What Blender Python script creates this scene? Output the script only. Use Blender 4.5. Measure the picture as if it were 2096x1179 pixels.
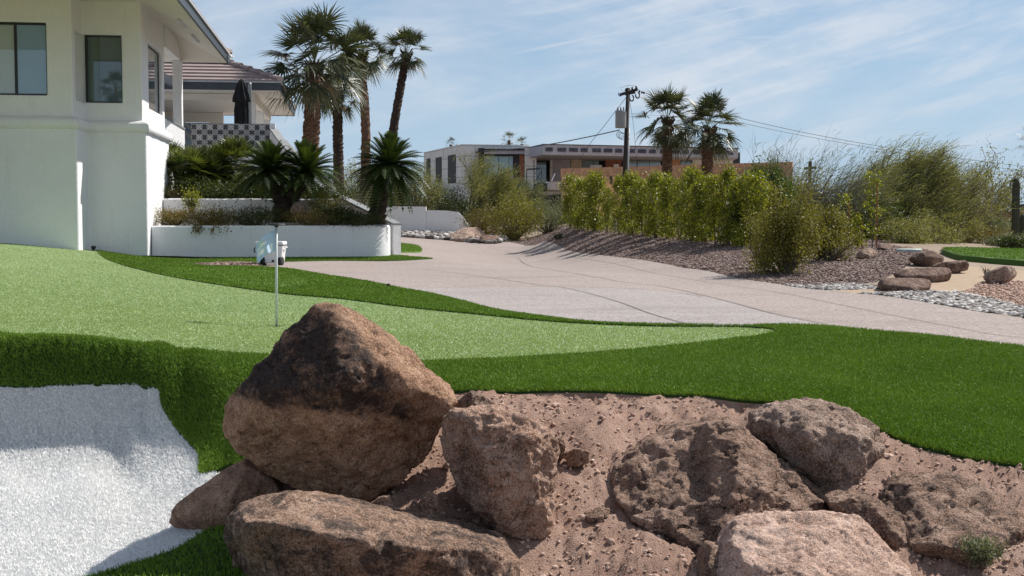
import bpy, bmesh, math, random
import numpy as np
from mathutils import Vector, noise
from mathutils.geometry import delaunay_2d_cdt

for _o in list(bpy.data.objects):
    bpy.data.objects.remove(_o, do_unlink=True)
SC = bpy.context.scene
COL = SC.collection
R = math.radians
rng = np.random.default_rng(7)
random.seed(7)

# ------------------------------------------------------------------ camera
FPX = 2530.0            # focal length in photograph pixels (photograph 2096 wide)
CX, CY, HOR = 1048.0, 589.5, 450.0
PITCH = math.atan((CY - HOR) / FPX)
CAMZ = 1.7
cam_d = bpy.data.cameras.new('camera')
cam = bpy.data.objects.new('camera', cam_d)
COL.objects.link(cam)
cam.location = (0, 0, CAMZ)
cam.rotation_euler = (math.pi / 2 - PITCH, 0, 0)
cam_d.sensor_width = 36.0
cam_d.lens = 36.0 * FPX / 2096.0
cam_d.clip_start = 0.1
cam_d.clip_end = 6000
SC.camera = cam

# ------------------------------------------------------------------ light
SUN_AZ = R(55)          # clockwise from +Y (away from the camera) towards +X
SUN_EL = R(47)
world = bpy.data.worlds.new("World")
SC.world = world
world.use_nodes = True
wn = world.node_tree
wn.nodes.clear()


def N(nt, typ, **kw):
    n = nt.nodes.new(typ)
    for k, v in kw.items():
        if k.startswith('i_'):
            key = k[2:]
            key = int(key) if key.isdigit() else key.replace('_', ' ')
            n.inputs[key].default_value = v
        else:
            setattr(n, k, v)
    return n


def mth(nt, op, a, b=None, c=None, clamp=False):
    n = nt.nodes.new('ShaderNodeMath')
    n.operation = op
    n.use_clamp = clamp
    for i, x in enumerate((a, b, c)):
        if x is None:
            continue
        if isinstance(x, (int, float)):
            n.inputs[i].default_value = x
        else:
            nt.links.new(x, n.inputs[i])
    return n.outputs[0]


def ramp(nt, fac, stops, interp='LINEAR'):
    n = nt.nodes.new('ShaderNodeValToRGB')
    n.color_ramp.interpolation = interp
    el = n.color_ramp.elements
    while len(el) < len(stops):
        el.new(0.5)
    for e, (p, c) in zip(el, stops):
        e.position = p
        e.color = (c, c, c, 1) if isinstance(c, (int, float)) else (*c, 1)
    nt.links.new(fac, n.inputs[0])
    return n.outputs[0]


def mixc(nt, fac, a, b, blend='MIX'):
    n = nt.nodes.new('ShaderNodeMix')
    n.data_type = 'RGBA'
    n.blend_type = blend
    for idx, x in ((0, fac), (6, a), (7, b)):
        if isinstance(x, (int, float)):
            n.inputs[idx].default_value = x
        elif isinstance(x, tuple):
            n.inputs[idx].default_value = (*x, 1)
        else:
            nt.links.new(x, n.inputs[idx])
    return n.outputs[2]


def build_world():
    nt = wn
    sky = N(nt, 'ShaderNodeTexSky', sky_type='NISHITA', sun_disc=False, sun_elevation=SUN_EL,
            sun_rotation=SUN_AZ, altitude=400, air_density=1.0, dust_density=0.1, ozone_density=2.2)
    tc = N(nt, 'ShaderNodeTexCoord')
    sep = N(nt, 'ShaderNodeSeparateXYZ')
    nt.links.new(tc.outputs['Generated'], sep.inputs[0])
    x, y, z = sep.outputs
    # wisps rise from lower left to upper right, in the plane of the view direction
    zq = mth(nt, 'ABSOLUTE', z)
    ca, sa = math.cos(R(13)), math.sin(R(13))
    xr = mth(nt, 'ADD', mth(nt, 'MULTIPLY', x, ca), mth(nt, 'MULTIPLY', zq, sa))
    zr = mth(nt, 'ADD', mth(nt, 'MULTIPLY', x, -sa), mth(nt, 'MULTIPLY', zq, ca))
    cv = N(nt, 'ShaderNodeCombineXYZ')
    nt.links.new(xr, cv.inputs[0]); nt.links.new(zr, cv.inputs[1]); nt.links.new(mth(nt, 'MULTIPLY', y, 0.4), cv.inputs[2])

    def layer(sc, scale, det, dist, lo, hi, off=(0, 0, 0)):
        mp = N(nt, 'ShaderNodeMapping')
        mp.inputs['Scale'].default_value = (*sc, 1)
        mp.inputs['Location'].default_value = off
        nt.links.new(cv.outputs[0], mp.inputs[0])
        no = N(nt, 'ShaderNodeTexNoise', i_Scale=scale, i_Detail=det, i_Roughness=0.6, i_Distortion=dist)
        nt.links.new(mp.outputs[0], no.inputs['Vector'])
        return ramp(nt, no.outputs['Fac'], [(lo, 0.0), (hi, 1.0)], 'EASE')
    a = layer((1.0, 3.0), 2.6, 7, 0.8, 0.40, 0.68, (0.3, 0.9, 0))
    b = layer((1.0, 7.0), 3.2, 9, 1.6, 0.42, 0.80, (2.4, 0.2, 0))
    # more veil towards the right-hand part of the sky
    side = ramp(nt, mth(nt, 'ADD', mth(nt, 'MULTIPLY', x, 1.2), 0.45), [(0.05, 0.45), (0.80, 1.15)])
    cl = mth(nt, 'MULTIPLY', mth(nt, 'ADD', mth(nt, 'MULTIPLY', a, 0.85), mth(nt, 'MULTIPLY', b, 0.65), clamp=True), side)
    # vapour trails: thin great-circle bands (real directions in the sky)
    nrm = N(nt, 'ShaderNodeVectorMath', operation='NORMALIZE')
    nt.links.new(tc.outputs['Generated'], nrm.inputs[0])
    wob = N(nt, 'ShaderNodeTexNoise', i_Scale=14.0, i_Detail=5.0)
    nt.links.new(nrm.outputs[0], wob.inputs['Vector'])

    def trail(p0, p1, w, strength, hi_pt):
        d0 = Vector(raydir(*p0)).normalized(); d1 = Vector(raydir(*p1)).normalized()
        n = d0.cross(d1).normalized()
        dt = N(nt, 'ShaderNodeVectorMath', operation='DOT_PRODUCT')
        nt.links.new(nrm.outputs[0], dt.inputs[0]); dt.inputs[1].default_value = n
        dist = mth(nt, 'ABSOLUTE', mth(nt, 'ADD', dt.outputs['Value'],
                                       mth(nt, 'MULTIPLY', mth(nt, 'SUBTRACT', wob.outputs['Fac'], 0.5), w * 1.6)))
        band = mth(nt, 'SUBTRACT', 1.0, mth(nt, 'DIVIDE', dist, w), clamp=True)
        m = ((d0 + d1) / 2).normalized()
        half = math.acos(max(-1, min(1, m.dot(d0))))
        dm = N(nt, 'ShaderNodeVectorMath', operation='DOT_PRODUCT')
        nt.links.new(nrm.outputs[0], dm.inputs[0]); dm.inputs[1].default_value = m
        ang = mth(nt, 'ARCCOSINE', dm.outputs['Value'])
        fade = mth(nt, 'SUBTRACT', 1.15, mth(nt, 'DIVIDE', ang, half), clamp=True)
        fade = mth(nt, 'MULTIPLY', fade, 2.5, clamp=True)
        return mth(nt, 'MULTIPLY', mth(nt, 'MULTIPLY', band, strength), fade)
    t = mth(nt, 'ADD', trail((1060, 108), (1640, -10), 0.0022, 0.55, 0), trail((1480, 78), (1900, 62), 0.0022, 0.40, 0))
    t = mth(nt, 'ADD', t, trail((820, 140), (1100, 92), 0.003, 0.16, 0))
    cl = mth(nt, 'MAXIMUM', mth(nt, 'MULTIPLY', cl, 1.0), t, clamp=True)
    up = mth(nt, 'MULTIPLY', mth(nt, 'MAXIMUM', z, 0.0), 12.0, clamp=True)
    cl = mth(nt, 'MULTIPLY', cl, up)
    hz_ = ramp(nt, z, [(0.0, 0.95), (0.10, 0.62), (0.30, 0.12), (0.6, 0.0)])
    base = mixc(nt, hz_, sky.outputs[0], HORIZON_COL)
    col = mixc(nt, cl, base, CLOUD_COL)
    bg = N(nt, 'ShaderNodeBackground', i_Strength=SKY_STRENGTH)
    nt.links.new(col, bg.inputs['Color'])
    out = N(nt, 'ShaderNodeOutputWorld')
    nt.links.new(bg.outputs[0], out.inputs['Surface'])


def raydir(px, py):
    u = (px - CX) / FPX
    v = (CY - py) / FPX
    c, s = math.cos(PITCH), math.sin(PITCH)
    return (u, c + v * s, -s + v * c)


CLOUD_COL = (7.8, 8.4, 9.3)
HORIZON_COL = (4.6, 6.4, 8.6)
SKY_STRENGTH = 0.074
build_world()
sun_d = bpy.data.lights.new('sun', 'SUN')
sun_d.energy = 5.0
sun_d.angle = R(0.53)
sun_d.color = (1.0, 0.95, 0.88)
sun = bpy.data.objects.new('sun', sun_d)
COL.objects.link(sun)
SUNV = Vector((math.sin(SUN_AZ) * math.cos(SUN_EL), math.cos(SUN_AZ) * math.cos(SUN_EL), math.sin(SUN_EL)))
sun.rotation_euler = SUNV.to_track_quat('Z', 'Y').to_euler()
sun.location = (20, 20, 40)
SC.view_settings.view_transform = 'Standard'
SC.view_settings.look = 'None'
SC.view_settings.exposure = 0.28
SC.view_settings.gamma = 1.0
SC.cycles.max_bounces = 8
SC.cycles.diffuse_bounces = 4
SC.cycles.transparent_max_bounces = 8
SC.cycles.caustics_reflective = False
SC.cycles.caustics_refractive = False


# ------------------------------------------------------------------ projection helpers
def at(px, py, Y):
    """world point seen at photograph pixel (px,py) at distance Y along the view"""
    d = raydir(px, py)
    k = Y / d[1]
    return (d[0] * k, Y, CAMZ + d[2] * k)


# ------------------------------------------------------------------ mesh builder
class MB:
    def __init__(self, xf=None):
        self.v, self.f, self.var, self.mi, self.n, self.xf = [], [], [], [], 0, xf

    def add(self, v, f, var=0.5, mi=0):
        v = np.asarray(v, dtype=np.float64).reshape(-1, 3)
        if self.xf is not None:
            v = self.xf(v)
        f = np.asarray(f, dtype=np.int64)
        self.v.append(v)
        self.f.append(f + self.n)
        self.mi.append(np.full(len(f), mi))
        self.var.append(np.broadcast_to(np.asarray(var, dtype=np.float64), (len(v),)))
        self.n += len(v)

    def box(self, x0, x1, y0, y1, z0, z1, mi=0, var=0.5):
        v = [(x0, y0, z0), (x1, y0, z0), (x1, y1, z0), (x0, y1, z0), (x0, y0, z1), (x1, y0, z1), (x1, y1, z1), (x0, y1, z1)]
        self.add(v, [(0, 3, 2, 1), (4, 5, 6, 7), (0, 1, 5, 4), (1, 2, 6, 5), (2, 3, 7, 6), (3, 0, 4, 7)], var, mi)

    def beam(self, p0, p1, w, h, up=(0, 0, 1), mi=0):
        p0 = np.array(p0, float); p1 = np.array(p1, float)
        d = p1 - p0; d /= np.linalg.norm(d)
        s = np.cross(d, up); s /= np.linalg.norm(s)
        t = np.cross(s, d)
        v = []
        for p in (p0, p1):
            for a, b in ((-1, -1), (1, -1), (1, 1), (-1, 1)):
                v.append(p + s * a * w / 2 + t * b * h / 2)
        self.add(v, [(0, 3, 2, 1), (4, 5, 6, 7), (0, 1, 5, 4), (1, 2, 6, 5), (2, 3, 7, 6), (3, 0, 4, 7)], 0.5, mi)

    def prism(self, poly, z0, z1, mi=0):
        """poly: CCW list of (x,y); z0,z1 heights (z1 may be a list per vertex)"""
        n = len(poly)
        zt = z1 if isinstance(z1, (list, tuple)) else [z1] * n
        v = [(x, y, z0) for x, y in poly] + [(x, y, z) for (x, y), z in zip(poly, zt)]
        self.add(v, [tuple(range(n - 1, -1, -1))], 0.5, mi)
        self.f.append(np.array([[self.n - 2 * n + n + i for i in range(n)]])); self.mi.append(np.full(1, mi))
        base = self.n - 2 * n
        self.f.append(np.array([(base + i, base + (i + 1) % n, base + n + (i + 1) % n, base + n + i) for i in range(n)]))
        self.mi.append(np.full(n, mi))

    def tube(self, path, rad, seg=6, cap=True, mi=0, var=0.5, up=None):
        path = np.asarray(path, float)
        m = len(path)
        rad = np.broadcast_to(np.asarray(rad, float), (m,))
        tan = np.gradient(path, axis=0)
        tan /= np.linalg.norm(tan, axis=1, keepdims=True) + 1e-12
        ref = np.array(up if up is not None else ((0, 0, 1) if abs(tan[0][2]) < 0.9 else (1, 0, 0)), float)
        s = np.cross(tan, ref); s /= np.linalg.norm(s, axis=1, keepdims=True) + 1e-12
        t = np.cross(s, tan)
        a = np.linspace(0, 2 * math.pi, seg, endpoint=False)
        ring = s[:, None, :] * np.cos(a)[None, :, None] + t[:, None, :] * np.sin(a)[None, :, None]
        v = (path[:, None, :] + ring * rad[:, None, None]).reshape(-1, 3)
        i = np.arange(m - 1)[:, None] * seg
        j = np.arange(seg)[None, :]
        k = (j + 1) % seg
        f = np.stack([i + j, i + k, i + seg + k, i + seg + j], axis=-1).reshape(-1, 4)[:, ::-1]
        n0 = self.n
        self.add(v, f, var, mi)
        if cap:
            self.f.append(np.array([[n0 + q for q in range(seg)]])); self.mi.append(np.full(1, mi))
            self.f.append(np.array([[n0 + (m - 1) * seg + q for q in range(seg - 1, -1, -1)]])); self.mi.append(np.full(1, mi))

    def lathe(self, prof, axis0, seg=20, mi=0, dirv=(0, 0, 1)):
        """prof: list of (r, h) along dirv from axis0"""
        d = np.array(dirv, float); d /= np.linalg.norm(d)
        ref = np.array((0, 0, 1.0)) if abs(d[2]) < 0.9 else np.array((1.0, 0, 0))
        s = np.cross(d, ref); s /= np.linalg.norm(s); t = np.cross(d, s)
        a = np.linspace(0, 2 * math.pi, seg, endpoint=False)
        ring = s[None] * np.cos(a)[:, None] + t[None] * np.sin(a)[:, None]
        v = np.concatenate([np.array(axis0) + d * h + ring * r for r, h in prof])
        m = len(prof)
        i = np.arange(m - 1)[:, None] * seg; j = np.arange(seg)[None, :]; k = (j + 1) % seg
        f = np.stack([i + j, i + k, i + seg + k, i + seg + j], axis=-1).reshape(-1, 4)
        self.add(v, f, 0.5, mi)

    def build(self, name, mats, parent=None, smooth=False, ploc=None):
        me = bpy.data.meshes.new(name)
        V = np.concatenate(self.v) if self.v else np.zeros((0, 3))
        if parent is None:
            lo, hi = V.min(0), V.max(0)
            org = np.array([(lo[0] + hi[0]) / 2, (lo[1] + hi[1]) / 2, lo[2]])
        else:
            org = np.array(wloc(parent))
        V = V - org
        me.vertices.add(len(V))
        me.vertices.foreach_set('co', V.astype(np.float32).ravel())
        tot = sum(f.size for f in self.f)
        npoly = sum(len(f) for f in self.f)
        me.loops.add(tot)
        me.loops.foreach_set('vertex_index', np.concatenate([f.ravel() for f in self.f]).astype(np.int32))
        me.polygons.add(npoly)
        cnt = np.concatenate([np.full(len(f), f.shape[1]) for f in self.f])
        st = np.concatenate([[0], np.cumsum(cnt)[:-1]]).astype(np.int32)
        me.polygons.foreach_set('loop_start', st)
        me.polygons.foreach_set('material_index', np.concatenate(self.mi).astype(np.int32))
        me.polygons.foreach_set('use_smooth', np.full(npoly, bool(smooth)))
        at_ = me.attributes.new('var', 'FLOAT', 'POINT')
        va = np.concatenate(self.var)
        at_.data.foreach_set('value', va.astype(np.float32))
        me.update(calc_edges=True)
        me.validate()
        for m in (mats if isinstance(mats, (list, tuple)) else [mats]):
            me.materials.append(m)
        o = bpy.data.objects.new(name, me)
        COL.objects.link(o)
        if parent is None:
            o.location = org
        else:
            o.parent = parent
        return o


def wloc(o):
    p = Vector((0, 0, 0))
    while o is not None:
        p += o.location
        o = o.parent
    return p


def empty(name, loc):
    o = bpy.data.objects.new(name, None)
    o.location = loc
    o.empty_display_size = 0.2
    COL.objects.link(o)
    return o


def tag(o, label=None, cat=None, group=None, kind=None):
    if label: o['label'] = label
    if cat: o['category'] = cat
    if group: o['group'] = group
    if kind: o['kind'] = kind
    return o


def copy_tree(o, parent=None):
    c = o.copy()
    COL.objects.link(c)
    if parent is not None:
        c.parent = parent
    for ch in [x for x in bpy.data.objects if x.parent == o]:
        copy_tree(ch, c)
    return c


def bevel(o, w, seg=2):
    m = o.modifiers.new('bevel', 'BEVEL')
    m.width = w; m.segments = seg; m.limit_method = 'ANGLE'; m.angle_limit = R(40)
    return o


def bake(o):
    """apply modifiers without operators"""
    bpy.context.view_layer.update()
    dg = bpy.context.evaluated_depsgraph_get()
    ev = o.evaluated_get(dg)
    me = bpy.data.meshes.new_from_object(ev)
    o.modifiers.clear()
    o.data = me
    return o


# ------------------------------------------------------------------ materials
def new_mat(name):
    m = bpy.data.materials.new(name)
    m.use_nodes = True
    nt = m.node_tree
    nt.nodes.clear()
    out = N(nt, 'ShaderNodeOutputMaterial')
    b = N(nt, 'ShaderNodeBsdfPrincipled')
    nt.links.new(b.outputs[0], out.inputs[0])
    return m, nt, b, out


def objco(nt, scale=1.0, sc3=None):
    tc = N(nt, 'ShaderNodeTexCoord')
    if sc3 is None:
        return tc.outputs['Object']
    mp = N(nt, 'ShaderNodeMapping')
    mp.inputs['Scale'].default_value = sc3
    nt.links.new(tc.outputs['Object'], mp.inputs[0])
    return mp.outputs[0]


def noi(nt, vec, scale, detail=6, rough=0.6, dist=0.0):
    n = N(nt, 'ShaderNodeTexNoise', i_Scale=scale, i_Detail=detail, i_Roughness=rough, i_Distortion=dist)
    nt.links.new(vec, n.inputs['Vector'])
    return n.outputs['Fac']


def bump(nt, b, h, strength, dist):
    n = N(nt, 'ShaderNodeBump', i_Strength=strength, i_Distance=dist)
    nt.links.new(h, n.inputs['Height'])
    nt.links.new(n.outputs[0], b.inputs['Normal'])
    return n


def m_plain(name, col, rough=0.6, metal=0.0, var=0.12, scale=8.0, bmp=0.0, spec=0.5, bscale=60, bdist=0.01):
    m, nt, b, out = new_mat(name)
    v = objco(nt)
    f = noi(nt, v, scale)
    c1 = tuple(c * (1 - var) for c in col); c2 = tuple(min(1, c * (1 + var)) for c in col)
    nt.links.new(ramp(nt, f, [(0.3, c1), (0.7, c2)]), b.inputs['Base Color'])
    b.inputs['Roughness'].default_value = rough
    b.inputs['Metallic'].default_value = metal
    b.inputs['Specular IOR Level'].default_value = spec
    if bmp > 0:
        bump(nt, b, noi(nt, v, bscale, 4), bmp, bdist)
    return m


def m_leaf(name, c1, c2, trans=0.35, rough=0.5, tcol=None, spec=0.35):
    m, nt, b, out = new_mat(name)
    a = N(nt, 'ShaderNodeAttribute', attribute_name='var')
    v = objco(nt)
    f = noi(nt, v, 1.3, 5, 0.7)
    fac = mth(nt, 'ADD', mth(nt, 'MULTIPLY', a.outputs['Fac'], 0.7), mth(nt, 'MULTIPLY', mth(nt, 'SUBTRACT', f, 0.35), 0.8), clamp=True)
    col = ramp(nt, fac, [(0.05, c1), (0.95, c2)])
    nt.links.new(col, b.inputs['Base Color'])
    b.inputs['Roughness'].default_value = rough
    b.inputs['Specular IOR Level'].default_value = spec
    tr = N(nt, 'ShaderNodeBsdfTranslucent')
    if tcol is None:
        tc = mixc(nt, 1.0, col, (1.25, 1.25, 0.55), 'MULTIPLY')
    else:
        tc = mixc(nt, 0.6, col, tcol)
    nt.links.new(tc, tr.inputs[0])
    mx = N(nt, 'ShaderNodeMixShader', i_0=trans)
    nt.links.new(b.outputs[0], mx.inputs[1]); nt.links.new(tr.outputs[0], mx.inputs[2])
    nt.links.new(mx.outputs[0], out.inputs[0])
    return m


def m_stucco(name, col=(0.84, 0.84, 0.845), bs=1.0):
    m, nt, b, out = new_mat(name)
    v = objco(nt)
    f = noi(nt, v, 0.8, 5)
    g = noi(nt, v, 26, 5)
    fac = mth(nt, 'ADD', mth(nt, 'MULTIPLY', f, 0.6), mth(nt, 'MULTIPLY', g, 0.4))
    bc = ramp(nt, fac, [(0.35, tuple(c * 0.91 for c in col)), (0.62, col)])
    st = noi(nt, objco(nt, sc3=(5.0, 5.0, 0.35)), 1.0, 5, 0.7)
    bc = mixc(nt, ramp(nt, st, [(0.56, 0.0), (0.72, 0.15)]), bc, (0.50, 0.46, 0.41))
    nt.links.new(bc, b.inputs['Base Color'])
    b.inputs['Roughness'].default_value = 0.85
    b.inputs['Specular IOR Level'].default_value = 0.2
    bump(nt, b, mth(nt, 'ADD', noi(nt, v, 22, 5), mth(nt, 'MULTIPLY', noi(nt, v, 3, 2), 1.2)), 0.55 * bs, 0.02)
    return m


def m_rock(name, light, mid, dark, varnish=0.0, vz=0.0, vs=0.06, scale=1.0, varcol=(0.045, 0.034, 0.03), tanb=None, bs=1.0, ridge=False, plo=0.34, phi=0.52):
    """granite-like desert boulder; varnish = amount of dark desert varnish above local height vz"""
    m, nt, b, out = new_mat(name)
    v = objco(nt)
    big = noi(nt, v, 3.2 * scale, 7, 0.65, 0.4)
    med = noi(nt, v, 15 * scale, 7, 0.7)
    fine = noi(nt, v, 85 * scale, 4, 0.7)
    fac = mth(nt, 'ADD', mth(nt, 'MULTIPLY', big, 0.36), mth(nt, 'ADD', mth(nt, 'MULTIPLY', med, 0.32), mth(nt, 'MULTIPLY', fine, 0.32)))
    col = ramp(nt, fac, [(0.415, dark), (0.50, mid), (0.585, light)])
    # pale lichen / mineral flecks and dark pits
    vo = N(nt, 'ShaderNodeTexVoronoi', feature='F1', i_Scale=70 * scale)
    nt.links.new(v, vo.inputs['Vector'])
    fl = mth(nt, 'MULTIPLY', ramp(nt, vo.outputs['Distance'], [(0.10, 1.0), (0.26, 0.0)]), ramp(nt, noi(nt, v, 9 * scale, 3), [(0.5, 0.0), (0.62, 1.0)]))
    col = mixc(nt, mth(nt, 'MULTIPLY', fl, 0.55), col, tuple(min(1, c * 1.7 + 0.05) for c in light))
    gr = noi(nt, v, 170 * scale, 2, 0.6)
    col = mixc(nt, ramp(nt, gr, [(0.34, 0.55), (0.44, 0.0)]), col, tuple(c * 0.5 for c in dark))
    col = mixc(nt, ramp(nt, gr, [(0.58, 0.0), (0.68, 0.55)]), col, tuple(min(1, c * 1.25 + 0.06) for c in light))
    pits = ramp(nt, noi(nt, v, 42 * scale, 5, 0.75), [(0.34, 1.0), (0.44, 0.0)])
    col = mixc(nt, mth(nt, 'MULTIPLY', pits, 0.4), col, tuple(c * 0.45 for c in dark))
    if varnish > 0:
        sep = N(nt, 'ShaderNodeSeparateXYZ'); nt.links.new(v, sep.inputs[0])
        h = mth(nt, 'ADD', sep.outputs[2], mth(nt, 'MULTIPLY', mth(nt, 'SUBTRACT', noi(nt, v, 4.5, 6, 0.7), 0.5), 0.22))
        h = mth(nt, 'SUBTRACT', h, mth(nt, 'MULTIPLY', sep.outputs[0], -0.10))
        mask = mth(nt, 'DIVIDE', mth(nt, 'SUBTRACT', h, vz), vs, clamp=True)
        patch = ramp(nt, noi(nt, v, 7.5, 8, 0.72, 0.3), [(plo, 0.12), (phi, 1.0)])
        mk = mth(nt, 'MULTIPLY', mth(nt, 'MULTIPLY', mask, patch), varnish)
        if ridge:  # less varnish on the right face, its sunlit brightness put into the colour
            rx = mth(nt, 'SUBTRACT', sep.outputs[0], mth(nt, 'MULTIPLY', mth(nt, 'SUBTRACT', 0.99, h), 0.80))
            mk = mth(nt, 'MULTIPLY', mk, mth(nt, 'ADD', 0.10, mth(nt, 'MULTIPLY', mth(nt, 'SUBTRACT', 1.0, mth(nt, 'DIVIDE', rx, 0.05), clamp=True), 0.90)))
            top = mth(nt, 'DIVIDE', mth(nt, 'SUBTRACT', 1.02, h), 0.10, clamp=True)
            mk = mth(nt, 'MULTIPLY', mk, mth(nt, 'ADD', 0.3, mth(nt, 'MULTIPLY', top, 0.7)))
        vc = mixc(nt, ramp(nt, fine, [(0.4, 0.0), (0.7, 1.0)]), varcol, tuple(c * 3.0 for c in varcol))
        col = mixc(nt, mk, col, vc)
    nt.links.new(col, b.inputs['Base Color'])
    b.inputs['Roughness'].default_value = 0.85
    b.inputs['Specular IOR Level'].default_value = 0.3
    cn = noi(nt, v, 5.5 * scale, 5, 0.62, 1.2)
    crk = mth(nt, 'SUBTRACT', 1.0, mth(nt, 'MULTIPLY', mth(nt, 'ABSOLUTE', mth(nt, 'SUBTRACT', cn, 0.5)), 90.0), clamp=True)
    crk = mth(nt, 'MULTIPLY', crk, ramp(nt, noi(nt, v, 2.4 * scale, 2), [(0.46, 0.0), (0.56, 1.0)]))
    nt.links.new(mixc(nt, mth(nt, 'MULTIPLY', crk, 0.75), col, tuple(c * 0.3 for c in dark)), b.inputs['Base Color'])
    hh = mth(nt, 'ADD', mth(nt, 'SUBTRACT', mth(nt, 'MULTIPLY', noi(nt, v, 13 * scale, 8, 0.72, 0.3), 1.0), mth(nt, 'MULTIPLY', crk, 0.35)), mth(nt, 'ADD', mth(nt, 'MULTIPLY', fine, 0.30), mth(nt, 'MULTIPLY', noi(nt, v, 38 * scale, 6, 0.75), 0.55)))
    bump(nt, b, hh, 1.0 * bs, 0.065 / scale)
    return m


def m_ground(name, cols, scales=(0.6, 7, 60), bmp=0.6, bd=0.02, spots=None, rough=0.9, stain=False):
    m, nt, b, out = new_mat(name)
    v = objco(nt)
    a, c, d = (noi(nt, v, s, 6, 0.65) for s in scales)
    fac = mth(nt, 'ADD', mth(nt, 'MULTIPLY', a, 0.35), mth(nt, 'ADD', mth(nt, 'MULTIPLY', c, 0.3), mth(nt, 'MULTIPLY', d, 0.35)))
    col = ramp(nt, fac, [(0.36, cols[0]), (0.5, cols[1]), (0.64, cols[2])])
    if spots:
        vo = N(nt, 'ShaderNodeTexVoronoi', feature='F1', i_Scale=spots[0])
        nt.links.new(v, vo.inputs['Vector'])
        wn_ = N(nt, 'ShaderNodeSeparateColor'); nt.links.new(vo.outputs['Color'], wn_.inputs[0])
        sc = ramp(nt, wn_.outputs[0], [(0.0, spots[1]), (0.35, spots[2]), (0.7, spots[3]), (1.0, spots[4])])
        col = mixc(nt, spots[5], col, sc)
        h = mth(nt, 'SUBTRACT', 1.0, vo.outputs['Distance'])
    else:
        h = d
    if stain:
        s1 = ramp(nt, noi(nt, objco(nt, sc3=(0.25, 0.9, 1)), 1.0, 7, 0.7, 0.5), [(0.50, 0.0), (0.66, 0.45)])
        col = mixc(nt, s1, col, tuple(c * 0.62 for c in cols[1]))
        s2 = ramp(nt, noi(nt, v, 2.6, 4, 0.7), [(0.66, 0.0), (0.72, 0.55)])
        col = mixc(nt, s2, col, tuple(c * 0.5 for c in cols[0]))
    nt.links.new(col, b.inputs['Base Color'])
    b.inputs['Roughness'].default_value = rough
    b.inputs['Specular IOR Level'].default_value = 0.25
    bump(nt, b, h, bmp, bd)
    return m


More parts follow.
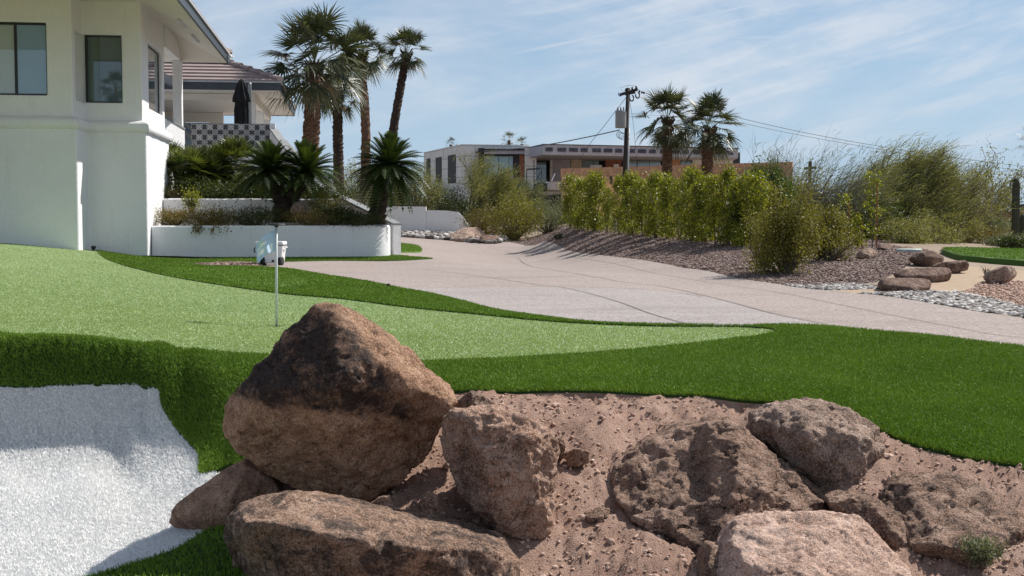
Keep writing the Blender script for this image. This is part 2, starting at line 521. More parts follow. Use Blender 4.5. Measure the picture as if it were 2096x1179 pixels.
# ------------------------------------------------------------------ terrain height field
# control points: photograph pixel + distance (m)
TP = [
    # driveway plane
    (1160, 512, 38.8), (1500, 566, 20.7), (1200, 560, 21.8), (1300, 620, 14.1), (1700, 640, 12.65), (2096, 713, 9.14),
    (1000, 560, 21.8), (900, 600, 16.0), (700, 545, 25.3), (1000, 500, 46.0), (860, 489, 48.0), (800, 540, 26.7),
    (1100, 500, 45.0), (2096, 652, 11.9), (1850, 612, 14.8), (1400, 548, 24.5), (940, 497, 47.0), (1230, 655, 11.7),
    # behind the driveway, towards the far white wall
    (800, 478, 51.0), (950, 482, 51.0), (700, 470, 56.0), (1030, 492, 48.0), (1080, 470, 60.0),
    # putting green
    (566, 668, 11.02), (0, 685, 9.0), (0, 640, 10.8), (0, 600, 13.0), (0, 550, 18.0), (0, 497, 26.8), (-150, 497, 26), (-150, 600, 12.5),
    (100, 506, 27.0), (187, 513, 27.6), (300, 553, 20.0), (430, 580, 16.5), (570, 600, 14.5), (700, 612, 14.0), (250, 620, 12.5),
    (960, 640, 12.4), (1230, 662, 11.3), (1590, 680, 10.0), (870, 742, 8.25), (1150, 730, 8.6), (1450, 702, 9.55),
    (540, 727, 8.55), (300, 706, 8.8), (760, 735, 8.4), (800, 690, 10.0), (1200, 695, 9.9),
    # fringe by the house
    (280, 524, 28.4), (440, 528, 28.8), (600, 527, 29.2), (800, 526, 29.6), (560, 543, 25.5), (400, 543, 25.0), (460, 560, 21.0), (870, 530, 28.4),
    (850, 500, 42.0), (750, 575, 18.0),
    # turf bank, right
    (960, 800, 7.25), (1100, 803, 7.2), (1300, 808, 7.1), (1450, 815, 7.0), (1600, 828, 6.85), (1750, 862, 6.6), (1850, 908, 6.32),
    (2000, 945, 6.1), (2096, 958, 6.0), (2200, 970, 5.95), (1900, 750, 8.5), (1700, 760, 8.25), (2096, 850, 7.05), (2096, 780, 8.0),
    (1900, 700, 9.5), (1300, 760, 7.95), (1000, 770, 7.75), (1500, 760, 8.1), (1850, 830, 7.2), (2250, 740, 8.6),
    # bare bank
    (1100, 850, 6.8), (1350, 850, 6.75), (1200, 900, 6.4), (1200, 980, 6.05), (1200, 1060, 5.72), (1200, 1140, 5.42), (1100, 1179, 5.3),
    (1400, 1179, 5.2), (1400, 1060, 5.75), (1600, 1000, 6.1), (1850, 970, 6.0), (2096, 1000, 5.75), (2096, 1100, 5.35), (2096, 1179, 5.1),
    (1900, 1100, 5.4), (1700, 1179, 5.15), (1850, 1179, 5.1), (900, 1000, 6.1), (900, 1100, 5.6), (700, 1000, 6.3), (700, 1179, 5.2),
    # bunker and its lip
    (0, 980, 7.55), (170, 980, 7.5), (0, 1050, 6.75), (0, 1179, 5.62), (200, 1050, 6.7),
    (200, 1110, 6.15), (-150, 1110, 6.15), (280, 880, 8.15), (300, 930, 7.9), (330, 1000, 7.2), (380, 1040, 6.7), (400, 1090, 6.1), (300, 1100, 6.2),
    (335, 840, 8.2), (365, 885, 7.95), (400, 930, 7.6), (412, 970, 7.15),
    (345, 735, 8.47), (345, 780, 8.36), (400, 742, 8.42), (440, 765, 8.22), (480, 735, 8.48), (390, 790, 8.30), (420, 850, 7.95), (440, 900, 7.6), (470, 940, 7.25), (520, 800, 7.85), (520, 870, 7.4), (480, 840, 7.75),
    (300, 1179, 5.35), (450, 1110, 5.7), (450, 1179, 5.3), (600, 860, 7.2), (800, 860, 7.0),
    # towards the camera
    (0, 1500, 3.9), (700, 1500, 3.9), (1400, 1500, 3.9), (2096, 1500, 3.85), (0, 1800, 3.1), (1048, 1800, 3.1), (2096, 1800, 3.1),
    # gravel mound and hedge, right
    (1080, 490, 50.0), (1150, 463, 44.0), (1300, 481, 37.0), (1400, 491, 33.0), (1500, 504, 29.5), (1600, 522, 26.0), (1700, 520, 27.0), (1800, 512, 28.0),
    (1300, 510, 33.0), (1500, 540, 23.5), (1650, 570, 19.8), (1750, 560, 20.3), (1850, 590, 17.0), (1900, 560, 20.0), (2000, 548, 21.5),
    (1930, 520, 26.0), (2096, 519, 29.0), (2096, 546, 22.0), (2096, 600, 15.8), (2250, 600, 15.0), (1950, 600, 15.9), (1150, 450, 60.0), (1500, 470, 50), (1900, 480, 48), (2096, 485, 48),
    (2250, 500, 40), (1300, 460, 60.0),
    # far ground
    (-100, 470, 45), (300, 470, 50), (1048, 462, 85), (200, 462, 90), (1900, 463, 90), (-300, 461, 95), (2400, 463, 90),
]
N_SMOOTH = len(TP)
TP += [(350, 700, 8.98), (400, 705, 8.92), (450, 711, 8.84), (360, 716, 8.72), (430, 722, 8.64), (350, 680, 9.55), (450, 690, 9.45), (200, 690, 9.0), (100, 687, 9.0),
       (250, 695, 8.98), (0, 672, 9.35), (150, 670, 9.6), (280, 670, 9.75), (-150, 690, 9.0), (-300, 690, 9.0), (540, 700, 9.35)]
for _x in range(-400, 300, 24):
    _b = 703 + max(0, _x - 150) * 0.12
    for _y, _Y in ((_b - 8, 8.62), (_b + 3, 8.47), (_b + 20, 8.44), (_b + 45, 8.41), (_b + 85, 8.37), (840, 8.30), (885, 8.24), (925, 8.10)):
        if _y < 835 or _x < 240:
            TP.append((_x, _y, _Y))


def uw(x, y):
    yy = np.clip(y, 3.2, 100.0)
    u = np.clip(x / yy, -0.62, 0.62)
    return u * 3.0, np.log(yy)


class TPS:
    def __init__(s, pts):
        P = np.array([at(*p) for p in pts])
        a, b = uw(P[:, 0], P[:, 1])
        s.a, s.b = a, b
        n = len(a)
        r2 = (a[:, None] - a[None]) ** 2 + (b[:, None] - b[None]) ** 2
        lam = np.where(np.arange(n) >= N_SMOOTH, 2e-5, 2.5e-4)
        K = s.phi(r2) + np.diag(lam)
        Q = np.stack([np.ones(n), a, b], 1)
        A = np.block([[K, Q], [Q.T, np.zeros((3, 3))]])
        s.w = np.linalg.solve(A, np.concatenate([P[:, 2], np.zeros(3)]))

    @staticmethod
    def phi(r2):
        return 0.5 * r2 * np.log(r2 + 1e-12)

    def __call__(s, x, y):
        x = np.asarray(x, float); y = np.asarray(y, float)
        a, b = uw(x.ravel(), y.ravel())
        out = np.empty(len(a))
        for i in range(0, len(a), 20000):
            aa, bb = a[i:i + 20000], b[i:i + 20000]
            r2 = (aa[:, None] - s.a[None]) ** 2 + (bb[:, None] - s.b[None]) ** 2
            n = len(s.a)
            out[i:i + 20000] = s.phi(r2) @ s.w[:n] + s.w[n] + s.w[n + 1] * aa + s.w[n + 2] * bb
        return out.reshape(x.shape)


H = TPS(TP)


def g(px, py, Ymin=3.3, Ymax=110.0):
    """first ground point under a photograph pixel"""
    d = raydir(px, py)
    Y = np.exp(np.linspace(math.log(Ymin), math.log(Ymax), 500))
    X = d[0] / d[1] * Y
    Z = CAMZ + d[2] / d[1] * Y
    df = Z - H(X, Y)
    s = np.where(df <= 0)[0]
    if len(s) == 0 or s[0] == 0:
        i = int(np.argmin(np.abs(df)))
        return (X[i], Y[i], float(H(X[i], Y[i])))
    i = s[0]
    t = df[i - 1] / (df[i - 1] - df[i])
    y = Y[i - 1] + t * (Y[i] - Y[i - 1])
    x = d[0] / d[1] * y
    return (x, y, float(H(x, y)))


def hz(x, y):
    return float(H(np.array([x]), np.array([y]))[0])


def spline(pts, closed=True, n=6):
    P = [np.array(p[:2], float) for p in pts]
    out = []
    m = len(P)
    rngi = range(m) if closed else range(m - 1)
    for i in rngi:
        if closed:
            p0, p1, p2, p3 = P[i - 1], P[i], P[(i + 1) % m], P[(i + 2) % m]
        else:
            p0, p1, p2, p3 = P[max(i - 1, 0)], P[i], P[i + 1], P[min(i + 2, m - 1)]
        for k in range(n):
            t = k / n
            out.append(tuple(0.5 * ((2 * p1) + (p2 - p0) * t + (2 * p0 - 5 * p1 + 4 * p2 - p3) * t * t + (3 * p1 - p0 - 3 * p2 + p3) * t ** 3)))
    if not closed:
        out.append(tuple(P[-1]))
    return out


def region(pts, smooth=True, n=5):
    """pts: pixel pairs ('px') traced on the ground, or ('w',x,y) world points; smoothed in (u, ln y)"""
    W = []
    for p in pts:
        if p[0] == 'w':
            W.append((p[1], p[2]))
        else:
            q = g(*p[:2])
            W.append((q[0], q[1]))
    L = [(x / y, math.log(y)) for x, y in W]
    if smooth:
        L = spline(L, True, n)
    return [(u * math.exp(w), math.exp(w)) for u, w in L]


def inpoly(poly, x, y):
    px = np.array([p[0] for p in poly]); py = np.array([p[1] for p in poly])
    qx, qy = np.roll(px, -1), np.roll(py, -1)
    c = np.zeros(len(x), dtype=int)
    for a, b, d, e in zip(px, py, qx, qy):
        if b == e:
            continue
        cond = ((b > y) != (e > y))
        xx = (d - a) * (y - b) / (e - b) + a
        c += (cond & (x < xx)).astype(int)
    return (c % 2) == 1


REG = {}
REG['driveway'] = region([(770, 483), (860, 488), (930, 493), (1000, 499), (1060, 499), (1160, 512), (1300, 530), (1400, 548), (1500, 567), (1600, 582),
                          (1680, 592), (1800, 605), (1900, 620), (2000, 638), (2096, 652), (2300, 690), ('w', 7.5, 7.6), ('w', 5.0, 7.5), (2050, 715), (1900, 700),
                          (1600, 680), (1230, 675), (900, 640), (700, 590), (560, 556), (470, 546), (480, 538), (560, 536), (640, 534), (800, 526), (815, 500), (760, 490)], n=5)
REG['grey_slab'] = region([(830, 590), (980, 588), (1100, 587), (1200, 588), (1300, 592), (1380, 598), (1440, 607), (1500, 620), (1600, 646), (1700, 666), (1720, 674), (1500, 680), (1230, 672), (1000, 640), (900, 615)], n=5)
REG['fringe_turf'] = region([(150, 508), (240, 519), (285, 523), (500, 524), (800, 523), (840, 526), (886, 530), (840, 533), (700, 534), (587, 536), (520, 538), (400, 540), (372, 542),
                             (430, 543), (520, 546), (600, 552), (700, 569), (800, 587), (880, 602), (950, 619), (1010, 635), (1100, 649), (1230, 663), (1400, 667),
                             (1540, 669), (1700, 671), (1900, 689), (2096, 713), (2300, 742), ('w', 6.3, 7.0), ('w', 5.2, 5.9), (2200, 972), (2096, 959), (2000, 946), (1930, 930), (1850, 907),
                             (1760, 866), (1700, 845), (1600, 828), (1450, 815), (1300, 809), (1100, 805), (960, 803), (850, 830), (760, 900), (700, 960), (600, 985),
                             (520, 1000), (480, 955), (440, 968), (408, 972), (405, 930), (360, 880), (330, 830), (325, 800), (290, 793), (230, 787), (150, 790), (60, 794), (0, 793), (-80, 795), (-150, 793),
                             (-400, 800), ('w', -5.4, 9.2), (-300, 640), (-100, 600), (100, 560)], n=5)
REG['lower_turf'] = region([(452, 1072), (400, 1105), (330, 1140), (240, 1168), (150, 1195), (0, 1240), (-100, 1300), (100, 1500), (480, 1500), (560, 1250), (520, 1120)], n=5)
REG['bunker'] = region([(-400, 800), (-150, 793), (-80, 795), (0, 793), (60, 794), (150, 790), (230, 787), (290, 793), (325, 800), (330, 830), (360, 880), (405, 930), (408, 972), (440, 968),
                        (520, 1000), (530, 1060), (452, 1072), (400, 1105), (330, 1140), (240, 1168), (150, 1195), (0, 1240), (-150, 1270), ('w', -3.2, 5.0), ('w', -4.6, 7.0)], n=5)
REG['green'] = region([(-400, 705), (-150, 681), (0, 685), (150, 692), (300, 706), (430, 722), (540, 729), (700, 745), (870, 744), (1000, 739), (1150, 731), (1300, 719), (1450, 703), (1550, 691),
                       (1588, 681), (1570, 674), (1480, 670), (1400, 670), (1250, 666), (1100, 657), (960, 643), (800, 626), (700, 613), (570, 601), (430, 581), (300, 556),
                       (230, 536), (205, 522), (188, 511), (100, 503), (0, 494), (-150, 485), (-400, 480), ('w', -13, 20)], n=5)
REG['small_green'] = region([(330, 560), (365, 548), (430, 547), (500, 549), (560, 553), (610, 563), (634, 575), (615, 588), (580, 592), (530, 588), (470, 578), (400, 566)], n=6)
REG['turf_island'] = region([(790, 498), (830, 500), (855, 504), (864, 511), (858, 517), (820, 518), (790, 518)], n=5)
REG['house_gravel'] = region([(400, 542), (430, 539), (480, 538), (520, 539), (535, 543), (520, 546), (480, 545), (430, 545)], n=4)
REG['wall_pebbles'] = region([(770, 476), (850, 474), (920, 478), (960, 484), (1010, 488), (1035, 492), (1010, 499), (960, 499), (930, 493), (860, 488), (770, 483)], n=4)
REG['mound_gravel'] = region([(1010, 499), (1060, 499), (1160, 512), (1300, 530), (1400, 548), (1500, 567), (1600, 582), (1650, 588), (1720, 583), (1790, 578), (1830, 560), (1850, 548), (1880, 530),
                              (1900, 512), (1800, 498), ('w', 14, 38), ('w', 9, 44), ('w', 5.5, 50), ('w', 2.5, 54)], n=5)
REG['river_strip'] = region([(1600, 582), (1650, 584), (1720, 581), (1770, 583), (1800, 588), (1780, 592), (1700, 594), (1650, 590)], n=4)
REG['river_bed'] = region([(1755, 601), (1800, 599), (1870, 597), (1930, 597), (1990, 604), (2050, 618), (2120, 634), (2300, 670), (2300, 700), (2096, 650), (2000, 637), (1900, 619), (1800, 604)], n=4)
REG['sand_path'] = region([(1680, 594), (1760, 592), (1800, 590), (1830, 575), (1880, 552), (1940, 545), (2000, 546), (2096, 553), (2300, 562), (2300, 580), (2040, 575), (1990, 590), (1960, 597), (1870, 599), (1760, 603)], n=4)
REG['far_green'] = region([(1928, 519), (1950, 516), (2020, 517), (2096, 519), (2300, 524), (2300, 556), (2096, 545), (2010, 538), (1960, 532)], n=5)
REG['dirt_bank'] = region([(2640, 1030), (2400, 990), (2200, 972), (2096, 959), (2000, 946), (1930, 930), (1850, 907), (1760, 866), (1700, 845), (1600, 828), (1450, 815), (1300, 809), (1100, 805), (960, 803),
                           (850, 830), (760, 900), (700, 960), (600, 985), (520, 1000), (530, 1060), (520, 1120), (560, 1250), (480, 1500), (400, 1700), (2640, 1700)], n=5)
REG['dirt_right'] = region([(2040, 575), (2300, 580), (2300, 670), (2120, 634), (2050, 618), (1990, 604), (1965, 597), (1990, 590)], n=4)
PRIO = ['small_green', 'green', 'lower_turf', 'turf_island', 'house_gravel', 'fringe_turf', 'river_strip', 'river_bed', 'bunker', 'far_green', 'grey_slab', 'driveway', 'wall_pebbles',
        'sand_path', 'dirt_right', 'mound_gravel', 'dirt_bank']


def build_partition():
    pts, edges = [], []

    def U(x, y):
        return (x / y * 3.0, math.log(y))
    allseg = []
    for k, poly in REG.items():
        n0 = len(pts)
        pts += [U(*p) for p in poly]
        edges += [(n0 + i, n0 + (i + 1) % len(poly)) for i in range(len(poly))]
    # interior lattice in (u, ln y), finer where the terrain has detail
    lat = []

    def grid(u0, u1, w0, w1, du, dw):
        a = np.arange(u0, u1, du); b = np.arange(w0, w1, dw)
        A, B = np.meshgrid(a, b)
        A = A + (np.arange(len(b))[:, None] % 2) * du / 2
        J = rng.uniform(-0.2, 0.2, A.shape)
        lat.append(np.stack([(A + J * du).ravel(), (B + J[::-1] * dw).ravel()], 1))
    grid(-1.86, 1.86, math.log(3.25), math.log(10), 0.035, 0.012)
    grid(-1.6, -0.6, math.log(6.8), math.log(8.9), 0.02, 0.004)
    grid(-1.86, 1.86, math.log(10), math.log(110), 0.05, 0.025)
    L = np.concatenate(lat)
    pts += [tuple(p) for p in L]
    r = delaunay_2d_cdt([Vector(p) for p in pts], edges, [], 0, 1e-7)
    V = np.array([(v.x, v.y) for v in r[0]])
    F = np.array([f for f in r[2] if len(f) == 3])
    Y = np.exp(V[:, 1]); X = V[:, 0] / 3.0 * Y
    Z = H(X, Y)
    P = np.stack([X, Y, Z], 1)
    c = P[F].mean(1)
    lab = np.full(len(F), -1)
    for i, k in reversed(list(enumerate(PRIO))):
        lab[inpoly(REG[k], c[:, 0], c[:, 1])] = i
    return P, F, lab


GP, GF, GL = build_partition()
# orient upward
_n = np.cross(GP[GF[:, 1]] - GP[GF[:, 0]], GP[GF[:, 2]] - GP[GF[:, 0]])
GF[_n[:, 2] < 0] = GF[_n[:, 2] < 0][:, ::-1]


def subdiv(P, F):
    """1-to-4 split"""
    e = np.sort(np.concatenate([F[:, [0, 1]], F[:, [1, 2]], F[:, [2, 0]]]), axis=1)
    ue, inv = np.unique(e, axis=0, return_inverse=True)
    inv = inv.ravel()
    M = (P[ue[:, 0]] + P[ue[:, 1]]) / 2
    n = len(P); m = len(F)
    a, b, c = inv[:m] + n, inv[m:2 * m] + n, inv[2 * m:] + n
    P2 = np.concatenate([P, M])
    F2 = np.concatenate([np.stack([F[:, 0], a, c], 1), np.stack([a, F[:, 1], b], 1), np.stack([c, b, F[:, 2]], 1), np.stack([a, b, c], 1)])
    return P2, F2


def fbm(P, scale, octv=5, lac=2.0, gain=0.5, seed=0.0):
    """value of multi-octave noise for an array of points"""
    out = np.empty(len(P))
    for i, p in enumerate(P):
        out[i] = noise.fractal(Vector((p[0] * scale + seed, p[1] * scale - seed, p[2] * scale + seed * 0.3)), 1.0, lac, octv)
    return out


RM = {}


def reg_mesh(key, name, mat, off=0.0, skirt=0.0, sub=0, disp=None, smooth=True, kind='structure'):
    idx = PRIO.index(key) if key != 'rest' else -1
    F = GF[GL == idx]
    us, inv = np.unique(F, return_inverse=True)
    P = GP[us].copy(); F = inv.reshape(-1, 3)
    for _ in range(sub):
        P, F = subdiv(P, F)
    if disp is not None:
        e = np.sort(np.concatenate([F[:, [0, 1]], F[:, [1, 2]], F[:, [2, 0]]]), axis=1)
        ue, ct = np.unique(e, axis=0, return_counts=True)
        bd = np.unique(ue[ct == 1])
        d = disp(P)
        d[bd] = np.minimum(d[bd], 0) * 0.0
        P[:, 2] += d
    P[:, 2] += off
    mb = MB()
    mb.add(P, F)
    if skirt > 0:
        d = np.concatenate([F[:, [0, 1]], F[:, [1, 2]], F[:, [2, 0]]])
        s = np.sort(d, axis=1)
        ue, first, ct = np.unique(s, axis=0, return_index=True, return_counts=True)
        be = d[first[ct == 1]]
        lo = P.copy(); lo[:, 2] -= skirt
        n = len(P)
        mb.n -= 0
        f = np.stack([be[:, 1], be[:, 0], be[:, 0] + n, be[:, 1] + n], 1)
        mb.v[-1] = np.concatenate([P, lo]); mb.n += n
        mb.var[-1] = np.full(2 * n, 0.5)
        mb.f.append(f); mb.mi.append(np.full(len(f), 0))
    o = mb.build(name, mat, smooth=smooth)
    tag(o, kind=kind)
    RM[key] = (P, F)
    return o


def sample(P, F, n, wfun=None):
    A = np.cross(P[F[:, 1]] - P[F[:, 0]], P[F[:, 2]] - P[F[:, 0]])
    ar = np.linalg.norm(A, axis=1) / 2
    w = ar.copy()
    c = P[F].mean(1)
    if wfun is not None:
        w = w * wfun(c)
    w /= w.sum()
    t = rng.choice(len(F), n, p=w)
    r1 = np.sqrt(rng.random(n)); r2 = rng.random(n)
    q = P[F[t, 0]] * (1 - r1)[:, None] + P[F[t, 1]] * (r1 * (1 - r2))[:, None] + P[F[t, 2]] * (r1 * r2)[:, None]
    nn = A[t] / (np.linalg.norm(A[t], axis=1, keepdims=True) + 1e-12)
    return q, nn


def blades(mb, q, nn, h, w, lean=0.5, up=0.6, curl=0.3):
    """grass blades: bent two-segment strips rooted at q"""
    n = len(q)
    hh = h * rng.uniform(0.6, 1.25, n)
    ww = w * rng.uniform(0.7, 1.3, n)
    d = nn * (1 - up) + np.array([0, 0, 1.0]) * up + rng.normal(0, lean, (n, 3)) * np.array([1, 1, 0.3])
    d /= np.linalg.norm(d, axis=1, keepdims=True)
    s = np.cross(d, rng.normal(0, 1, (n, 3))); s /= np.linalg.norm(s, axis=1, keepdims=True)
    b = np.cross(s, d)
    mid = q + d * (hh * 0.55)[:, None]
    tip = q + d * (hh * 0.95)[:, None] + b * (hh * curl * rng.uniform(-1, 1, n))[:, None]
    v = np.stack([q - s * ww[:, None] / 2, q + s * ww[:, None] / 2, mid - s * ww[:, None] * 0.45, mid + s * ww[:, None] * 0.45, tip], 1).reshape(-1, 3)
    i = np.arange(n)[:, None] * 5
    var = np.repeat(rng.random(n), 5)
    f3 = np.concatenate([i + np.array([[0, 1, 3]]), i + np.array([[0, 3, 2]]), i + np.array([[2, 3, 4]])])
    mb.add(v, f3, var)


def ico(sub=1):
    bm = bmesh.new()
    bmesh.ops.create_icosphere(bm, subdivisions=sub, radius=1.0)
    V = np.array([v.co[:] for v in bm.verts]); F = np.array([[v.index for v in f.verts] for f in bm.faces])
    bm.free()
    return V, F


ICO1, ICO2 = ico(1), ico(2)


def stones(mb, q, size, flat=0.6, base=ICO1, jit=0.25, sink=0.3, elong=0.35):
    V, F = base
    n = len(q)
    k = len(V)
    s = size if isinstance(size, np.ndarray) else np.full(n, size)
    sc = np.stack([s * rng.uniform(1 - elong, 1 + elong, n), s * rng.uniform(1 - elong, 1 + elong, n), s * flat * rng.uniform(0.7, 1.2, n)], 1)
    a = rng.uniform(0, 2 * math.pi, n)
    W = V[None] * (1 + rng.uniform(-jit, jit, (n, k, 1)))
    W = W * sc[:, None, :]
    # tilt
    tx = rng.normal(0, 0.25, n)
    y = W[:, :, 1] * np.cos(tx)[:, None] - W[:, :, 2] * np.sin(tx)[:, None]
    z = W[:, :, 1] * np.sin(tx)[:, None] + W[:, :, 2] * np.cos(tx)[:, None]
    x = W[:, :, 0]
    X = x * np.cos(a)[:, None] - y * np.sin(a)[:, None]
    Yy = x * np.sin(a)[:, None] + y * np.cos(a)[:, None]
    W = np.stack([X, Yy, z + (sc[:, 2] * (1 - 2 * sink))[:, None]], 2) + q[:, None, :]
    f = (F[None] + (np.arange(n) * k)[:, None, None]).reshape(-1, 3)
    mb.add(W.reshape(-1, 3), f, np.repeat(rng.random(n), k))


def m_stone(name, stops, rough=0.8, bs=90):
    m, nt, b, out = new_mat(name)
    a = N(nt, 'ShaderNodeAttribute', attribute_name='var')
    v = objco(nt)
    col = ramp(nt, a.outputs['Fac'], stops)
    f = noi(nt, v, bs, 3)
    col = mixc(nt, 0.6, col, ramp(nt, f, [(0.3, 0.25), (0.7, 0.85)]), 'OVERLAY')
    nt.links.new(col, b.inputs['Base Color'])
    b.inputs['Roughness'].default_value = rough
    b.inputs['Specular IOR Level'].default_value = 0.3
    bump(nt, b, f, 0.5, 0.01)
    return m


# ---- materials of the ground
M = {}
M['drive'] = m_ground('exposed aggregate concrete', [(0.25, 0.205, 0.186), (0.30, 0.25, 0.228), (0.35, 0.295, 0.27)], (0.35, 5, 90), 0.25, 0.004,
                      (48, (0.22, 0.17, 0.155), (0.32, 0.265, 0.24), (0.46, 0.40, 0.37), (0.13, 0.09, 0.085), 0.65), stain=True)
M['drive_grey'] = m_ground('grey aggregate concrete', [(0.26, 0.23, 0.218), (0.31, 0.275, 0.262), (0.36, 0.325, 0.31)], (0.35, 5, 90), 0.25, 0.004,
                           (48, (0.22, 0.19, 0.178), (0.33, 0.295, 0.28), (0.46, 0.42, 0.40), (0.14, 0.115, 0.108), 0.65), stain=True)
M['gravel'] = m_ground('decomposed gravel', [(0.11, 0.072, 0.06), (0.17, 0.115, 0.10), (0.25, 0.18, 0.155)], (0.5, 6, 40), 0.9, 0.04,
                       (22, (0.10, 0.075, 0.07), (0.20, 0.15, 0.135), (0.30, 0.24, 0.22), (0.16, 0.11, 0.10), 0.75))
M['dirt'] = m_ground('bare reddish soil', [(0.27, 0.155, 0.11), (0.45, 0.29, 0.22), (0.60, 0.425, 0.34)], (1.6, 22, 130), 1.0, 0.022)
M['sand'] = m_ground('tan sand', [(0.30, 0.215, 0.145), (0.37, 0.275, 0.19), (0.42, 0.32, 0.23)], (1.0, 8, 60), 0.4, 0.01)
M['desert'] = m_ground('desert soil', [(0.20, 0.15, 0.11), (0.28, 0.215, 0.16), (0.34, 0.27, 0.21)], (0.15, 2, 20), 0.5, 0.03)
M['turf_base'] = m_ground('dark turf backing', [(0.018, 0.045, 0.008), (0.03, 0.075, 0.012), (0.045, 0.10, 0.018)], (3, 40, 200), 1.0, 0.015)
M['turf_far'] = m_ground('fringe turf', [(0.06, 0.12, 0.02), (0.08, 0.15, 0.026), (0.10, 0.18, 0.032)], (2, 30, 160), 0.8, 0.01)


def m_green():
    m, nt, b, out = new_mat('putting green turf')
    v = objco(nt)
    a = noi(nt, v, 0.55, 5); c = noi(nt, objco(nt, sc3=(8, 26, 8)), 1.0, 6, 0.75)
    fac = mth(nt, 'ADD', mth(nt, 'MULTIPLY', a, 0.55), mth(nt, 'MULTIPLY', c, 0.45))
    nt.links.new(ramp(nt, fac, [(0.36, (0.195, 0.275, 0.10)), (0.5, (0.25, 0.33, 0.135)), (0.64, (0.315, 0.395, 0.18))]), b.inputs['Base Color'])
    b.inputs['Roughness'].default_value = 0.5
    b.inputs['Specular IOR Level'].default_value = 0.35
    b.inputs['Sheen Weight'].default_value = 0.35
    b.inputs['Sheen Roughness'].default_value = 0.45
    b.inputs['Sheen Tint'].default_value = (0.75, 1.0, 0.65, 1)
    bump(nt, b, mth(nt, 'ADD', noi(nt, v, 110, 3, 0.8), mth(nt, 'MULTIPLY', noi(nt, v, 9, 4), 0.9)), 0.9, 0.008)
    return m


M['green'] = m_green()
M['green_dark'] = m_ground('chipping green turf', [(0.065, 0.12, 0.020), (0.08, 0.14, 0.025), (0.095, 0.16, 0.030)], (1.5, 20, 120), 0.6, 0.006)
M['white_base'] = m_ground('white turf backing', [(0.55, 0.55, 0.55), (0.66, 0.66, 0.66), (0.76, 0.76, 0.76)], (3, 40, 150), 1.0, 0.012)
M['blade'] = m_leaf('green turf blades', (0.065, 0.135, 0.013), (0.225, 0.355, 0.050), 0.18, 0.6, spec=0.15)
M['blade_white'] = m_leaf('white turf blades', (0.80, 0.80, 0.79), (0.95, 0.95, 0.935), 0.12, 0.6, tcol=(0.85, 0.85, 0.85))
M['blade_green'] = m_leaf('pale putting green fibres', (0.265, 0.355, 0.14), (0.38, 0.465, 0.225), 0.25, 0.45, spec=0.4)

# ---- ground pieces
rest = reg_mesh('rest', 'ground', M['desert'])
reg_mesh('driveway', 'driveway', M['drive'], off=0.0)
reg_mesh('grey_slab', 'driveway', M['drive_grey'], off=0.0)
reg_mesh('green', 'putting_green', M['green'])
reg_mesh('small_green', 'chipping_green', M['green_dark'], off=0.002)
reg_mesh('fringe_turf', 'turf', M['turf_base'], off=0.012, skirt=0.05)
reg_mesh('lower_turf', 'turf', M['turf_base'], off=0.012, skirt=0.05)
reg_mesh('turf_island', 'turf', M['turf_far'], off=0.02, skirt=0.05)
reg_mesh('far_green', 'far_turf', M['turf_far'], off=0.10, skirt=0.16)
reg_mesh('house_gravel', 'gravel_strip', M['gravel'])
reg_mesh('wall_pebbles', 'gravel_strip', M['gravel'])
reg_mesh('mound_gravel', 'gravel_mound', M['gravel'], sub=1,
         disp=lambda P: 0.05 * fbm(P, 1.2, 4) + 0.02 * fbm(P, 6, 3, seed=3))
reg_mesh('river_strip', 'gravel_strip', M['gravel'], off=-0.02)
reg_mesh('river_bed', 'gravel_strip', M['gravel'], off=-0.02)
reg_mesh('sand_path', 'sand_path', M['sand'])
reg_mesh('dirt_right', 'dirt', M['dirt'])
reg_mesh('bunker', 'bunker', M['white_base'])


def dirt_disp(P):
    w = np.clip((P[:, 1] - 3.5) / 1.5, 0, 1)
    a = fbm(P, 2.2, 6, 2.1, 0.55, 5.0)
    b = fbm(P, 9.0, 5, 2.1, 0.55, 1.0)
    c = fbm(P, 30.0, 3, 2.0, 0.6, 2.0)
    rid = np.abs(fbm(P, 5.0, 3, 2.0, 0.5, 9.0))
    return 0.05 * a + 0.024 * b + 0.009 * c - 0.05 * rid


reg_mesh('dirt_bank', 'dirt', M['dirt'], sub=1, disp=dirt_disp)
# wide desert floor out to the horizon, around and below the detailed ground
mb = MB()
ring = []
xs = [-3000, -600, -120, -66, 66, 120, 600, 3000]
ys = [-3000, -600, -100, -20, 3.26, 105, 140, 400, 1200, 4000]
def _bz(x, y):
    if y <= 3.3 and abs(x) < 130:
        return hz(x, 3.3) - 0.003 if abs(x) < 3 else hz(x, 3.3) - 0.003
    return 1.15 if y > 100 else 0.9
mb2 = MB()
# near side: continue the bank down under and behind the camera
uu = np.linspace(-0.61, 0.61, 25)
yy = 3.26
top = [(u * yy, yy, hz(u * yy, yy) - 0.002) for u in uu]
low = [(u * yy * 3, -3.0, -0.15) for u in uu]
far = [(u * yy * 60, -90.0, -0.4) for u in uu]
v = top + low + far
n = len(uu)
f = [(i, i + n, i + n + 1, i + 1) for i in range(n - 1)] + [(i + n, i + 2 * n, i + 2 * n + 1, i + n + 1) for i in range(n - 1)]
mb.add(v, f)
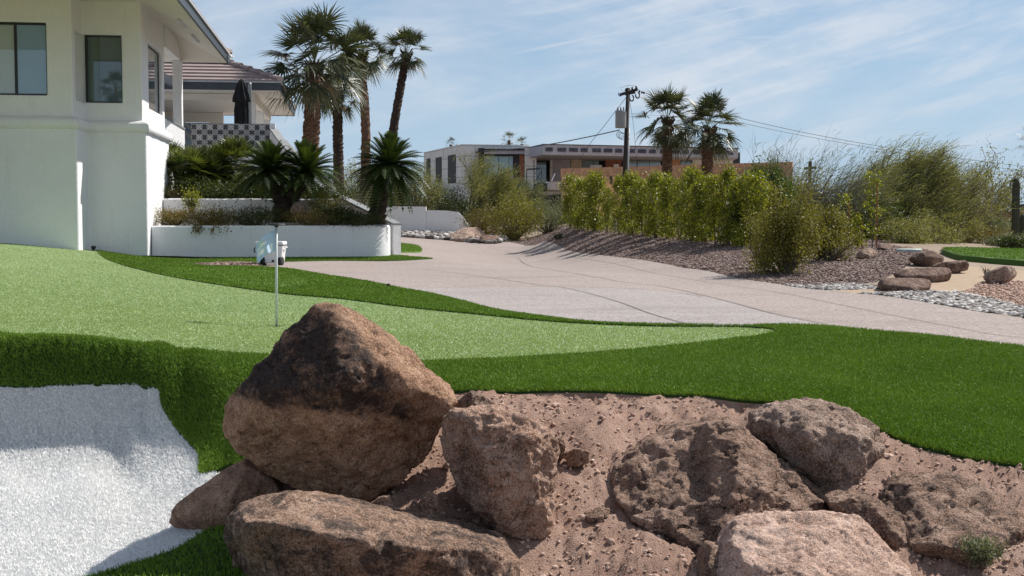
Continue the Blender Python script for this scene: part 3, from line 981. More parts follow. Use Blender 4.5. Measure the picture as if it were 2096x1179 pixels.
# the two sides
for sgn in (-1, 1):
    yl = [3.26, 5, 8, 12, 20, 40, 104]
    e = [(sgn * 0.6199 * y, y, hz(sgn * 0.6199 * y, y) - 0.002) for y in yl]
    o_ = [(sgn * (150 + 2 * y), y, 0.6 if y < 20 else 1.2) for y in yl]
    v = e + o_
    k = len(yl)
    mb.add(v, [(i, i + 1, i + 1 + k, i + k) if sgn < 0 else (i, i + k, i + 1 + k, i + 1) for i in range(k - 1)])
    a = (sgn * 0.6199 * 3.26, 3.26, hz(sgn * 2.02, 3.26) - 0.002)
    mb.add([a, (sgn * 157, 3.26, 0.6), (sgn * 150, -90, -0.4), (sgn * 119, -90, -0.4), (sgn * 6, -3, -0.15)], [(0, 1, 2, 3, 4) if sgn < 0 else (4, 3, 2, 1, 0)])
ex = [u * 104 for u in np.linspace(-0.6199, 0.6199, 30)]
e = [(x, 104, hz(x, 104) - 0.002) for x in ex]
o1 = [(x * 40, 4500, 1.2) for x in ex]
mb.add(e + o1, [(i, i + 1, i + 31, i + 30) for i in range(29)])
for sgn in (-1, 1):
    mb.add([(sgn * 64.47, 104, 1.2), (sgn * 358, 104, 1.2), (sgn * 4000, 104, 1.2), (sgn * 2579, 4500, 1.2)], [(0, 1, 2, 3) if sgn > 0 else (3, 2, 1, 0)])
gf = mb.build('ground', M['desert'])
tag(gf, kind='structure')

# ---- joints in the concrete
mj = MB()


def joint(pix, w=0.02):
    P = [g(*p) for p in pix]
    P = spline(P, False, 8)
    for (x0, y0), (x1, y1) in zip(P[:-1], P[1:]):
        d = np.array([x1 - x0, y1 - y0]); L = np.linalg.norm(d)
        if L < 1e-4: continue
        nrm = np.array([-d[1], d[0]]) / L * w / 2
        q = [(x0 - nrm[0], y0 - nrm[1]), (x1 - nrm[0], y1 - nrm[1]), (x1 + nrm[0], y1 + nrm[1]), (x0 + nrm[0], y0 + nrm[1])]
        zz = H(np.array([a[0] for a in q]), np.array([a[1] for a in q])) + 0.006
        mj.add([(a[0], a[1], z) for a, z in zip(q, zz)], [(0, 1, 2, 3)])


joint([(1000, 507), (1050, 520), (1145, 555), (1250, 573), (1350, 586), (1420, 600), (1500, 620), (1600, 646), (1710, 669)], 0.018)
joint([(865, 551), (1000, 568), (1100, 583), (1160, 590), (1250, 613), (1340, 645), (1415, 665)], 0.016)
joint([(1140, 515), (1230, 535), (1360, 563), (1500, 585), (1600, 600), (1700, 620), (1850, 650), (2000, 679), (2096, 693)], 0.012)
joint([(850, 590), (980, 588), (1100, 587), (1200, 588), (1300, 592), (1380, 598), (1440, 608)], 0.014)
joint([(1100, 641), (1300, 639), (1580, 637)], 0.008)
jo = mj.build('driveway_joints', m_plain('joint filler', (0.16, 0.13, 0.118), 0.9))
tag(jo, kind='structure')

# ---- blades of the synthetic turf
FR = 0.56


def near_w(p):
    u = np.abs(p[:, 0] / p[:, 1])
    return (u < FR) / np.maximum(p[:, 1], 3) ** 2.3 * (p[:, 1] < 16)


mb = MB()
for key, n, hgt in (('fringe_turf', 500000, 0.024), ('lower_turf', 26000, 0.024)):
    P, F = RM[key]
    q, nn = sample(P, F, n, near_w)
    blades(mb, q, nn, hgt, 0.0042, 0.42, 0.5, 0.45)
o = mb.build('turf_blades', M['blade'])
tag(o, 'thick dark green synthetic turf pile covering the bank around the putting green', 'grass', kind='stuff')
mb = MB()
for key_, n_ in (('small_green', 14000), ('turf_island', 6000), ('far_green', 16000)):
    P, F = RM[key_]
    q, nn = sample(P, F, n_)
    blades(mb, q + (0, 0, 0.012), nn, 0.016 if key_ == 'small_green' else 0.024, 0.012, 0.5, 0.55, 0.4)
P, F = RM['fringe_turf']
q, nn = sample(P, F, 90000, lambda p: ((np.abs(p[:, 0] / p[:, 1]) < FR) & (p[:, 1] >= 11) & (p[:, 1] < 31)) / np.maximum(p[:, 1], 3) ** 1.2)
blades(mb, q, nn, 0.024, 0.012, 0.5, 0.55, 0.4)
o = mb.build('turf_blades', M['blade'])
tag(o, 'low green turf pile of the fringe strip beside the driveway', 'grass', kind='stuff')
mb = MB()
P, F = RM['bunker']
q, nn = sample(P, F, 210000, lambda p: (p[:, 0] / p[:, 1] > -FR) / p[:, 1] ** 2)
blades(mb, q, nn, 0.023, 0.005, 0.6, 0.45, 0.6)
o = mb.build('white_turf_blades', M['blade_white'])
tag(o, 'shaggy white synthetic turf filling the bunker', 'grass', kind='stuff')
mb = MB()
P, F = RM['green']
q, nn = sample(P, F, 290000, lambda p: (np.abs(p[:, 0] / p[:, 1]) < FR) / p[:, 1] ** 2)
blades(mb, q, nn, 0.013, 0.006, 0.7, 0.6, 0.6)
o = mb.build('putting_green_fibres', M['blade_green'])
tag(o, 'short pale green fibres of the putting green', 'grass', kind='stuff')

# ---- loose stones
M['gstone'] = m_stone('gravel stones', [(0.0, (0.09, 0.055, 0.045)), (0.4, (0.17, 0.11, 0.09)), (0.8, (0.25, 0.17, 0.14)), (1.0, (0.40, 0.32, 0.28))])
M['rstone'] = m_stone('river stones', [(0.0, (0.05, 0.045, 0.042)), (0.4, (0.16, 0.14, 0.13)), (0.7, (0.34, 0.31, 0.29)), (1.0, (0.62, 0.60, 0.57))])
M['dstone'] = m_stone('soil crumbs', [(0.0, (0.34, 0.22, 0.16)), (0.5, (0.46, 0.31, 0.24)), (0.9, (0.52, 0.37, 0.29)), (1.0, (0.60, 0.48, 0.40))])
mb = MB()
P, F = RM['mound_gravel']
q, nn = sample(P, F, 52000, lambda p: (np.abs(p[:, 0] / p[:, 1]) < 0.5) / p[:, 1] ** 1.4)
stones(mb, q, rng.uniform(0.010, 0.028, len(q)), 0.65, ICO1)
P, F = RM['house_gravel']
q, nn = sample(P, F, 700)
stones(mb, q, rng.uniform(0.02, 0.05, len(q)), 0.65, ICO1)
o = mb.build('gravel', M['gstone'])
tag(o, 'loose reddish brown gravel spread over the mound below the hedge', 'gravel', kind='stuff')
mb = MB()
for key, n, s0, s1 in (('river_bed', 8500, 0.014, 0.042), ('river_strip', 3000, 0.015, 0.04), ('wall_pebbles', 2200, 0.07, 0.16)):
    P, F = RM[key]
    q, nn = sample(P, F, n, lambda p: (np.abs(p[:, 0] / p[:, 1]) < 0.5) * 1.0)
    stones(mb, q, rng.uniform(s0, s1, len(q)), 0.55, ICO2, jit=0.10, sink=0.1)
o = mb.build('river_stones', M['rstone'], smooth=True)
tag(o, 'flat grey and white river stones in bands beside the driveway', 'stones', kind='stuff')
mb = MB()
P, F = RM['dirt_bank']
q, nn = sample(P, F, 30000, lambda p: ((np.abs(p[:, 0] / p[:, 1]) < FR) & (p[:, 1] > 4.6)) / p[:, 1] ** 2)
stones(mb, q, 0.0018 + 0.011 * rng.random(len(q)) ** 9, 0.75, ICO1, sink=0.2)
q, nn = sample(P, F, 90, lambda p: ((np.abs(p[:, 0] / p[:, 1]) < FR) & (p[:, 1] > 4.9)) / p[:, 1] ** 2)
stones(mb, q, rng.uniform(0.010, 0.026, len(q)), 0.7, ICO2, jit=0.14, sink=0.35)
P, F = RM['dirt_right']
q, nn = sample(P, F, 3000)
stones(mb, q, rng.uniform(0.008, 0.025, len(q)), 0.7, ICO1)
o = mb.build('pebbles', M['dstone'])
tag(o, 'reddish soil crumbs and small pebbles scattered over the bare bank', 'pebbles', kind='stuff')


# ------------------------------------------------------------------ boulders
def hull_mesh(P):
    bm = bmesh.new()
    vs = [bm.verts.new(p) for p in P]
    r = bmesh.ops.convex_hull(bm, input=vs)
    junk = [v for v in bm.verts if not v.link_faces]
    bmesh.ops.delete(bm, geom=junk, context='VERTS')
    bmesh.ops.triangulate(bm, faces=bm.faces[:])
    return bm


def rock(name, label, cat, mat, parts, Yc, vox=0.012, amp=0.03, rough=1.0, depth=0.8, smooth_it=1, group=None, seed=0.0, chip=0.5, zlift=0.0, seat=True, ncut=9):
    """parts: list of (outline pixels, [(px,py,dY)] front points).  Every rock is a closed solid with its own depth."""
    me = bpy.data.meshes.new(name)
    bmt = bmesh.new()
    # seat: the lower rim and the front come forward to where the bank reaches them
    for pi, part in enumerate(parts):
        outline, front = part[0], part[1]
        Y = Yc + (part[2] if len(part) > 2 else 0.0)
        dp = part[3] if len(part) > 3 else depth
        cx = sum(p[0] for p in outline) / len(outline); cy = sum(p[1] for p in outline) / len(outline)
        P = []
        for x, y in outline:
            yo = Y
            if seat and y > cy:
                yo = max(min(Y, g(x, y)[1] - 0.03), Y - 0.7 * Yc / 6)
            P.append(at(x, y, yo))
            w = at(cx + (x - cx) * 0.90, cy + (y - cy) * 0.90, Y)
            P.append((w[0], w[1] + dp * 0.45, w[2] - 0.01))
            w = at(cx + (x - cx) * 0.62, cy + (y - cy) * 0.62, Y)
            P.append((w[0], w[1] + dp * 0.9, w[2] - 0.03))
        for f in front:
            yo = Y + f[2]
            if seat:
                yo = max(min(yo, g(f[0], f[1])[1] - 0.10), Y - 1.0 * Yc / 6)
            P.append(at(f[0], f[1], yo))
        b = hull_mesh(P)
        rs = random.Random(int(seed * 97) + pi)
        for _k in range(ncut):
            dr = Vector((rs.uniform(-1, 1), -rs.uniform(0.45, 1.0), rs.uniform(-0.6, 0.5))).normalized()
            mx = max(v.co.dot(dr) for v in b.verts); mn = min(v.co.dot(dr) for v in b.verts)
            lim = mx - (mx - mn) * rs.uniform(0.025, 0.10)
            bmesh.ops.bisect_plane(b, geom=b.verts[:] + b.edges[:] + b.faces[:], plane_co=dr * lim, plane_no=dr, clear_outer=True)
            PP = [v.co.copy() for v in b.verts]
            b.free()
            b = hull_mesh(PP)
        tmp = bpy.data.meshes.new('t'); b.to_mesh(tmp); b.free()
        bmt.from_mesh(tmp); bpy.data.meshes.remove(tmp)
    bmt.to_mesh(me); bmt.free()
    o = bpy.data.objects.new(name, me)
    COL.objects.link(o)
    m = o.modifiers.new('r', 'REMESH'); m.mode = 'VOXEL'; m.voxel_size = vox; m.adaptivity = 0
    s = o.modifiers.new('s', 'SMOOTH'); s.factor = 0.5; s.iterations = smooth_it
    bake(o)
    me = o.data
    n = len(me.vertices)
    co = np.empty(n * 3); me.vertices.foreach_get('co', co); co = co.reshape(-1, 3)
    no = np.empty(n * 3); me.vertices.foreach_get('normal', no); no = no.reshape(-1, 3)
    sc = Yc / 6.0
    size = (co.max(0) - co.min(0)).max()
    d = np.empty(n)
    k = 1.0 / max(size, 0.05)
    for i in range(n):
        p = Vector(co[i])
        q = p * k + Vector((seed, seed * 1.7, -seed))
        a = noise.fractal(q * 2.2, 1.0, 2.0, 3)
        # broken facets: every cell is a slightly tilted plane
        dd_, pp_ = noise.voronoi(q * 3.0 + Vector((a, -a, a)) * 0.25)
        ce = Vector(pp_[0])
        fa = noise.noise_vector(ce * 5.7 + Vector((seed, 0, 0))).dot(q * 3.0 - ce)
        dd2, pp2 = noise.voronoi(q * 8.5 + Vector((a, a, -a)) * 0.5)
        ce2 = Vector(pp2[0])
        fb_ = noise.noise_vector(ce2 * 4.1).dot(q * 8.5 - ce2)
        r = noise.fractal(q * 14.0, 0.9, 2.1, 4)
        cr = noise.fractal(Vector((q.x * 4, q.y * 4, q.z * 7)), 1.0, 2.1, 4)
        crack = -max(0.0, 1 - abs(cr) * 22) * 0.26
        d[i] = amp * (0.55 * a + chip * 0.7 * fa + chip * 0.25 * fb_ + 0.36 * rough * r + rough * crack)
    co = co + no * d[:, None]
    org = np.array([(co[:, 0].min() + co[:, 0].max()) / 2, (co[:, 1].min() + co[:, 1].max()) / 2, co[:, 2].min()])
    co -= org
    co[:, 2] += zlift
    me.vertices.foreach_set('co', co.astype(np.float32).ravel())
    me.polygons.foreach_set('use_smooth', np.ones(len(me.polygons), dtype=bool))
    me.update()
    me.materials.append(mat)
    o.location = org
    tag(o, label, cat, group)
    return o


RL, RMI, RD = (0.88, 0.62, 0.49), (0.62, 0.375, 0.265), (0.22, 0.12, 0.082)
M['rk_big'] = m_rock('varnished granite', (0.88, 0.57, 0.38), (0.60, 0.34, 0.21), (0.28, 0.145, 0.085), varnish=0.97, vz=0.50, vs=0.035, varcol=(0.038, 0.027, 0.024), ridge=True)
M['rk_mid'] = m_rock('rough pink granite', RL, RMI, RD)
M['rk_low'] = m_rock('dark patched granite', (0.86, 0.60, 0.46), (0.54, 0.33, 0.225), (0.13, 0.08, 0.058), varnish=0.85, vz=0.05, vs=0.1, plo=0.48, phi=0.58)
M['rk_light'] = m_rock('pale cracked granite', (0.80, 0.58, 0.47), (0.60, 0.40, 0.31), (0.27, 0.16, 0.115), bs=0.7)
M['rk_dirt'] = m_rock('earth crusted rock', (0.78, 0.54, 0.42), (0.50, 0.31, 0.22), (0.12, 0.075, 0.058), bs=1.2)
M['rk_grey'] = m_rock('grey brown granite', (0.76, 0.57, 0.46), (0.48, 0.325, 0.245), (0.12, 0.08, 0.065))
M['rk_warm'] = m_rock('orange brown granite', (0.78, 0.50, 0.36), (0.54, 0.32, 0.215), (0.26, 0.15, 0.10))
M['rk_far'] = m_rock('brown path boulder', (0.46, 0.33, 0.27), (0.28, 0.17, 0.125), (0.13, 0.075, 0.055), scale=0.6)
G1 = 'boulders set into the bare bank in front'
rock('boulder', 'largest boulder, tall and pointed, black varnish on its upper half and tan below', 'boulder', M['rk_big'],
     [([(660, 619), (688, 622), (762, 664), (832, 720), (884, 772), (932, 810), (938, 822), (908, 882), (882, 930), (832, 985), (740, 1041), (690, 1038), (602, 1012),
        (540, 975), (482, 922), (457, 872), (466, 832), (498, 780), (545, 733), (592, 678), (636, 634)],
       [(690, 655, -0.10), (735, 790, -0.34), (700, 868, -0.46), (560, 850, -0.30), (840, 850, -0.30), (700, 960, -0.30), (860, 880, -0.18), (520, 820, -0.2), (620, 950, -0.22), (800, 800, -0.30)])],
     6.0, vox=0.011, amp=0.040, depth=1.0, smooth_it=1, group=G1, seed=1.3, rough=1.2)
rock('boulder', 'blocky pink granite boulder leaning against the right side of the largest boulder', 'boulder', M['rk_mid'],
     [([(915, 838), (1010, 836), (1060, 850), (1132, 886), (1145, 930), (1137, 1000), (1127, 1082), (1107, 1118), (1062, 1112), (1000, 1072), (942, 1022), (925, 985),
        (892, 930), (890, 890), (900, 860)],
       [(960, 890, -0.12), (1095, 1040, -0.20), (1110, 930, -0.16), (1000, 990, -0.22), (960, 950, -0.18), (1100, 1085, -0.1)])],
     5.65, vox=0.009, amp=0.030, depth=0.55, group=G1, seed=4.1, rough=1.7, chip=0.4)
rock('boulder', 'small pointed grey pink stone behind the top of the blocky leaning boulder', 'boulder', M['rk_grey'],
     [([(965, 799), (1002, 816), (1024, 842), (980, 870), (925, 868), (930, 828)], [(970, 840, -0.08)])],
     6.25, vox=0.008, amp=0.018, depth=0.25, group=G1, seed=2.1)
rock('boulder', 'long low boulder at the bottom, dark front and pale rough top edge', 'boulder', M['rk_low'],
     [([(468, 1062), (498, 1030), (560, 1016), (622, 1015), (700, 1038), (800, 1060), (860, 1068), (900, 1110), (860, 1240), (700, 1290), (560, 1290), (490, 1235), (462, 1180), (462, 1100)],
       [(500, 1068, -0.26), (560, 1072, -0.32), (700, 1098, -0.34), (800, 1115, -0.34), (600, 1230, -0.24), (800, 1250, -0.22)]),
      ([(760, 1056), (900, 1074), (980, 1094), (1040, 1118), (1064, 1150), (1066, 1200), (1010, 1270), (800, 1290), (700, 1200), (700, 1100)],
       [(800, 1115, -0.34), (920, 1128, -0.30), (1020, 1150, -0.22), (900, 1250, -0.20)])],
     5.25, vox=0.010, amp=0.026, depth=0.6, group=G1, seed=6.6, rough=1.6, seat=False, ncut=3)
rock('boulder', 'wedge shaped brown boulder lying on the white bunker turf under the largest boulder', 'boulder', M['rk_warm'],
     [([(500, 938), (545, 960), (575, 1010), (540, 1060), (470, 1082), (400, 1090), (338, 1094), (327, 1077), (345, 1045), (400, 1000), (452, 964)],
       [(420, 1040, -0.16), (500, 1010, -0.22), (360, 1070, -0.08)])],
     6.1, vox=0.009, amp=0.016, depth=0.5, group=G1, seed=8.2, rough=0.9, chip=0.3)
rock('boulder', 'large earth crusted rock in the middle of the bank with a smooth tan slanted face', 'boulder', M['rk_dirt'],
     [([(1490, 857), (1530, 878), (1585, 930), (1650, 982), (1695, 1022), (1700, 1050), (1640, 1090), (1520, 1115), (1450, 1120), (1410, 1010), (1425, 900), (1450, 866)],
       [(1512, 890, -0.10), (1512, 960, -0.30), (1498, 1030, -0.38), (1470, 1105, -0.42), (1560, 1100, -0.40), (1660, 1075, -0.22)]),
      ([(1340, 905), (1400, 874), (1480, 866), (1540, 940), (1520, 1070), (1450, 1140), (1370, 1110), (1290, 1070), (1255, 1010), (1262, 950)],
       [(1330, 960, -0.16), (1420, 930, -0.12), (1300, 1010, -0.10), (1450, 1085, -0.34), (1400, 1000, -0.20)], 0.12, 0.7)],
     5.98, vox=0.010, amp=0.032, depth=0.7, group=G1, seed=11.2, rough=1.8, chip=0.3, ncut=1)
rock('boulder', 'rounded grey brown boulder tucked against the edge of the green turf', 'boulder', M['rk_grey'],
     [([(1590, 836), (1640, 828), (1700, 829), (1742, 839), (1800, 874), (1815, 902), (1812, 960), (1798, 1004), (1745, 1040), (1690, 1030), (1640, 980), (1575, 920), (1552, 890), (1550, 866)],
       [(1610, 880, -0.14), (1680, 905, -0.27), (1760, 908, -0.25), (1800, 925, -0.08), (1690, 1010, -0.24), (1760, 1015, -0.20)])],
     6.15, vox=0.010, amp=0.030, depth=0.8, group=G1, seed=13.4, rough=1.7, chip=0.3, seat=False, ncut=2)
rock('boulder', 'pale pink cracked slab boulder in the bottom foreground, brightly lit', 'boulder', M['rk_light'],
     [([(1488, 1084), (1505, 1070), (1562, 1056), (1640, 1056), (1700, 1049), (1762, 1060), (1802, 1100), (1852, 1160), (1890, 1210), (1860, 1320), (1560, 1340), (1450, 1220), (1462, 1150), (1470, 1110)],
       [(1520, 1150, -0.28), (1650, 1180, -0.42), (1780, 1180, -0.34), (1650, 1260, -0.46), (1560, 1110, -0.12), (1720, 1100, -0.14)])],
     5.25, vox=0.009, amp=0.020, depth=0.35, group=G1, seed=15.9, rough=1.9, chip=0.25, ncut=5)
rock('boulder', 'small dark stone wedged against the lower left side of the pale cracked slab', 'boulder', M['rk_low'],
     [([(1455, 1115), (1480, 1120), (1492, 1160), (1480, 1230), (1440, 1230), (1430, 1190), (1438, 1140)], [(1455, 1170, -0.12)])],
     5.2, vox=0.008, amp=0.015, depth=0.3, group=G1, seed=17.0)
rock('boulder', 'brown angular boulder behind the right end of the pale cracked slab', 'boulder', M['rk_dirt'],
     [([(1700, 1030), (1740, 1015), (1792, 1017), (1852, 1055), (1902, 1108), (1935, 1180), (1900, 1230), (1830, 1200), (1760, 1090)],
       [(1800, 1070, -0.18), (1860, 1140, -0.22), (1760, 1050, -0.1)])],
     5.5, vox=0.009, amp=0.024, depth=0.5, group=G1, seed=19.0, rough=1.5, chip=0.3, seat=False, ncut=2)
rock('boulder', 'broad earth covered rock at the right edge of the picture', 'boulder', M['rk_dirt'],
     [([(1800, 1012), (1850, 980), (1950, 976), (2020, 1000), (2100, 1050), (2160, 1110), (2200, 1300), (1960, 1340), (1900, 1180)],
       [(1900, 1030, -0.10), (2000, 1080, -0.16), (2080, 1160, -0.18), (1980, 1200, -0.2)])],
     5.75, vox=0.012, amp=0.038, depth=0.8, group=G1, seed=22.0, rough=1.6, chip=0.55)
for i, (c, lab, mt, Y, dd) in enumerate((
        ([(868, 1010), (880, 1006), (895, 1015), (898, 1050), (880, 1064), (855, 1056), (856, 1030)], 'fist sized stone in the dark hollow between the boulders', 'rk_mid', 5.55, 0.12),
        ([(742, 1040), (775, 1018), (798, 1014), (806, 1045), (770, 1062), (740, 1060)], 'flat small stone at the foot of the largest boulder', 'rk_mid', 5.5, 0.14),
        ([(1143, 896), (1152, 890), (1158, 910), (1155, 938), (1140, 944)], 'red brown stone poking out beside the blocky leaning boulder', 'rk_low', 6.2, 0.1),
        ([(1150, 930), (1180, 918), (1208, 922), (1206, 950), (1165, 958)], 'low reddish stone in the gully right of the blocky boulder', 'rk_low', 6.1, 0.15),
        ([(1195, 1050), (1225, 1036), (1252, 1040), (1248, 1062), (1205, 1070)], 'crumbling clod lying in the middle of the gully', 'rk_dirt', 5.75, 0.12))):
    rock('stone', lab, 'stone', M[mt], [(c, [])], Y, vox=0.006, amp=0.012, depth=dd, seed=30 + i, group='small stones on the bank')
G2 = 'boulders along the sand path across the driveway'
for i, (outl, lab, Y, dd) in enumerate((
        ([(1800, 580), (1806, 571), (1830, 568), (1895, 569), (1908, 578), (1904, 594), (1870, 599), (1815, 598), (1800, 592)], 'flat topped brown boulder nearest the driveway, first of the path boulders', 16.6, 0.5),
        ([(1832, 560), (1850, 551), (1900, 547), (1940, 547), (1953, 560), (1950, 574), (1900, 582), (1845, 578)], 'long brown boulder right behind the flat topped one at the path', 18.3, 0.6),
        ([(1914, 545), (1930, 536), (1975, 533), (1988, 540), (1986, 553), (1950, 560), (1920, 556)], 'rounded brown boulder touching the far turf corner', 20.0, 0.6),
        ([(1870, 530), (1886, 515), (1910, 513), (1942, 530), (1930, 545), (1890, 547)], 'pointed dark red boulder left of the far turf corner', 21.8, 0.7),
        ([(2022, 570), (2035, 552), (2060, 543), (2080, 545), (2088, 560), (2070, 578), (2030, 582)], 'tilted grey brown boulder alone on the bare soil at right', 17.6, 0.5),
        ([(1755, 525), (1765, 511), (1780, 506), (1796, 515), (1795, 528), (1770, 533)], 'rough grey boulder on the gravel under the thin saplings', 24.5, 0.5),
        ([(1927, 512), (1935, 504), (1948, 504), (1955, 512), (1950, 520), (1930, 520)], 'round pale boulder at the back corner of the far turf', 27.5, 0.4),
        ([(1798, 508), (1806, 499), (1822, 498), (1830, 506), (1824, 513), (1802, 514)], 'reddish brown boulder behind the gravel, left of the pale lid', 28.0, 0.5),
        ([(1842, 510), (1852, 504), (1864, 504), (1870, 510), (1864, 516), (1846, 516)], 'low reddish boulder just behind the pale lid', 28.5, 0.3),
        ([(1706, 522), (1716, 514), (1728, 516), (1730, 526), (1712, 530)], 'small stone half hidden beside the big yellow green bush', 24.0, 0.3),
        ([(915, 492), (922, 478), (950, 466), (975, 464), (992, 474), (1002, 490), (960, 498)], 'large grey boulder at the end of the low white wall', 48.5, 1.2),
        ([(968, 494), (985, 482), (1020, 482), (1030, 494), (1000, 500)], 'reddish boulder right of the grey one at the low wall', 47.0, 0.8),
        ([(800, 480), (800, 468), (818, 466), (821, 480)], 'small dark brown block at the foot of the low white wall', 48.0, 0.4))):
    rock('boulder', lab, 'boulder', M['rk_far'] if i not in (4, 5, 6, 10) else M['rk_grey'], [(outl, [(sum(p[0] for p in outl) / len(outl), sum(p[1] for p in outl) / len(outl) + 3, -dd * 0.35)])],
         Y, vox=0.0013 * Y, amp=0.0013 * Y, depth=dd, seed=60 + i, group=G2, smooth_it=2, rough=0.9, chip=0.3)


# ------------------------------------------------------------------ white house on the left
HO = np.array([-8.30, 28.2])
HA = R(7.3)
Fv = np.array([math.cos(HA), math.sin(HA)])
Sv = np.array([-math.sin(HA), math.cos(HA)])


def HX(v):
    """house frame (a right, b back, z) -> world"""
    v = np.asarray(v, float)
    return np.stack([HO[0] + v[:, 0] * Fv[0] + v[:, 1] * Sv[0], HO[1] + v[:, 0] * Fv[1] + v[:, 1] * Sv[1], v[:, 2]], 1)


def hx(a, b, z):
    return tuple(HX([(a, b, z)])[0])


def onb(px, py, b):
    """a,z of the point seen at a pixel on the house plane b = const"""
    u = (px - CX) / FPX * 1.0
    d = raydir(px, py); u = d[0] / d[1]
    # HO.x + a*Fx + b*Sx = u * (HO.y + a*Fy + b*Sy)
    a = (u * (HO[1] + b * Sv[1]) - HO[0] - b * Sv[0]) / (Fv[0] - u * Fv[1])
    Y = HO[1] + a * Fv[1] + b * Sv[1]
    return a, CAMZ + d[2] / d[1] * Y


def ona(px, py, a):
    d = raydir(px, py); u = d[0] / d[1]
    b = (u * (HO[1] + a * Fv[1]) - HO[0] - a * Fv[0]) / (Sv[0] - u * Sv[1])
    Y = HO[1] + a * Fv[1] + b * Sv[1]
    return b, CAMZ + d[2] / d[1] * Y


M['stucco'] = m_stucco('white stucco')
M['soffit'] = m_stucco('cream soffit', (0.76, 0.72, 0.66), 0.4)
M['slate'] = m_plain('dark slate fascia paint', (0.045, 0.055, 0.068), 0.45, 0, 0.15, 5)
M['gutter'] = m_plain('pale gutter metal', (0.42, 0.43, 0.44), 0.4, 0, 0.1, 5)
M['black'] = m_plain('black metal', (0.012, 0.012, 0.013), 0.4, 0, 0.1, 5)


def m_glass(name, base, rough=0.02, spec=0.9):
    m, nt, b, out = new_mat(name)
    v = objco(nt)
    nt.links.new(ramp(nt, noi(nt, v, 0.7, 2), [(0.3, tuple(c * 0.85 for c in base)), (0.7, base)]), b.inputs['Base Color'])
    b.inputs['Roughness'].default_value = rough
    b.inputs['Specular IOR Level'].default_value = spec
    b.inputs['Coat Weight'].default_value = 0.6
    b.inputs['Coat Roughness'].default_value = 0.01
    return m


M['glass_blind'] = m_glass('window over pale blind', (0.42, 0.48, 0.47), 0.05)
M['glass_blue'] = m_glass('window painted sky blue', (0.24, 0.36, 0.50), 0.04)  # sky reflection painted in as a blue base colour
M['glass_dark'] = m_glass('dark window glass', (0.10, 0.135, 0.155), 0.015, 1.0)
M['glass_teal'] = m_glass('curtained window glass', (0.075, 0.115, 0.10), 0.02, 0.9)


def m_tiles():
    m, nt, b, out = new_mat('flat concrete roof tiles')
    v = objco(nt)
    f = noi(nt, v, 2.5, 5); f2 = noi(nt, v, 30, 4)
    fac = mth(nt, 'ADD', mth(nt, 'MULTIPLY', f, 0.5), mth(nt, 'MULTIPLY', f2, 0.5))
    nt.links.new(ramp(nt, fac, [(0.35, (0.24, 0.175, 0.16)), (0.65, (0.36, 0.29, 0.27))]), b.inputs['Base Color'])
    b.inputs['Roughness'].default_value = 0.8
    bump(nt, b, f2, 0.3, 0.01)
    return m


M['tiles'] = m_tiles()
house = empty('white_house', hx(-3, 0, 0.9))
tag(house, 'white stucco house on the left with a ledge band and dark edged overhanging roof', 'house')


def solid(name, poly, z0, z1, mat, parent, bev=0.03, cuts=(), noise_amp=0.0):
    mb = MB(HX)
    mb.prism(poly, z0, z1)
    o = mb.build(name, mat, parent)
    tmp = []
    for c in cuts:
        m2 = MB(HX); m2.box(*c)
        t = m2.build('cutter', mat)
        t.location = (t.location.x - wloc(o).x * 0, t.location.y, t.location.z)
        md = o.modifiers.new('c', 'BOOLEAN'); md.operation = 'DIFFERENCE'; md.object = t; md.solver = 'EXACT'
        tmp.append(t)
    if bev:
        bevel(o, bev, 3)
    bake(o)
    for t in tmp:
        bpy.data.objects.remove(t, do_unlink=True)
    return o


LOWP = [(0, 0), (0, 3.5), (-9, 3.5), (-9, -1.04), (-1.30, -1.04), (-1.30, 0)]
UPP = [(-0.09, 0.09), (-0.09, 3.45), (-9, 3.45), (-9, -0.95), (-1.39, -0.95), (-1.39, 0.09)]
solid('lower_wall', LOWP, 0.3, 3.70, M['stucco'], house, 0.05)
aw = onb(95, 120, -0.95)[0]
_, zt = onb(95, 46, -0.95); _, zb = onb(95, 195, -0.95)
a0, z1 = onb(174, 72, 0.20); a1, _ = onb(248, 72, 0.09); _, z0 = onb(210, 211, 0.20)
b0, zt2 = ona(303, 88, -0.09); b1, _ = ona(331, 88, -0.09)
zb2 = ona(303, 222, -0.09)[1]
cuts = [(aw - 2.2, aw, -1.2, -0.85, zb, zt), (-1.60, a1, -0.62, 0.24, z0, z1), (-0.24, 0.3, b0, b1, 4.32, 5.86)]
solid('upper_wall', UPP, 3.80, 6.66, M['stucco'], house, 0.03, cuts)


def off(poly, d):
    return [(x + (d if x > -8 else 0) * (1 if True else 0), y + (-d if y < 1 else d)) for x, y in poly]


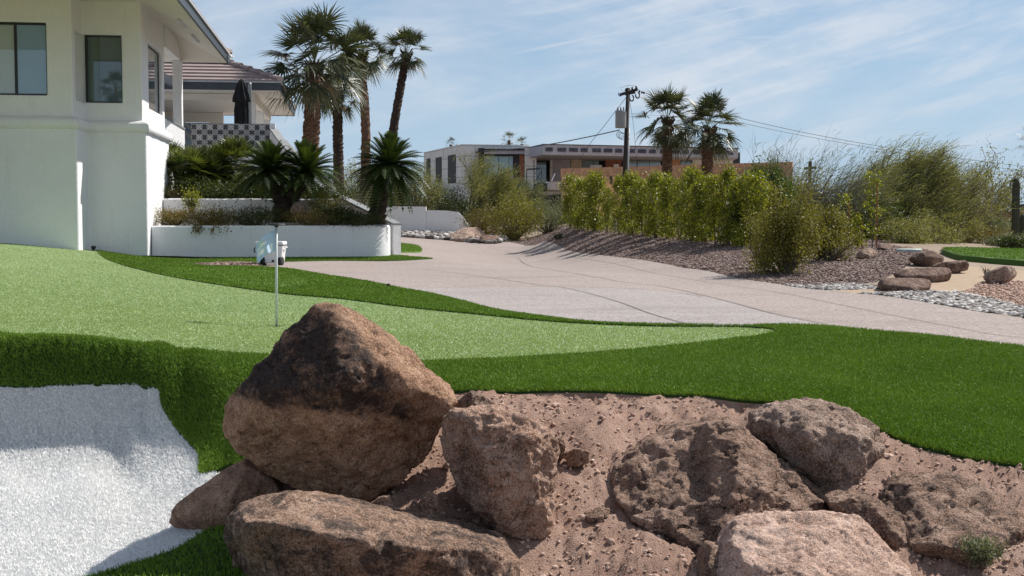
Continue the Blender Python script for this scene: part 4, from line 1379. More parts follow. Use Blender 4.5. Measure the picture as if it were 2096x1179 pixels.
def band():
    mb = MB(HX)
    o1 = off(LOWP, 0.07); o2 = off(LOWP, 0.075); o3 = off(LOWP, 0.045); o4 = off(LOWP, -0.08)
    n = len(o1)
    lv = [(off(LOWP, -0.02), 3.66), (o1, 3.70), (o2, 3.84), (o3, 3.895), (o4, 3.95)]
    segs = []
    for k in range(n):
        pass
    # subdivide each edge so that the hand trowelled ledge can be uneven
    V, rows = [], []
    for poly, z in lv:
        row = []
        for i in range(n):
            p, q = np.array(poly[i]), np.array(poly[(i + 1) % n])
            m = 40
            for t in range(m):
                row.append(tuple(p + (q - p) * t / m) + (z,))
        rows.append(row)
    m = len(rows[0])
    for row in rows:
        V += row
    V = np.array(V)
    for i in range(len(V)):
        p = Vector(V[i])
        V[i, 2] += 0.016 * noise.fractal(p * 4, 1, 2, 3)
        V[i, 0] += 0.012 * noise.noise(p * 5 + Vector((3, 1, 2))); V[i, 1] += 0.012 * noise.noise(p * 5 + Vector((7, 1, 2)))
    F = []
    for r_ in range(len(rows) - 1):
        for i in range(m):
            j = (i + 1) % m
            F.append((r_ * m + i, r_ * m + j, (r_ + 1) * m + j, (r_ + 1) * m + i))
    mb.add(V, np.array(F)[:, ::-1])
    return mb.build('ledge', M['stucco'], house, smooth=True)


band()


def window(rects_glass, frame_boxes, parent, name='window'):
    mb = MB(HX)
    for r_ in frame_boxes: mb.box(*r_)
    f = mb.build('window', M['black'], parent)
    for r_, mt in rects_glass:
        m2 = MB(HX); m2.box(*r_)
        m2.build('pane', mt, f)
    return f


# left window: two panes
am = onb(33, 120, -0.88)[0]
fb = -0.885
t = 0.035
window([((aw - 2.2, am - 0.02, fb + 0.01, fb + 0.03, zb + t, zt - t), M['glass_blind']), ((am + 0.02, aw - 0.02, fb - 0.005, fb + 0.012, zb + t, zt - t), M['glass_blue'])],
       [(aw - 2.2, aw, fb - 0.02, fb + 0.034, zt - t - 0.02, zt), (aw - 2.2, aw, fb - 0.02, fb + 0.034, zb, zb + t), (aw - t * 0.5, aw + 0.004, fb - 0.02, fb + 0.03, zb + t, zt - t - 0.02),
        (am - 0.03, am + 0.03, fb - 0.02, fb + 0.034, zb + t, zt - t - 0.02)], house)
# bay window
fb = 0.20
window([((a0 + 0.03, a0 + 0.30, fb, fb + 0.02, z0 + t, z1 - t), M['glass_teal']), ((a0 + 0.304, a1 - 0.02, fb + 0.001, fb + 0.02, z0 + t, z1 - t), M['glass_dark'])],
       [(a0, a1, fb - 0.025, fb + 0.034, z1 - t, z1), (a0, a1, fb - 0.025, fb + 0.034, z0, z0 + t), (a0 - 0.004, a0 + 0.05, fb - 0.025, fb + 0.034, z0 + t, z1 - t), (a1 - 0.022, a1 + 0.002, fb - 0.025, fb + 0.03, z0 + t, z1 - t)], house)
# side window
window([((-0.20, -0.185, b0 + 0.03, b1 - 0.03, 4.36, 5.82), M['glass_dark'])],
       [(-0.215, -0.17, b0, b1, 5.82, 5.86), (-0.215, -0.17, b0, b1, 4.32, 4.36), (-0.215, -0.17, b0, b0 + 0.04, 4.36, 5.82), (-0.215, -0.17, b1 - 0.04, b1, 4.36, 5.82)], house)


def hip_roof(parent, a_l, a_r, b_f, b_k, ze, th, pitch, over, course=0.33, name='roof', ridge_caps=True, soffit_flat=False):
    """hip roof over the rectangle a_l..a_r, b_f..b_k in the house frame; ze = underside height of the eave"""
    w = (b_k - b_f) / 2.0
    l = (a_r - a_l) / 2.0
    r = min(w, l)

    def outline(t, z, extra=0.0):
        return [(a_l + t - extra, b_f + t - extra, z), (a_r - t + extra, b_f + t - extra, z), (a_r - t + extra, b_k - t + extra, z), (a_l + t - extra, b_k - t + extra, z)]
    tiles = MB(HX)
    nC = int(r / course)
    zt = ze + th
    for i in range(nC):
        t0, t1 = i * course, min((i + 1) * course, r - 0.001)
        p0 = outline(t0 - 0.03, zt + t0 * pitch + 0.045)
        p1 = outline(t1, zt + t1 * pitch + 0.005)
        pl = outline(t0 - 0.03, zt + t0 * pitch - 0.01)
        for k in range(4):
            j = (k + 1) % 4
            tiles.add([p0[k], p0[j], p1[j], p1[k]], [(0, 1, 2, 3)])
            tiles.add([pl[k], pl[j], p0[j], p0[k]], [(0, 1, 2, 3)])
    # hip caps: overlapping half rounds up the two right-hand hips
    if ridge_caps:
        for sb in (0, 1):
            c = 0.0
            while c < r - 0.3:
                c2 = c + 0.36
                bb = (b_f + c if sb == 0 else b_k - c); bb2 = (b_f + c2 if sb == 0 else b_k - c2)
                p = np.array([a_r - c, bb, zt + c * pitch + 0.055]); q = np.array([a_r - c2, bb2, zt + c2 * pitch + 0.02])
                tiles.tube([p, q], [0.12, 0.085], 8)
                c = c2 - 0.04
    ro = tiles.build(name, M['tiles'], parent)
    fa = MB(HX)
    o0 = outline(0, ze); o1 = outline(0, zt); i0 = outline(0.05, ze); i1 = outline(0.05, zt)
    for k in range(4):
        j = (k + 1) % 4
        fa.add([o0[k], o0[j], o1[j], o1[k]], [(0, 1, 2, 3)])
        fa.add([o0[k], o0[j], i0[j], i0[k]], [(3, 2, 1, 0)])
        fa.add([i0[k], i0[j], i1[j], i1[k]], [(3, 2, 1, 0)])
        fa.add([o1[k], o1[j], i1[j], i1[k]], [(0, 1, 2, 3)])
    fa.build('fascia', M['slate'], parent)
    gu = MB(HX)
    o2 = outline(-0.045, zt + 0.0); o3 = outline(-0.045, zt - 0.045); i2 = outline(-0.003, zt - 0.045); i3 = outline(-0.003, zt + 0.0)
    for k in range(4):
        j = (k + 1) % 4
        gu.add([o3[k], o3[j], o2[j], o2[k]], [(0, 1, 2, 3)])
        gu.add([o3[k], o3[j], i2[j], i2[k]], [(3, 2, 1, 0)])
        gu.add([o2[k], o2[j], i3[j], i3[k]], [(0, 1, 2, 3)])
    gu.build('drip_edge', M['gutter'], parent)
    so = MB(HX)
    zz = 0.02
    u0 = outline(0.05, ze + zz)
    if soffit_flat:
        so.add(u0, [(3, 2, 1, 0)])
    else:
        u1 = outline(over, ze + zz + over * pitch)
        for k in range(4):
            j = (k + 1) % 4
            so.add([u0[k], u0[j], u1[j], u1[k]], [(3, 2, 1, 0)])
        so.add(u1, [(3, 2, 1, 0)])
    so.build('soffit', M['soffit'], parent)
    return ro


hip_roof(house, -12, 1.25, -6.0, 6.55, 6.05, 0.25, 0.44, 1.22)
for bb in (0.2, 2.6):
    vm = MB(HX)
    vm.box(0.70, 0.78, bb, bb + 1.2, 6.05 + 0.47 * .44 - 0.005, 6.05 + 0.53 * .44)
    vm.build('soffit_vent', M['gutter'], house)
mb = MB(HX)
mb.box(-0.24, -0.04, 3.45, 6.45, 6.08, 6.60)
bm_ = mb.build('porch_beam', M['stucco'], house)
mb = MB(HX)
mb.box(-0.26, -0.02, 6.14, 6.40, 3.6, 6.08)
bevel(mb.build('column', M['stucco'], house), 0.015)
# small white camera at the eave corner
mb = MB(HX)
mb.box(1.26, 1.40, 6.0, 6.12, 6.16, 6.24)
mb.tube([(1.33, 6.05, 6.2), (1.33, 5.75, 6.15)], [0.05, 0.05], 8)
mb.build('eave_camera', m_plain('white plastic', (0.8, 0.8, 0.8), 0.4), house)

# covered patio wing behind
wing = empty('patio_wing', hx(0, 12, 3.7))
tag(wing, 'open covered patio behind the house corner with brown tiled hip roof and white columns', 'patio')
hip_roof(wing, -8, 2.47, 9.56, 19.0, 5.64, 0.27, 0.42, 1.0, soffit_flat=True)
for b_ in (11.0, 14.5, 18.0):
    mb = MB(HX); mb.box(1.30, 1.60, b_ - 0.15, b_ + 0.15, 3.70, 5.40)
    bevel(mb.build('column', M['stucco'], wing), 0.015)
mb = MB(HX); mb.box(1.28, 1.62, 10.8, 18.2, 5.40, 5.65)
mb.build('beam', M['soffit'], wing)
mb = MB(HX); mb.box(-7.8, 1.28, 10.9, 11.1, 5.46, 5.65)
mb.build('beam', M['soffit'], wing)
mb = MB(HX)
mb.box(-7.8, -2.3, 17.9, 18.1, 3.70, 5.64)
mb.box(-2.3, -0.6, 17.9, 18.1, 5.30, 5.64)
mb.box(-0.6, -0.1, 17.9, 18.1, 3.70, 5.64)
mb.build('back_wall', M['soffit'], wing)
mb = MB(HX); mb.box(-2.28, -0.62, 17.98, 18.02, 3.72, 5.28)
mb.build('pane', M['glass_blue'], wing)
mb = MB(HX)
mb.beam((-1.9, 17.7, 5.25), (-0.2, 17.7, 3.9), 0.08, 0.10)
mb.beam((-1.5, 17.6, 5.25), (0.2, 17.6, 3.9), 0.08, 0.10)
mb.build('stair_rail', M['gutter'], wing)
# return eave of the roof that meets the wing from the left
mb = MB(HX)
q0, q1 = hx(-0.2, 9.5, 5.76), None
mb.beam((-0.55, 9.5, 5.77), (-1.6, 4.2, 5.95), 0.10, 0.27)
mb.build('fascia', M['slate'], wing)

# terrace, retaining walls, planters
ter = empty('terrace', hx(0, 8, 0.9))
tag(ter, 'raised white terrace block carrying the covered patio', 'terrace')
mb = MB(HX)
mb.prism([(-8, 3.6), (-0.15, 3.6), (-0.15, 7.9), (2.42, 7.9), (2.42, 19), (-8, 19)], 0.4, 3.68)
mb.build('terrace_block', M['stucco'], ter)
mb = MB(HX)
mb.box(2.24, 2.40, 7.93, 8.07, 3.69, 4.52)
bevel(mb.build('end_post', M['stucco'], ter), 0.01)


def m_moroccan():
    m, nt, b, out = new_mat('black and white patterned tiles')
    tc = N(nt, 'ShaderNodeTexCoord')
    mp = N(nt, 'ShaderNodeMapping')
    mp.inputs['Rotation'].default_value = (0, 0, -HA)
    nt.links.new(tc.outputs['Object'], mp.inputs[0])
    sep = N(nt, 'ShaderNodeSeparateXYZ'); nt.links.new(mp.outputs[0], sep.inputs[0])
    s = 0.30
    u = mth(nt, 'SUBTRACT', mth(nt, 'FRACT', mth(nt, 'ADD', mth(nt, 'DIVIDE', sep.outputs[0], s), 10.25)), 0.5)
    w = mth(nt, 'SUBTRACT', mth(nt, 'FRACT', mth(nt, 'ADD', mth(nt, 'DIVIDE', sep.outputs[2], s), 10.35)), 0.5)
    r = mth(nt, 'SQRT', mth(nt, 'ADD', mth(nt, 'MULTIPLY', u, u), mth(nt, 'MULTIPLY', w, w)))
    th = mth(nt, 'ARCTAN2', w, u)
    pet = mth(nt, 'COSINE', mth(nt, 'MULTIPLY', th, 8.0))
    flower = mth(nt, 'MULTIPLY', mth(nt, 'GREATER_THAN', pet, 0.0), mth(nt, 'MULTIPLY', mth(nt, 'GREATER_THAN', r, 0.07), mth(nt, 'LESS_THAN', r, 0.23)))
    core = mth(nt, 'LESS_THAN', r, 0.04)
    ringm = mth(nt, 'LESS_THAN', mth(nt, 'ABSOLUTE', mth(nt, 'SUBTRACT', r, 0.27)), 0.012)
    au, aw_ = mth(nt, 'ABSOLUTE', u), mth(nt, 'ABSOLUTE', w)
    diag = mth(nt, 'MULTIPLY', mth(nt, 'LESS_THAN', mth(nt, 'ABSOLUTE', mth(nt, 'SUBTRACT', au, aw_)), 0.06), mth(nt, 'GREATER_THAN', r, 0.28))
    # corner scrolls
    cu, cw = mth(nt, 'SUBTRACT', 0.5, au), mth(nt, 'SUBTRACT', 0.5, aw_)
    rc = mth(nt, 'SQRT', mth(nt, 'ADD', mth(nt, 'POWER', mth(nt, 'SUBTRACT', cu, 0.22), 2.0), mth(nt, 'POWER', mth(nt, 'SUBTRACT', cw, 0.05), 2.0)))
    scr = mth(nt, 'LESS_THAN', mth(nt, 'ABSOLUTE', mth(nt, 'SUBTRACT', rc, 0.07)), 0.022)
    rd = mth(nt, 'SQRT', mth(nt, 'ADD', mth(nt, 'POWER', mth(nt, 'SUBTRACT', cw, 0.22), 2.0), mth(nt, 'POWER', mth(nt, 'SUBTRACT', cu, 0.05), 2.0)))
    scr2 = mth(nt, 'LESS_THAN', mth(nt, 'ABSOLUTE', mth(nt, 'SUBTRACT', rd, 0.07)), 0.022)
    tot = flower
    for x in (core, ringm, diag, scr, scr2):
        tot = mth(nt, 'MAXIMUM', tot, x)
    nt.links.new(mixc(nt, tot, (0.04, 0.04, 0.045), (0.52, 0.52, 0.52)), b.inputs['Base Color'])
    b.inputs['Roughness'].default_value = 0.35
    return m


tw = MB(HX)
tw.box(-0.0, 2.24, 7.94, 8.06, 3.69, 4.50)
tw.build('tiled_parapet', m_moroccan(), ter)

M['cap'] = m_plain('grey concrete cap', (0.22, 0.23, 0.235), 0.7, 0, 0.15, 4)


def sloped_wall(name, label, pts, thick, zbot, cap=0.05):
    """pts: (px,py,Y) along the top"""
    P = [np.array(at(*p)) for p in pts]
    root = empty(name, (float(P[0][0]), float(P[0][1]), zbot))
    tag(root, label, 'wall')
    mb, mc = MB(), MB()
    for p, q in zip(P[:-1], P[1:]):
        d = (q - p)[:2]; d /= np.linalg.norm(d); nrm = np.array([-d[1], d[0]]) * thick
        for m_, z0a, z0b, e in ((mb, None, None, 0.0), (mc, p[2] - cap, q[2] - cap, 0.02)):
            a, b_, c, e_ = p[:2] - nrm / thick * e, q[:2] - nrm / thick * e, q[:2] + nrm + nrm / thick * e, p[:2] + nrm + nrm / thick * e
            za = zbot if z0a is None else z0a; zb_ = zbot if z0b is None else z0b
            ta = p[2] - (cap + 0.002 if m_ is mb else 0); tb = q[2] - (cap + 0.002 if m_ is mb else 0)
            v = [(*a, za), (*b_, zb_), (*c, zb_), (*e_, za), (*a, ta), (*b_, tb), (*c, tb), (*e_, ta)]
            m_.add(v, [(0, 3, 2, 1), (4, 5, 6, 7), (0, 1, 5, 4), (1, 2, 6, 5), (2, 3, 7, 6), (3, 0, 4, 7)])
    mb.build('wall', M['stucco'], root)
    mc.build('cap', M['cap'], root)
    return root


sloped_wall('stair_wall', 'white stair side wall with grey sloping cap going down to the driveway', [(553, 262, 36.3), (570, 286, 36.0), (655, 383, 33.3), (806, 457, 30.9)], 0.22, 0.6)
sloped_wall('stair_wall', 'short sloping white wall with dark cap rising behind the house corner', [(338, 238, 33.0), (378, 262, 34.0)], 0.2, 3.0)


def planter_wall(name, label, line, z0, z1, thick=0.22, soil=None):
    """line: list of (a,b) in the house frame along the outer face"""
    L = spline([(a, b) for a, b in line], False, 10)
    L = np.array(L)
    d = np.gradient(L, axis=0); d /= np.linalg.norm(d, axis=1, keepdims=True)
    nrm = np.stack([-d[:, 1], d[:, 0]], 1)
    inn = L + nrm * thick
    n = len(L)
    mb = MB(HX)
    zz = [z1 + 0.008 * noise.noise(Vector((x * 2, y * 2, 0))) for x, y in L]
    V = [(x, y, z0) for x, y in L] + [(x, y, z - 0.03) for (x, y), z in zip(L, zz)] + \
        [(x + nx * 0.03, y + ny * 0.03, z) for (x, y), (nx, ny), z in zip(L, nrm, zz)] + \
        [(x - nx * 0.03, y - ny * 0.03, z) for (x, y), (nx, ny), z in zip(inn, nrm, zz)] + \
        [(x, y, z - 0.03) for (x, y), z in zip(inn, zz)] + [(x, y, z0) for x, y in inn]
    F = [(r_ * n + i, r_ * n + i + 1, (r_ + 1) * n + i + 1, (r_ + 1) * n + i) for r_ in range(5) for i in range(n - 1)]
    mb.add(V, F)
    for i in (0, n - 1):
        idx = [r_ * n + i for r_ in range(6)]
        mb.f.append(np.array([idx if i == 0 else idx[::-1]])); mb.mi.append(np.zeros(1, dtype=int))
    o = mb.build(name, M['stucco'], None, smooth=False)
    tag(o, label, 'wall')
    return o


planter_wall('planter_wall', 'long low white stucco planter wall with rounded right end on the fringe turf', [(0.02, 0.42), (1.5, 0.45), (3.2, 0.48), (4.7, 0.55), (5.25, 0.72), (5.50, 1.15), (5.55, 1.8), (5.5, 3.0)], 0.5, 1.565)
planter_wall('planter_wall', 'second white planter wall stepped back behind the plants', [(0.02, 2.25), (1.5, 2.28), (3.0, 2.3), (4.15, 2.3)], 1.2, 2.23)
M['soil'] = m_ground('planter soil', [(0.05, 0.035, 0.025), (0.09, 0.06, 0.042), (0.14, 0.10, 0.075)], (2, 12, 60), 0.8, 0.02)
mb = MB(HX)
mb.prism([(0.02, 0.6), (5.2, 0.8), (5.35, 1.6), (5.3, 3.2), (4.3, 3.4), (0.02, 2.3)], 0.5, 1.50)
mb.prism([(0.02, 2.45), (4.2, 2.5), (4.0, 4.4), (0.02, 4.4)], 1.0, 2.17)
tag(mb.build('planter_soil', M['soil']), kind='structure')
mb = MB(HX)
mb.prism([(0.0, 4.4), (2.6, 4.4), (2.3, 7.85), (-0.1, 7.85)], 1.0, 2.6)
mb.prism([(-0.1, 6.4), (1.8, 6.4), (1.8, 7.86), (-0.1, 7.86)], 2.6, 2.9)
tag(mb.build('planter_soil', M['soil']), kind='structure')

# black drip pipe and two landscape lights at the base of the wall
p0 = np.array(g(290, 526)); p1 = np.array(g(450, 531))
mb = MB(); mb.tube([p0 + (0, 0, .02), (p0 + p1) / 2 + (0, -.05, .03), p1 + (0, 0, .02)], 0.02, 6)
tag(mb.build('drip_pipe', M['black']), 'thin black pipe lying on the turf along the planter wall', 'pipe')
for px, lab in ((190, 'tiny black ground spotlight at the left corner of the house wall'), (240, 'larger black ground spotlight against the house wall')):
    q = g(px, 518 if px > 200 else 513)
    s = 1.0 if px > 200 else 0.6
    root = empty('ground_light', q); tag(root, lab, 'light')
    mb = MB(); mb.lathe([(0.0, 0), (0.055 * s, 0.0), (0.06 * s, 0.1 * s), (0.085 * s, 0.14 * s), (0.09 * s, 0.2 * s), (0.06 * s, 0.2 * s), (0.0, 0.17 * s)], (q[0], q[1], q[2] - 0.02), 14, dirv=(0.1, 0.3, 1))
    mb.build('lamp_head', M['black'], root)
    mb = MB(); mb.tube([(q[0], q[1], q[2] - 0.1), (q[0], q[1], q[2] + 0.02)], 0.012, 6)
    mb.build('stake', M['black'], root)
q = g(795, 589)
mb = MB(); mb.lathe([(0.0, 0), (0.02, 0), (0.02, 0.045), (0.028, 0.05), (0.0, 0.06)], (q[0], q[1], q[2]), 10)
tag(mb.build('sprinkler_head', M['black']), 'tiny black sprinkler head at the turf edge beside the driveway', 'sprinkler')

# ---- folded umbrella on the terrace
ub = hx(1.42, 8.75, 3.69)
um = empty('patio_umbrella', ub); tag(um, 'closed black cantilever umbrella standing behind the tiled parapet', 'umbrella')
X0, Y0 = ub[0], ub[1]
mb = MB()
rings = []
for h, r in ((0.55, 0.16), (0.9, 0.19), (1.25, 0.20), (1.5, 0.17), (1.52, 0.24), (1.62, 0.23), (1.85, 0.165), (2.05, 0.11), (2.16, 0.05), (2.2, 0.01)):
    rings.append([(X0 - 0.05 + r * (1 + 0.22 * math.sin(a * 8 + h * 2)) * math.cos(a), Y0 + r * (1 + 0.22 * math.sin(a * 8 + h * 2)) * math.sin(a), ub[2] + h) for a in np.linspace(0, 2 * math.pi, 48, endpoint=False)])
V = np.array(rings).reshape(-1, 3); n = 48
F = [(r_ * n + i, r_ * n + (i + 1) % n, (r_ + 1) * n + (i + 1) % n, (r_ + 1) * n + i) for r_ in range(len(rings) - 1) for i in range(n)]
mb.add(V, F)
mb.build('canopy', m_plain('black canvas', (0.008, 0.008, 0.010), 0.9, 0, 0.3, 8), um, smooth=True)
mb = MB(); mb.beam((X0 + 0.22, Y0, ub[2]), (X0 + 0.20, Y0, ub[2] + 2.05), 0.085, 0.085, up=(0, 1, 0))
mb.tube([(X0 + 0.2, Y0, ub[2] + 2.04), (X0 + 0.2, Y0, ub[2] + 2.1)], [0.06, 0.02], 8)
mb.build('mast', m_plain('grey aluminium', (0.32, 0.33, 0.34), 0.4, 0.6), um)
mb = MB(); mb.beam((X0 + 0.18, Y0, ub[2] + 0.9), (X0 - 0.02, Y0, ub[2] + 1.5), 0.03, 0.05, up=(0, 1, 0))
mb.build('arm', m_plain('grey aluminium arm', (0.45, 0.46, 0.47), 0.4, 0.6), um)
mb = MB(); mb.box(X0 - 0.25, X0 + 0.45, Y0 - 0.3, Y0 + 0.3, ub[2] + 0.002, ub[2] + 0.08)
mb.build('base', M['black'], um)

# ---- golf flagstick
q = g(566, 668)
fl = empty('golf_flagstick', q); tag(fl, 'slim white practice flagstick with pale blue flag in the putting green cup', 'flagstick')
zt = at(566, 462, q[1])[2]
mb = MB(); mb.tube([(q[0], q[1], q[2] - 0.05), (q[0] + 0.008, q[1], zt)], 0.0105, 10)
mb.build('pole', m_plain('white fibreglass', (0.62, 0.64, 0.66), 0.35, 0, 0.05), fl, smooth=True)
mb = MB()
mb.lathe([(0.0, 0), (0.018, 0.0), (0.018, 0.01), (0.075, 0.014), (0.08, 0.022), (0.07, 0.03), (0.0, 0.032)], (q[0] + 0.008, q[1], zt - 0.012), 14)
mb.build('top_knob', M['black'], fl)


def flag_mat():
    m, nt, b, out = new_mat('pale blue flag cloth with white print')
    a = N(nt, 'ShaderNodeAttribute', attribute_name='var')
    nt.links.new(mixc(nt, a.outputs['Fac'], (0.56, 0.70, 0.88), (0.96, 0.96, 0.97)), b.inputs['Base Color'])
    b.inputs['Roughness'].default_value = 0.7
    tr = N(nt, 'ShaderNodeBsdfTranslucent')
    nt.links.new(mixc(nt, a.outputs['Fac'], (0.65, 0.78, 0.92), (0.92, 0.94, 0.96)), tr.inputs[0])
    mx = N(nt, 'ShaderNodeMixShader', i_0=0.2)
    nt.links.new(b.outputs[0], mx.inputs[1]); nt.links.new(tr.outputs[0], mx.inputs[2]); nt.links.new(mx.outputs[0], out.inputs[0])
    return m


def cloth():
    NU, NV = 60, 40
    Y = q[1]
    # corners in photograph pixels: hoist top, hoist bottom, fly top, fly bottom
    V, var = [], []
    for i in range(NU + 1):
        s = i / NU
        for j in range(NV + 1):
            t = j / NV
            top = np.array([567 - 44 * s ** 1.05, 469 + 8 * s + 24 * s * s])
            bot = np.array([567 - 40 * s, 514 + 26 * s ** 1.6 - 2 * math.sin(s * 3.1)])
            p = top * (1 - t) + bot * t
            dy = 0.045 * math.sin(s * 7.5 + t * 1.6) * s ** 0.7 + 0.02 * math.sin(s * 15 + t * 4) * s - 0.10 * s
            V.append(at(p[0], p[1], Y + dy))
            # crescent-and-bar print: two slanting white strokes and a short one near the hoist
            d1 = abs((s - 0.62) + (t - 0.34) * 0.10); m1 = (0.50 < s < 0.78) and (0.20 < t < 0.42) and abs(t - (0.50 - (s - 0.3) * 0.32)) < 0.09
            m2 = (0.62 < s < 0.95) and (0.52 < t < 0.80) and abs(t - 0.66 + (s - 0.78) * 0.2) < 0.11
            m3 = (0.24 < s < 0.34) and (0.58 < t < 0.95)
            m4 = (0.78 < s < 0.97) and (0.30 < t < 0.44)
            var.append(1.0 if (m1 or m2 or m3 or m4) else 0.0)
    V = np.array(V)
    F = [(i * (NV + 1) + j, i * (NV + 1) + j + 1, (i + 1) * (NV + 1) + j + 1, (i + 1) * (NV + 1) + j) for i in range(NU) for j in range(NV)]
    mb = MB(); mb.add(V, F, np.array(var))
    o = mb.build('flag', flag_mat(), fl, smooth=True)
    m = o.modifiers.new('s', 'SOLIDIFY'); m.thickness = 0.0012
    bake(o)


cloth()
mb = MB()
rr = [(0.052, -0.002), (0.058, 0.006), (0.062, 0.006), (0.064, -0.002)]
mb.lathe([(0.0, -0.06), (0.052, -0.06), (0.052, 0.004), (0.056, 0.0045)], (q[0], q[1] - 0.0, q[2]), 28)
o = mb.build('cup', M['black'], fl)
mb = MB(); mb.lathe([(0.0, 0.0045), (0.053, 0.0048), (0.0531, 0.003)], (q[0], q[1], q[2]), 28)
mb.build('cup_shade', M['black'], fl)  # black disc stands in for the shade inside the cup

# ---- white wheeled cooler
cb = g(552, 543)
Yc = cb[1]
co = empty('wheeled_cooler', cb); tag(co, 'white wheeled cooler box with black wheels parked by the planter wall', 'cooler')
sx = Yc / FPX
x0 = cb[0]
zb_ = cb[2]


def cbox(mb, xl, xr, xl2, xr2, y0, y1, z0, z1):
    v = [(xl, y0, z0), (xr, y0, z0), (xr, y1, z0), (xl, y1, z0), (xl2, y0 - .02, z1), (xr2, y0 - .02, z1), (xr2, y1 + .02, z1), (xl2, y1 + .02, z1)]
    mb.add(v, [(0, 3, 2, 1), (4, 5, 6, 7), (0, 1, 5, 4), (1, 2, 6, 5), (2, 3, 7, 6), (3, 0, 4, 7)])


white_p = m_plain('white rotomoulded plastic', (0.78, 0.78, 0.77), 0.45, 0, 0.03, 4)
mb = MB(); cbox(mb, x0 - 0.265, x0 + 0.235, x0 - 0.29, x0 + 0.275, Yc - 0.0, Yc + 0.40, zb_ + 0.035, zb_ + 0.41)
bevel(mb.build('body', white_p, co), 0.025, 3)
mb = MB(); cbox(mb, x0 - 0.30, x0 + 0.29, x0 - 0.29, x0 + 0.28, Yc - 0.035, Yc + 0.435, zb_ + 0.42, zb_ + 0.49)
lid = bevel(mb.build('lid', white_p, co), 0.02, 3)
mb = MB(); mb.box(x0 - 0.29, x0 + 0.28, Yc - 0.012, Yc + 0.41, zb_ + 0.408, zb_ + 0.422)
mb.build('gasket', M['black'], co)
for dx in (-0.13, 0.225):
    mb = MB(); mb.lathe([(0.0, -0.04), (0.075, -0.04), (0.09, -0.03), (0.09, 0.03), (0.075, 0.04), (0, 0.04)], (x0 + dx, Yc + 0.03, zb_ + 0.085), 24, dirv=(0.92, -0.3, 0.0))
    w_ = mb.build('wheel', m_plain('black rubber', (0.015, 0.015, 0.015), 0.7), co, smooth=False)
    mb = MB(); mb.lathe([(0.0, -0.046), (0.045, -0.046), (0.045, 0.046), (0, 0.046)], (x0 + dx, Yc + 0.03, zb_ + 0.085), 16, dirv=(0.92, -0.3, 0.0))
    mb.build('hub', m_plain('dark hub', (0.05, 0.05, 0.05), 0.5), w_)
mb = MB(); mb.tube([(x0 + 0.07, Yc + 0.03, zb_ + 0.09), (x0 + 0.07, Yc - 0.02, zb_ + 0.09)], 0.025, 12)
mb.build('drain_plug', M['black'], co)
mb = MB(); mb.tube([(x0 - 0.29, Yc + 0.08, zb_ + 0.38), (x0 - 0.33, Yc + 0.08, zb_ + 0.34), (x0 - 0.33, Yc + 0.08, zb_ + 0.27), (x0 - 0.33, Yc + 0.3, zb_ + 0.27), (x0 - 0.29, Yc + 0.3, zb_ + 0.36)], 0.012, 6)
mb.build('handle', M['black'], co)
mb = MB(); mb.tube([(x0 + 0.28, Yc + 0.08, zb_ + 0.42), (x0 + 0.31, Yc + 0.08, zb_ + 0.36), (x0 + 0.31, Yc + 0.3, zb_ + 0.36), (x0 + 0.28, Yc + 0.3, zb_ + 0.42)], 0.012, 6)
mb.build('handle', white_p, co)

# ---- far low white wall behind the driveway
P = [(735, 415, 52), (786, 415, 52), (787, 422, 52), (872, 423, 52), (873, 430, 52), (915, 431, 52), (938, 434, 52), (950, 447, 52.1), (962, 466, 52.2), (975, 490, 52.3)]
mb = MB()
for (ax, ay, aY), (bx, by, bY) in zip(P[:-1], P[1:]):
    if bx - ax < 2: continue
    a, b_ = at(ax, ay, aY), at(bx, by, bY)
    v = [(a[0], a[1], 0.4), (b_[0], b_[1], 0.4), (b_[0], b_[1] + .25, 0.4), (a[0], a[1] + .25, 0.4), a, b_, (b_[0], b_[1] + .25, b_[2]), (a[0], a[1] + .25, a[2])]
    mb.add(v, [(0, 3, 2, 1), (4, 5, 6, 7), (0, 1, 5, 4), (1, 2, 6, 5), (2, 3, 7, 6), (3, 0, 4, 7)])
tag(mb.build('garden_wall', M['stucco']), 'low white stepped garden wall at the far end of the driveway', 'wall')
# pale round utility lid on the gravel
q2 = g(1861, 516)
mb = MB(); mb.lathe([(0.0, 0.07), (0.24, 0.075), (0.27, 0.06), (0.27, -0.05)], q2, 24)
tag(mb.build('utility_cover', m_plain('pale green plastic', (0.42, 0.48, 0.45), 0.4)), 'pale round plastic utility lid lying on the gravel near the far turf', 'lid')


# ------------------------------------------------------------------ building site house far behind
def pbox(mb, x0, x1, y0, y1, Y, dep, mi=0):
    """box whose front face shows between the given pixels at distance Y, dep metres deep"""
    a, b = at(x0, y1, Y), at(x1, y0, Y)
    mb.box(a[0], b[0], Y, Y + dep, a[2], b[2], mi)


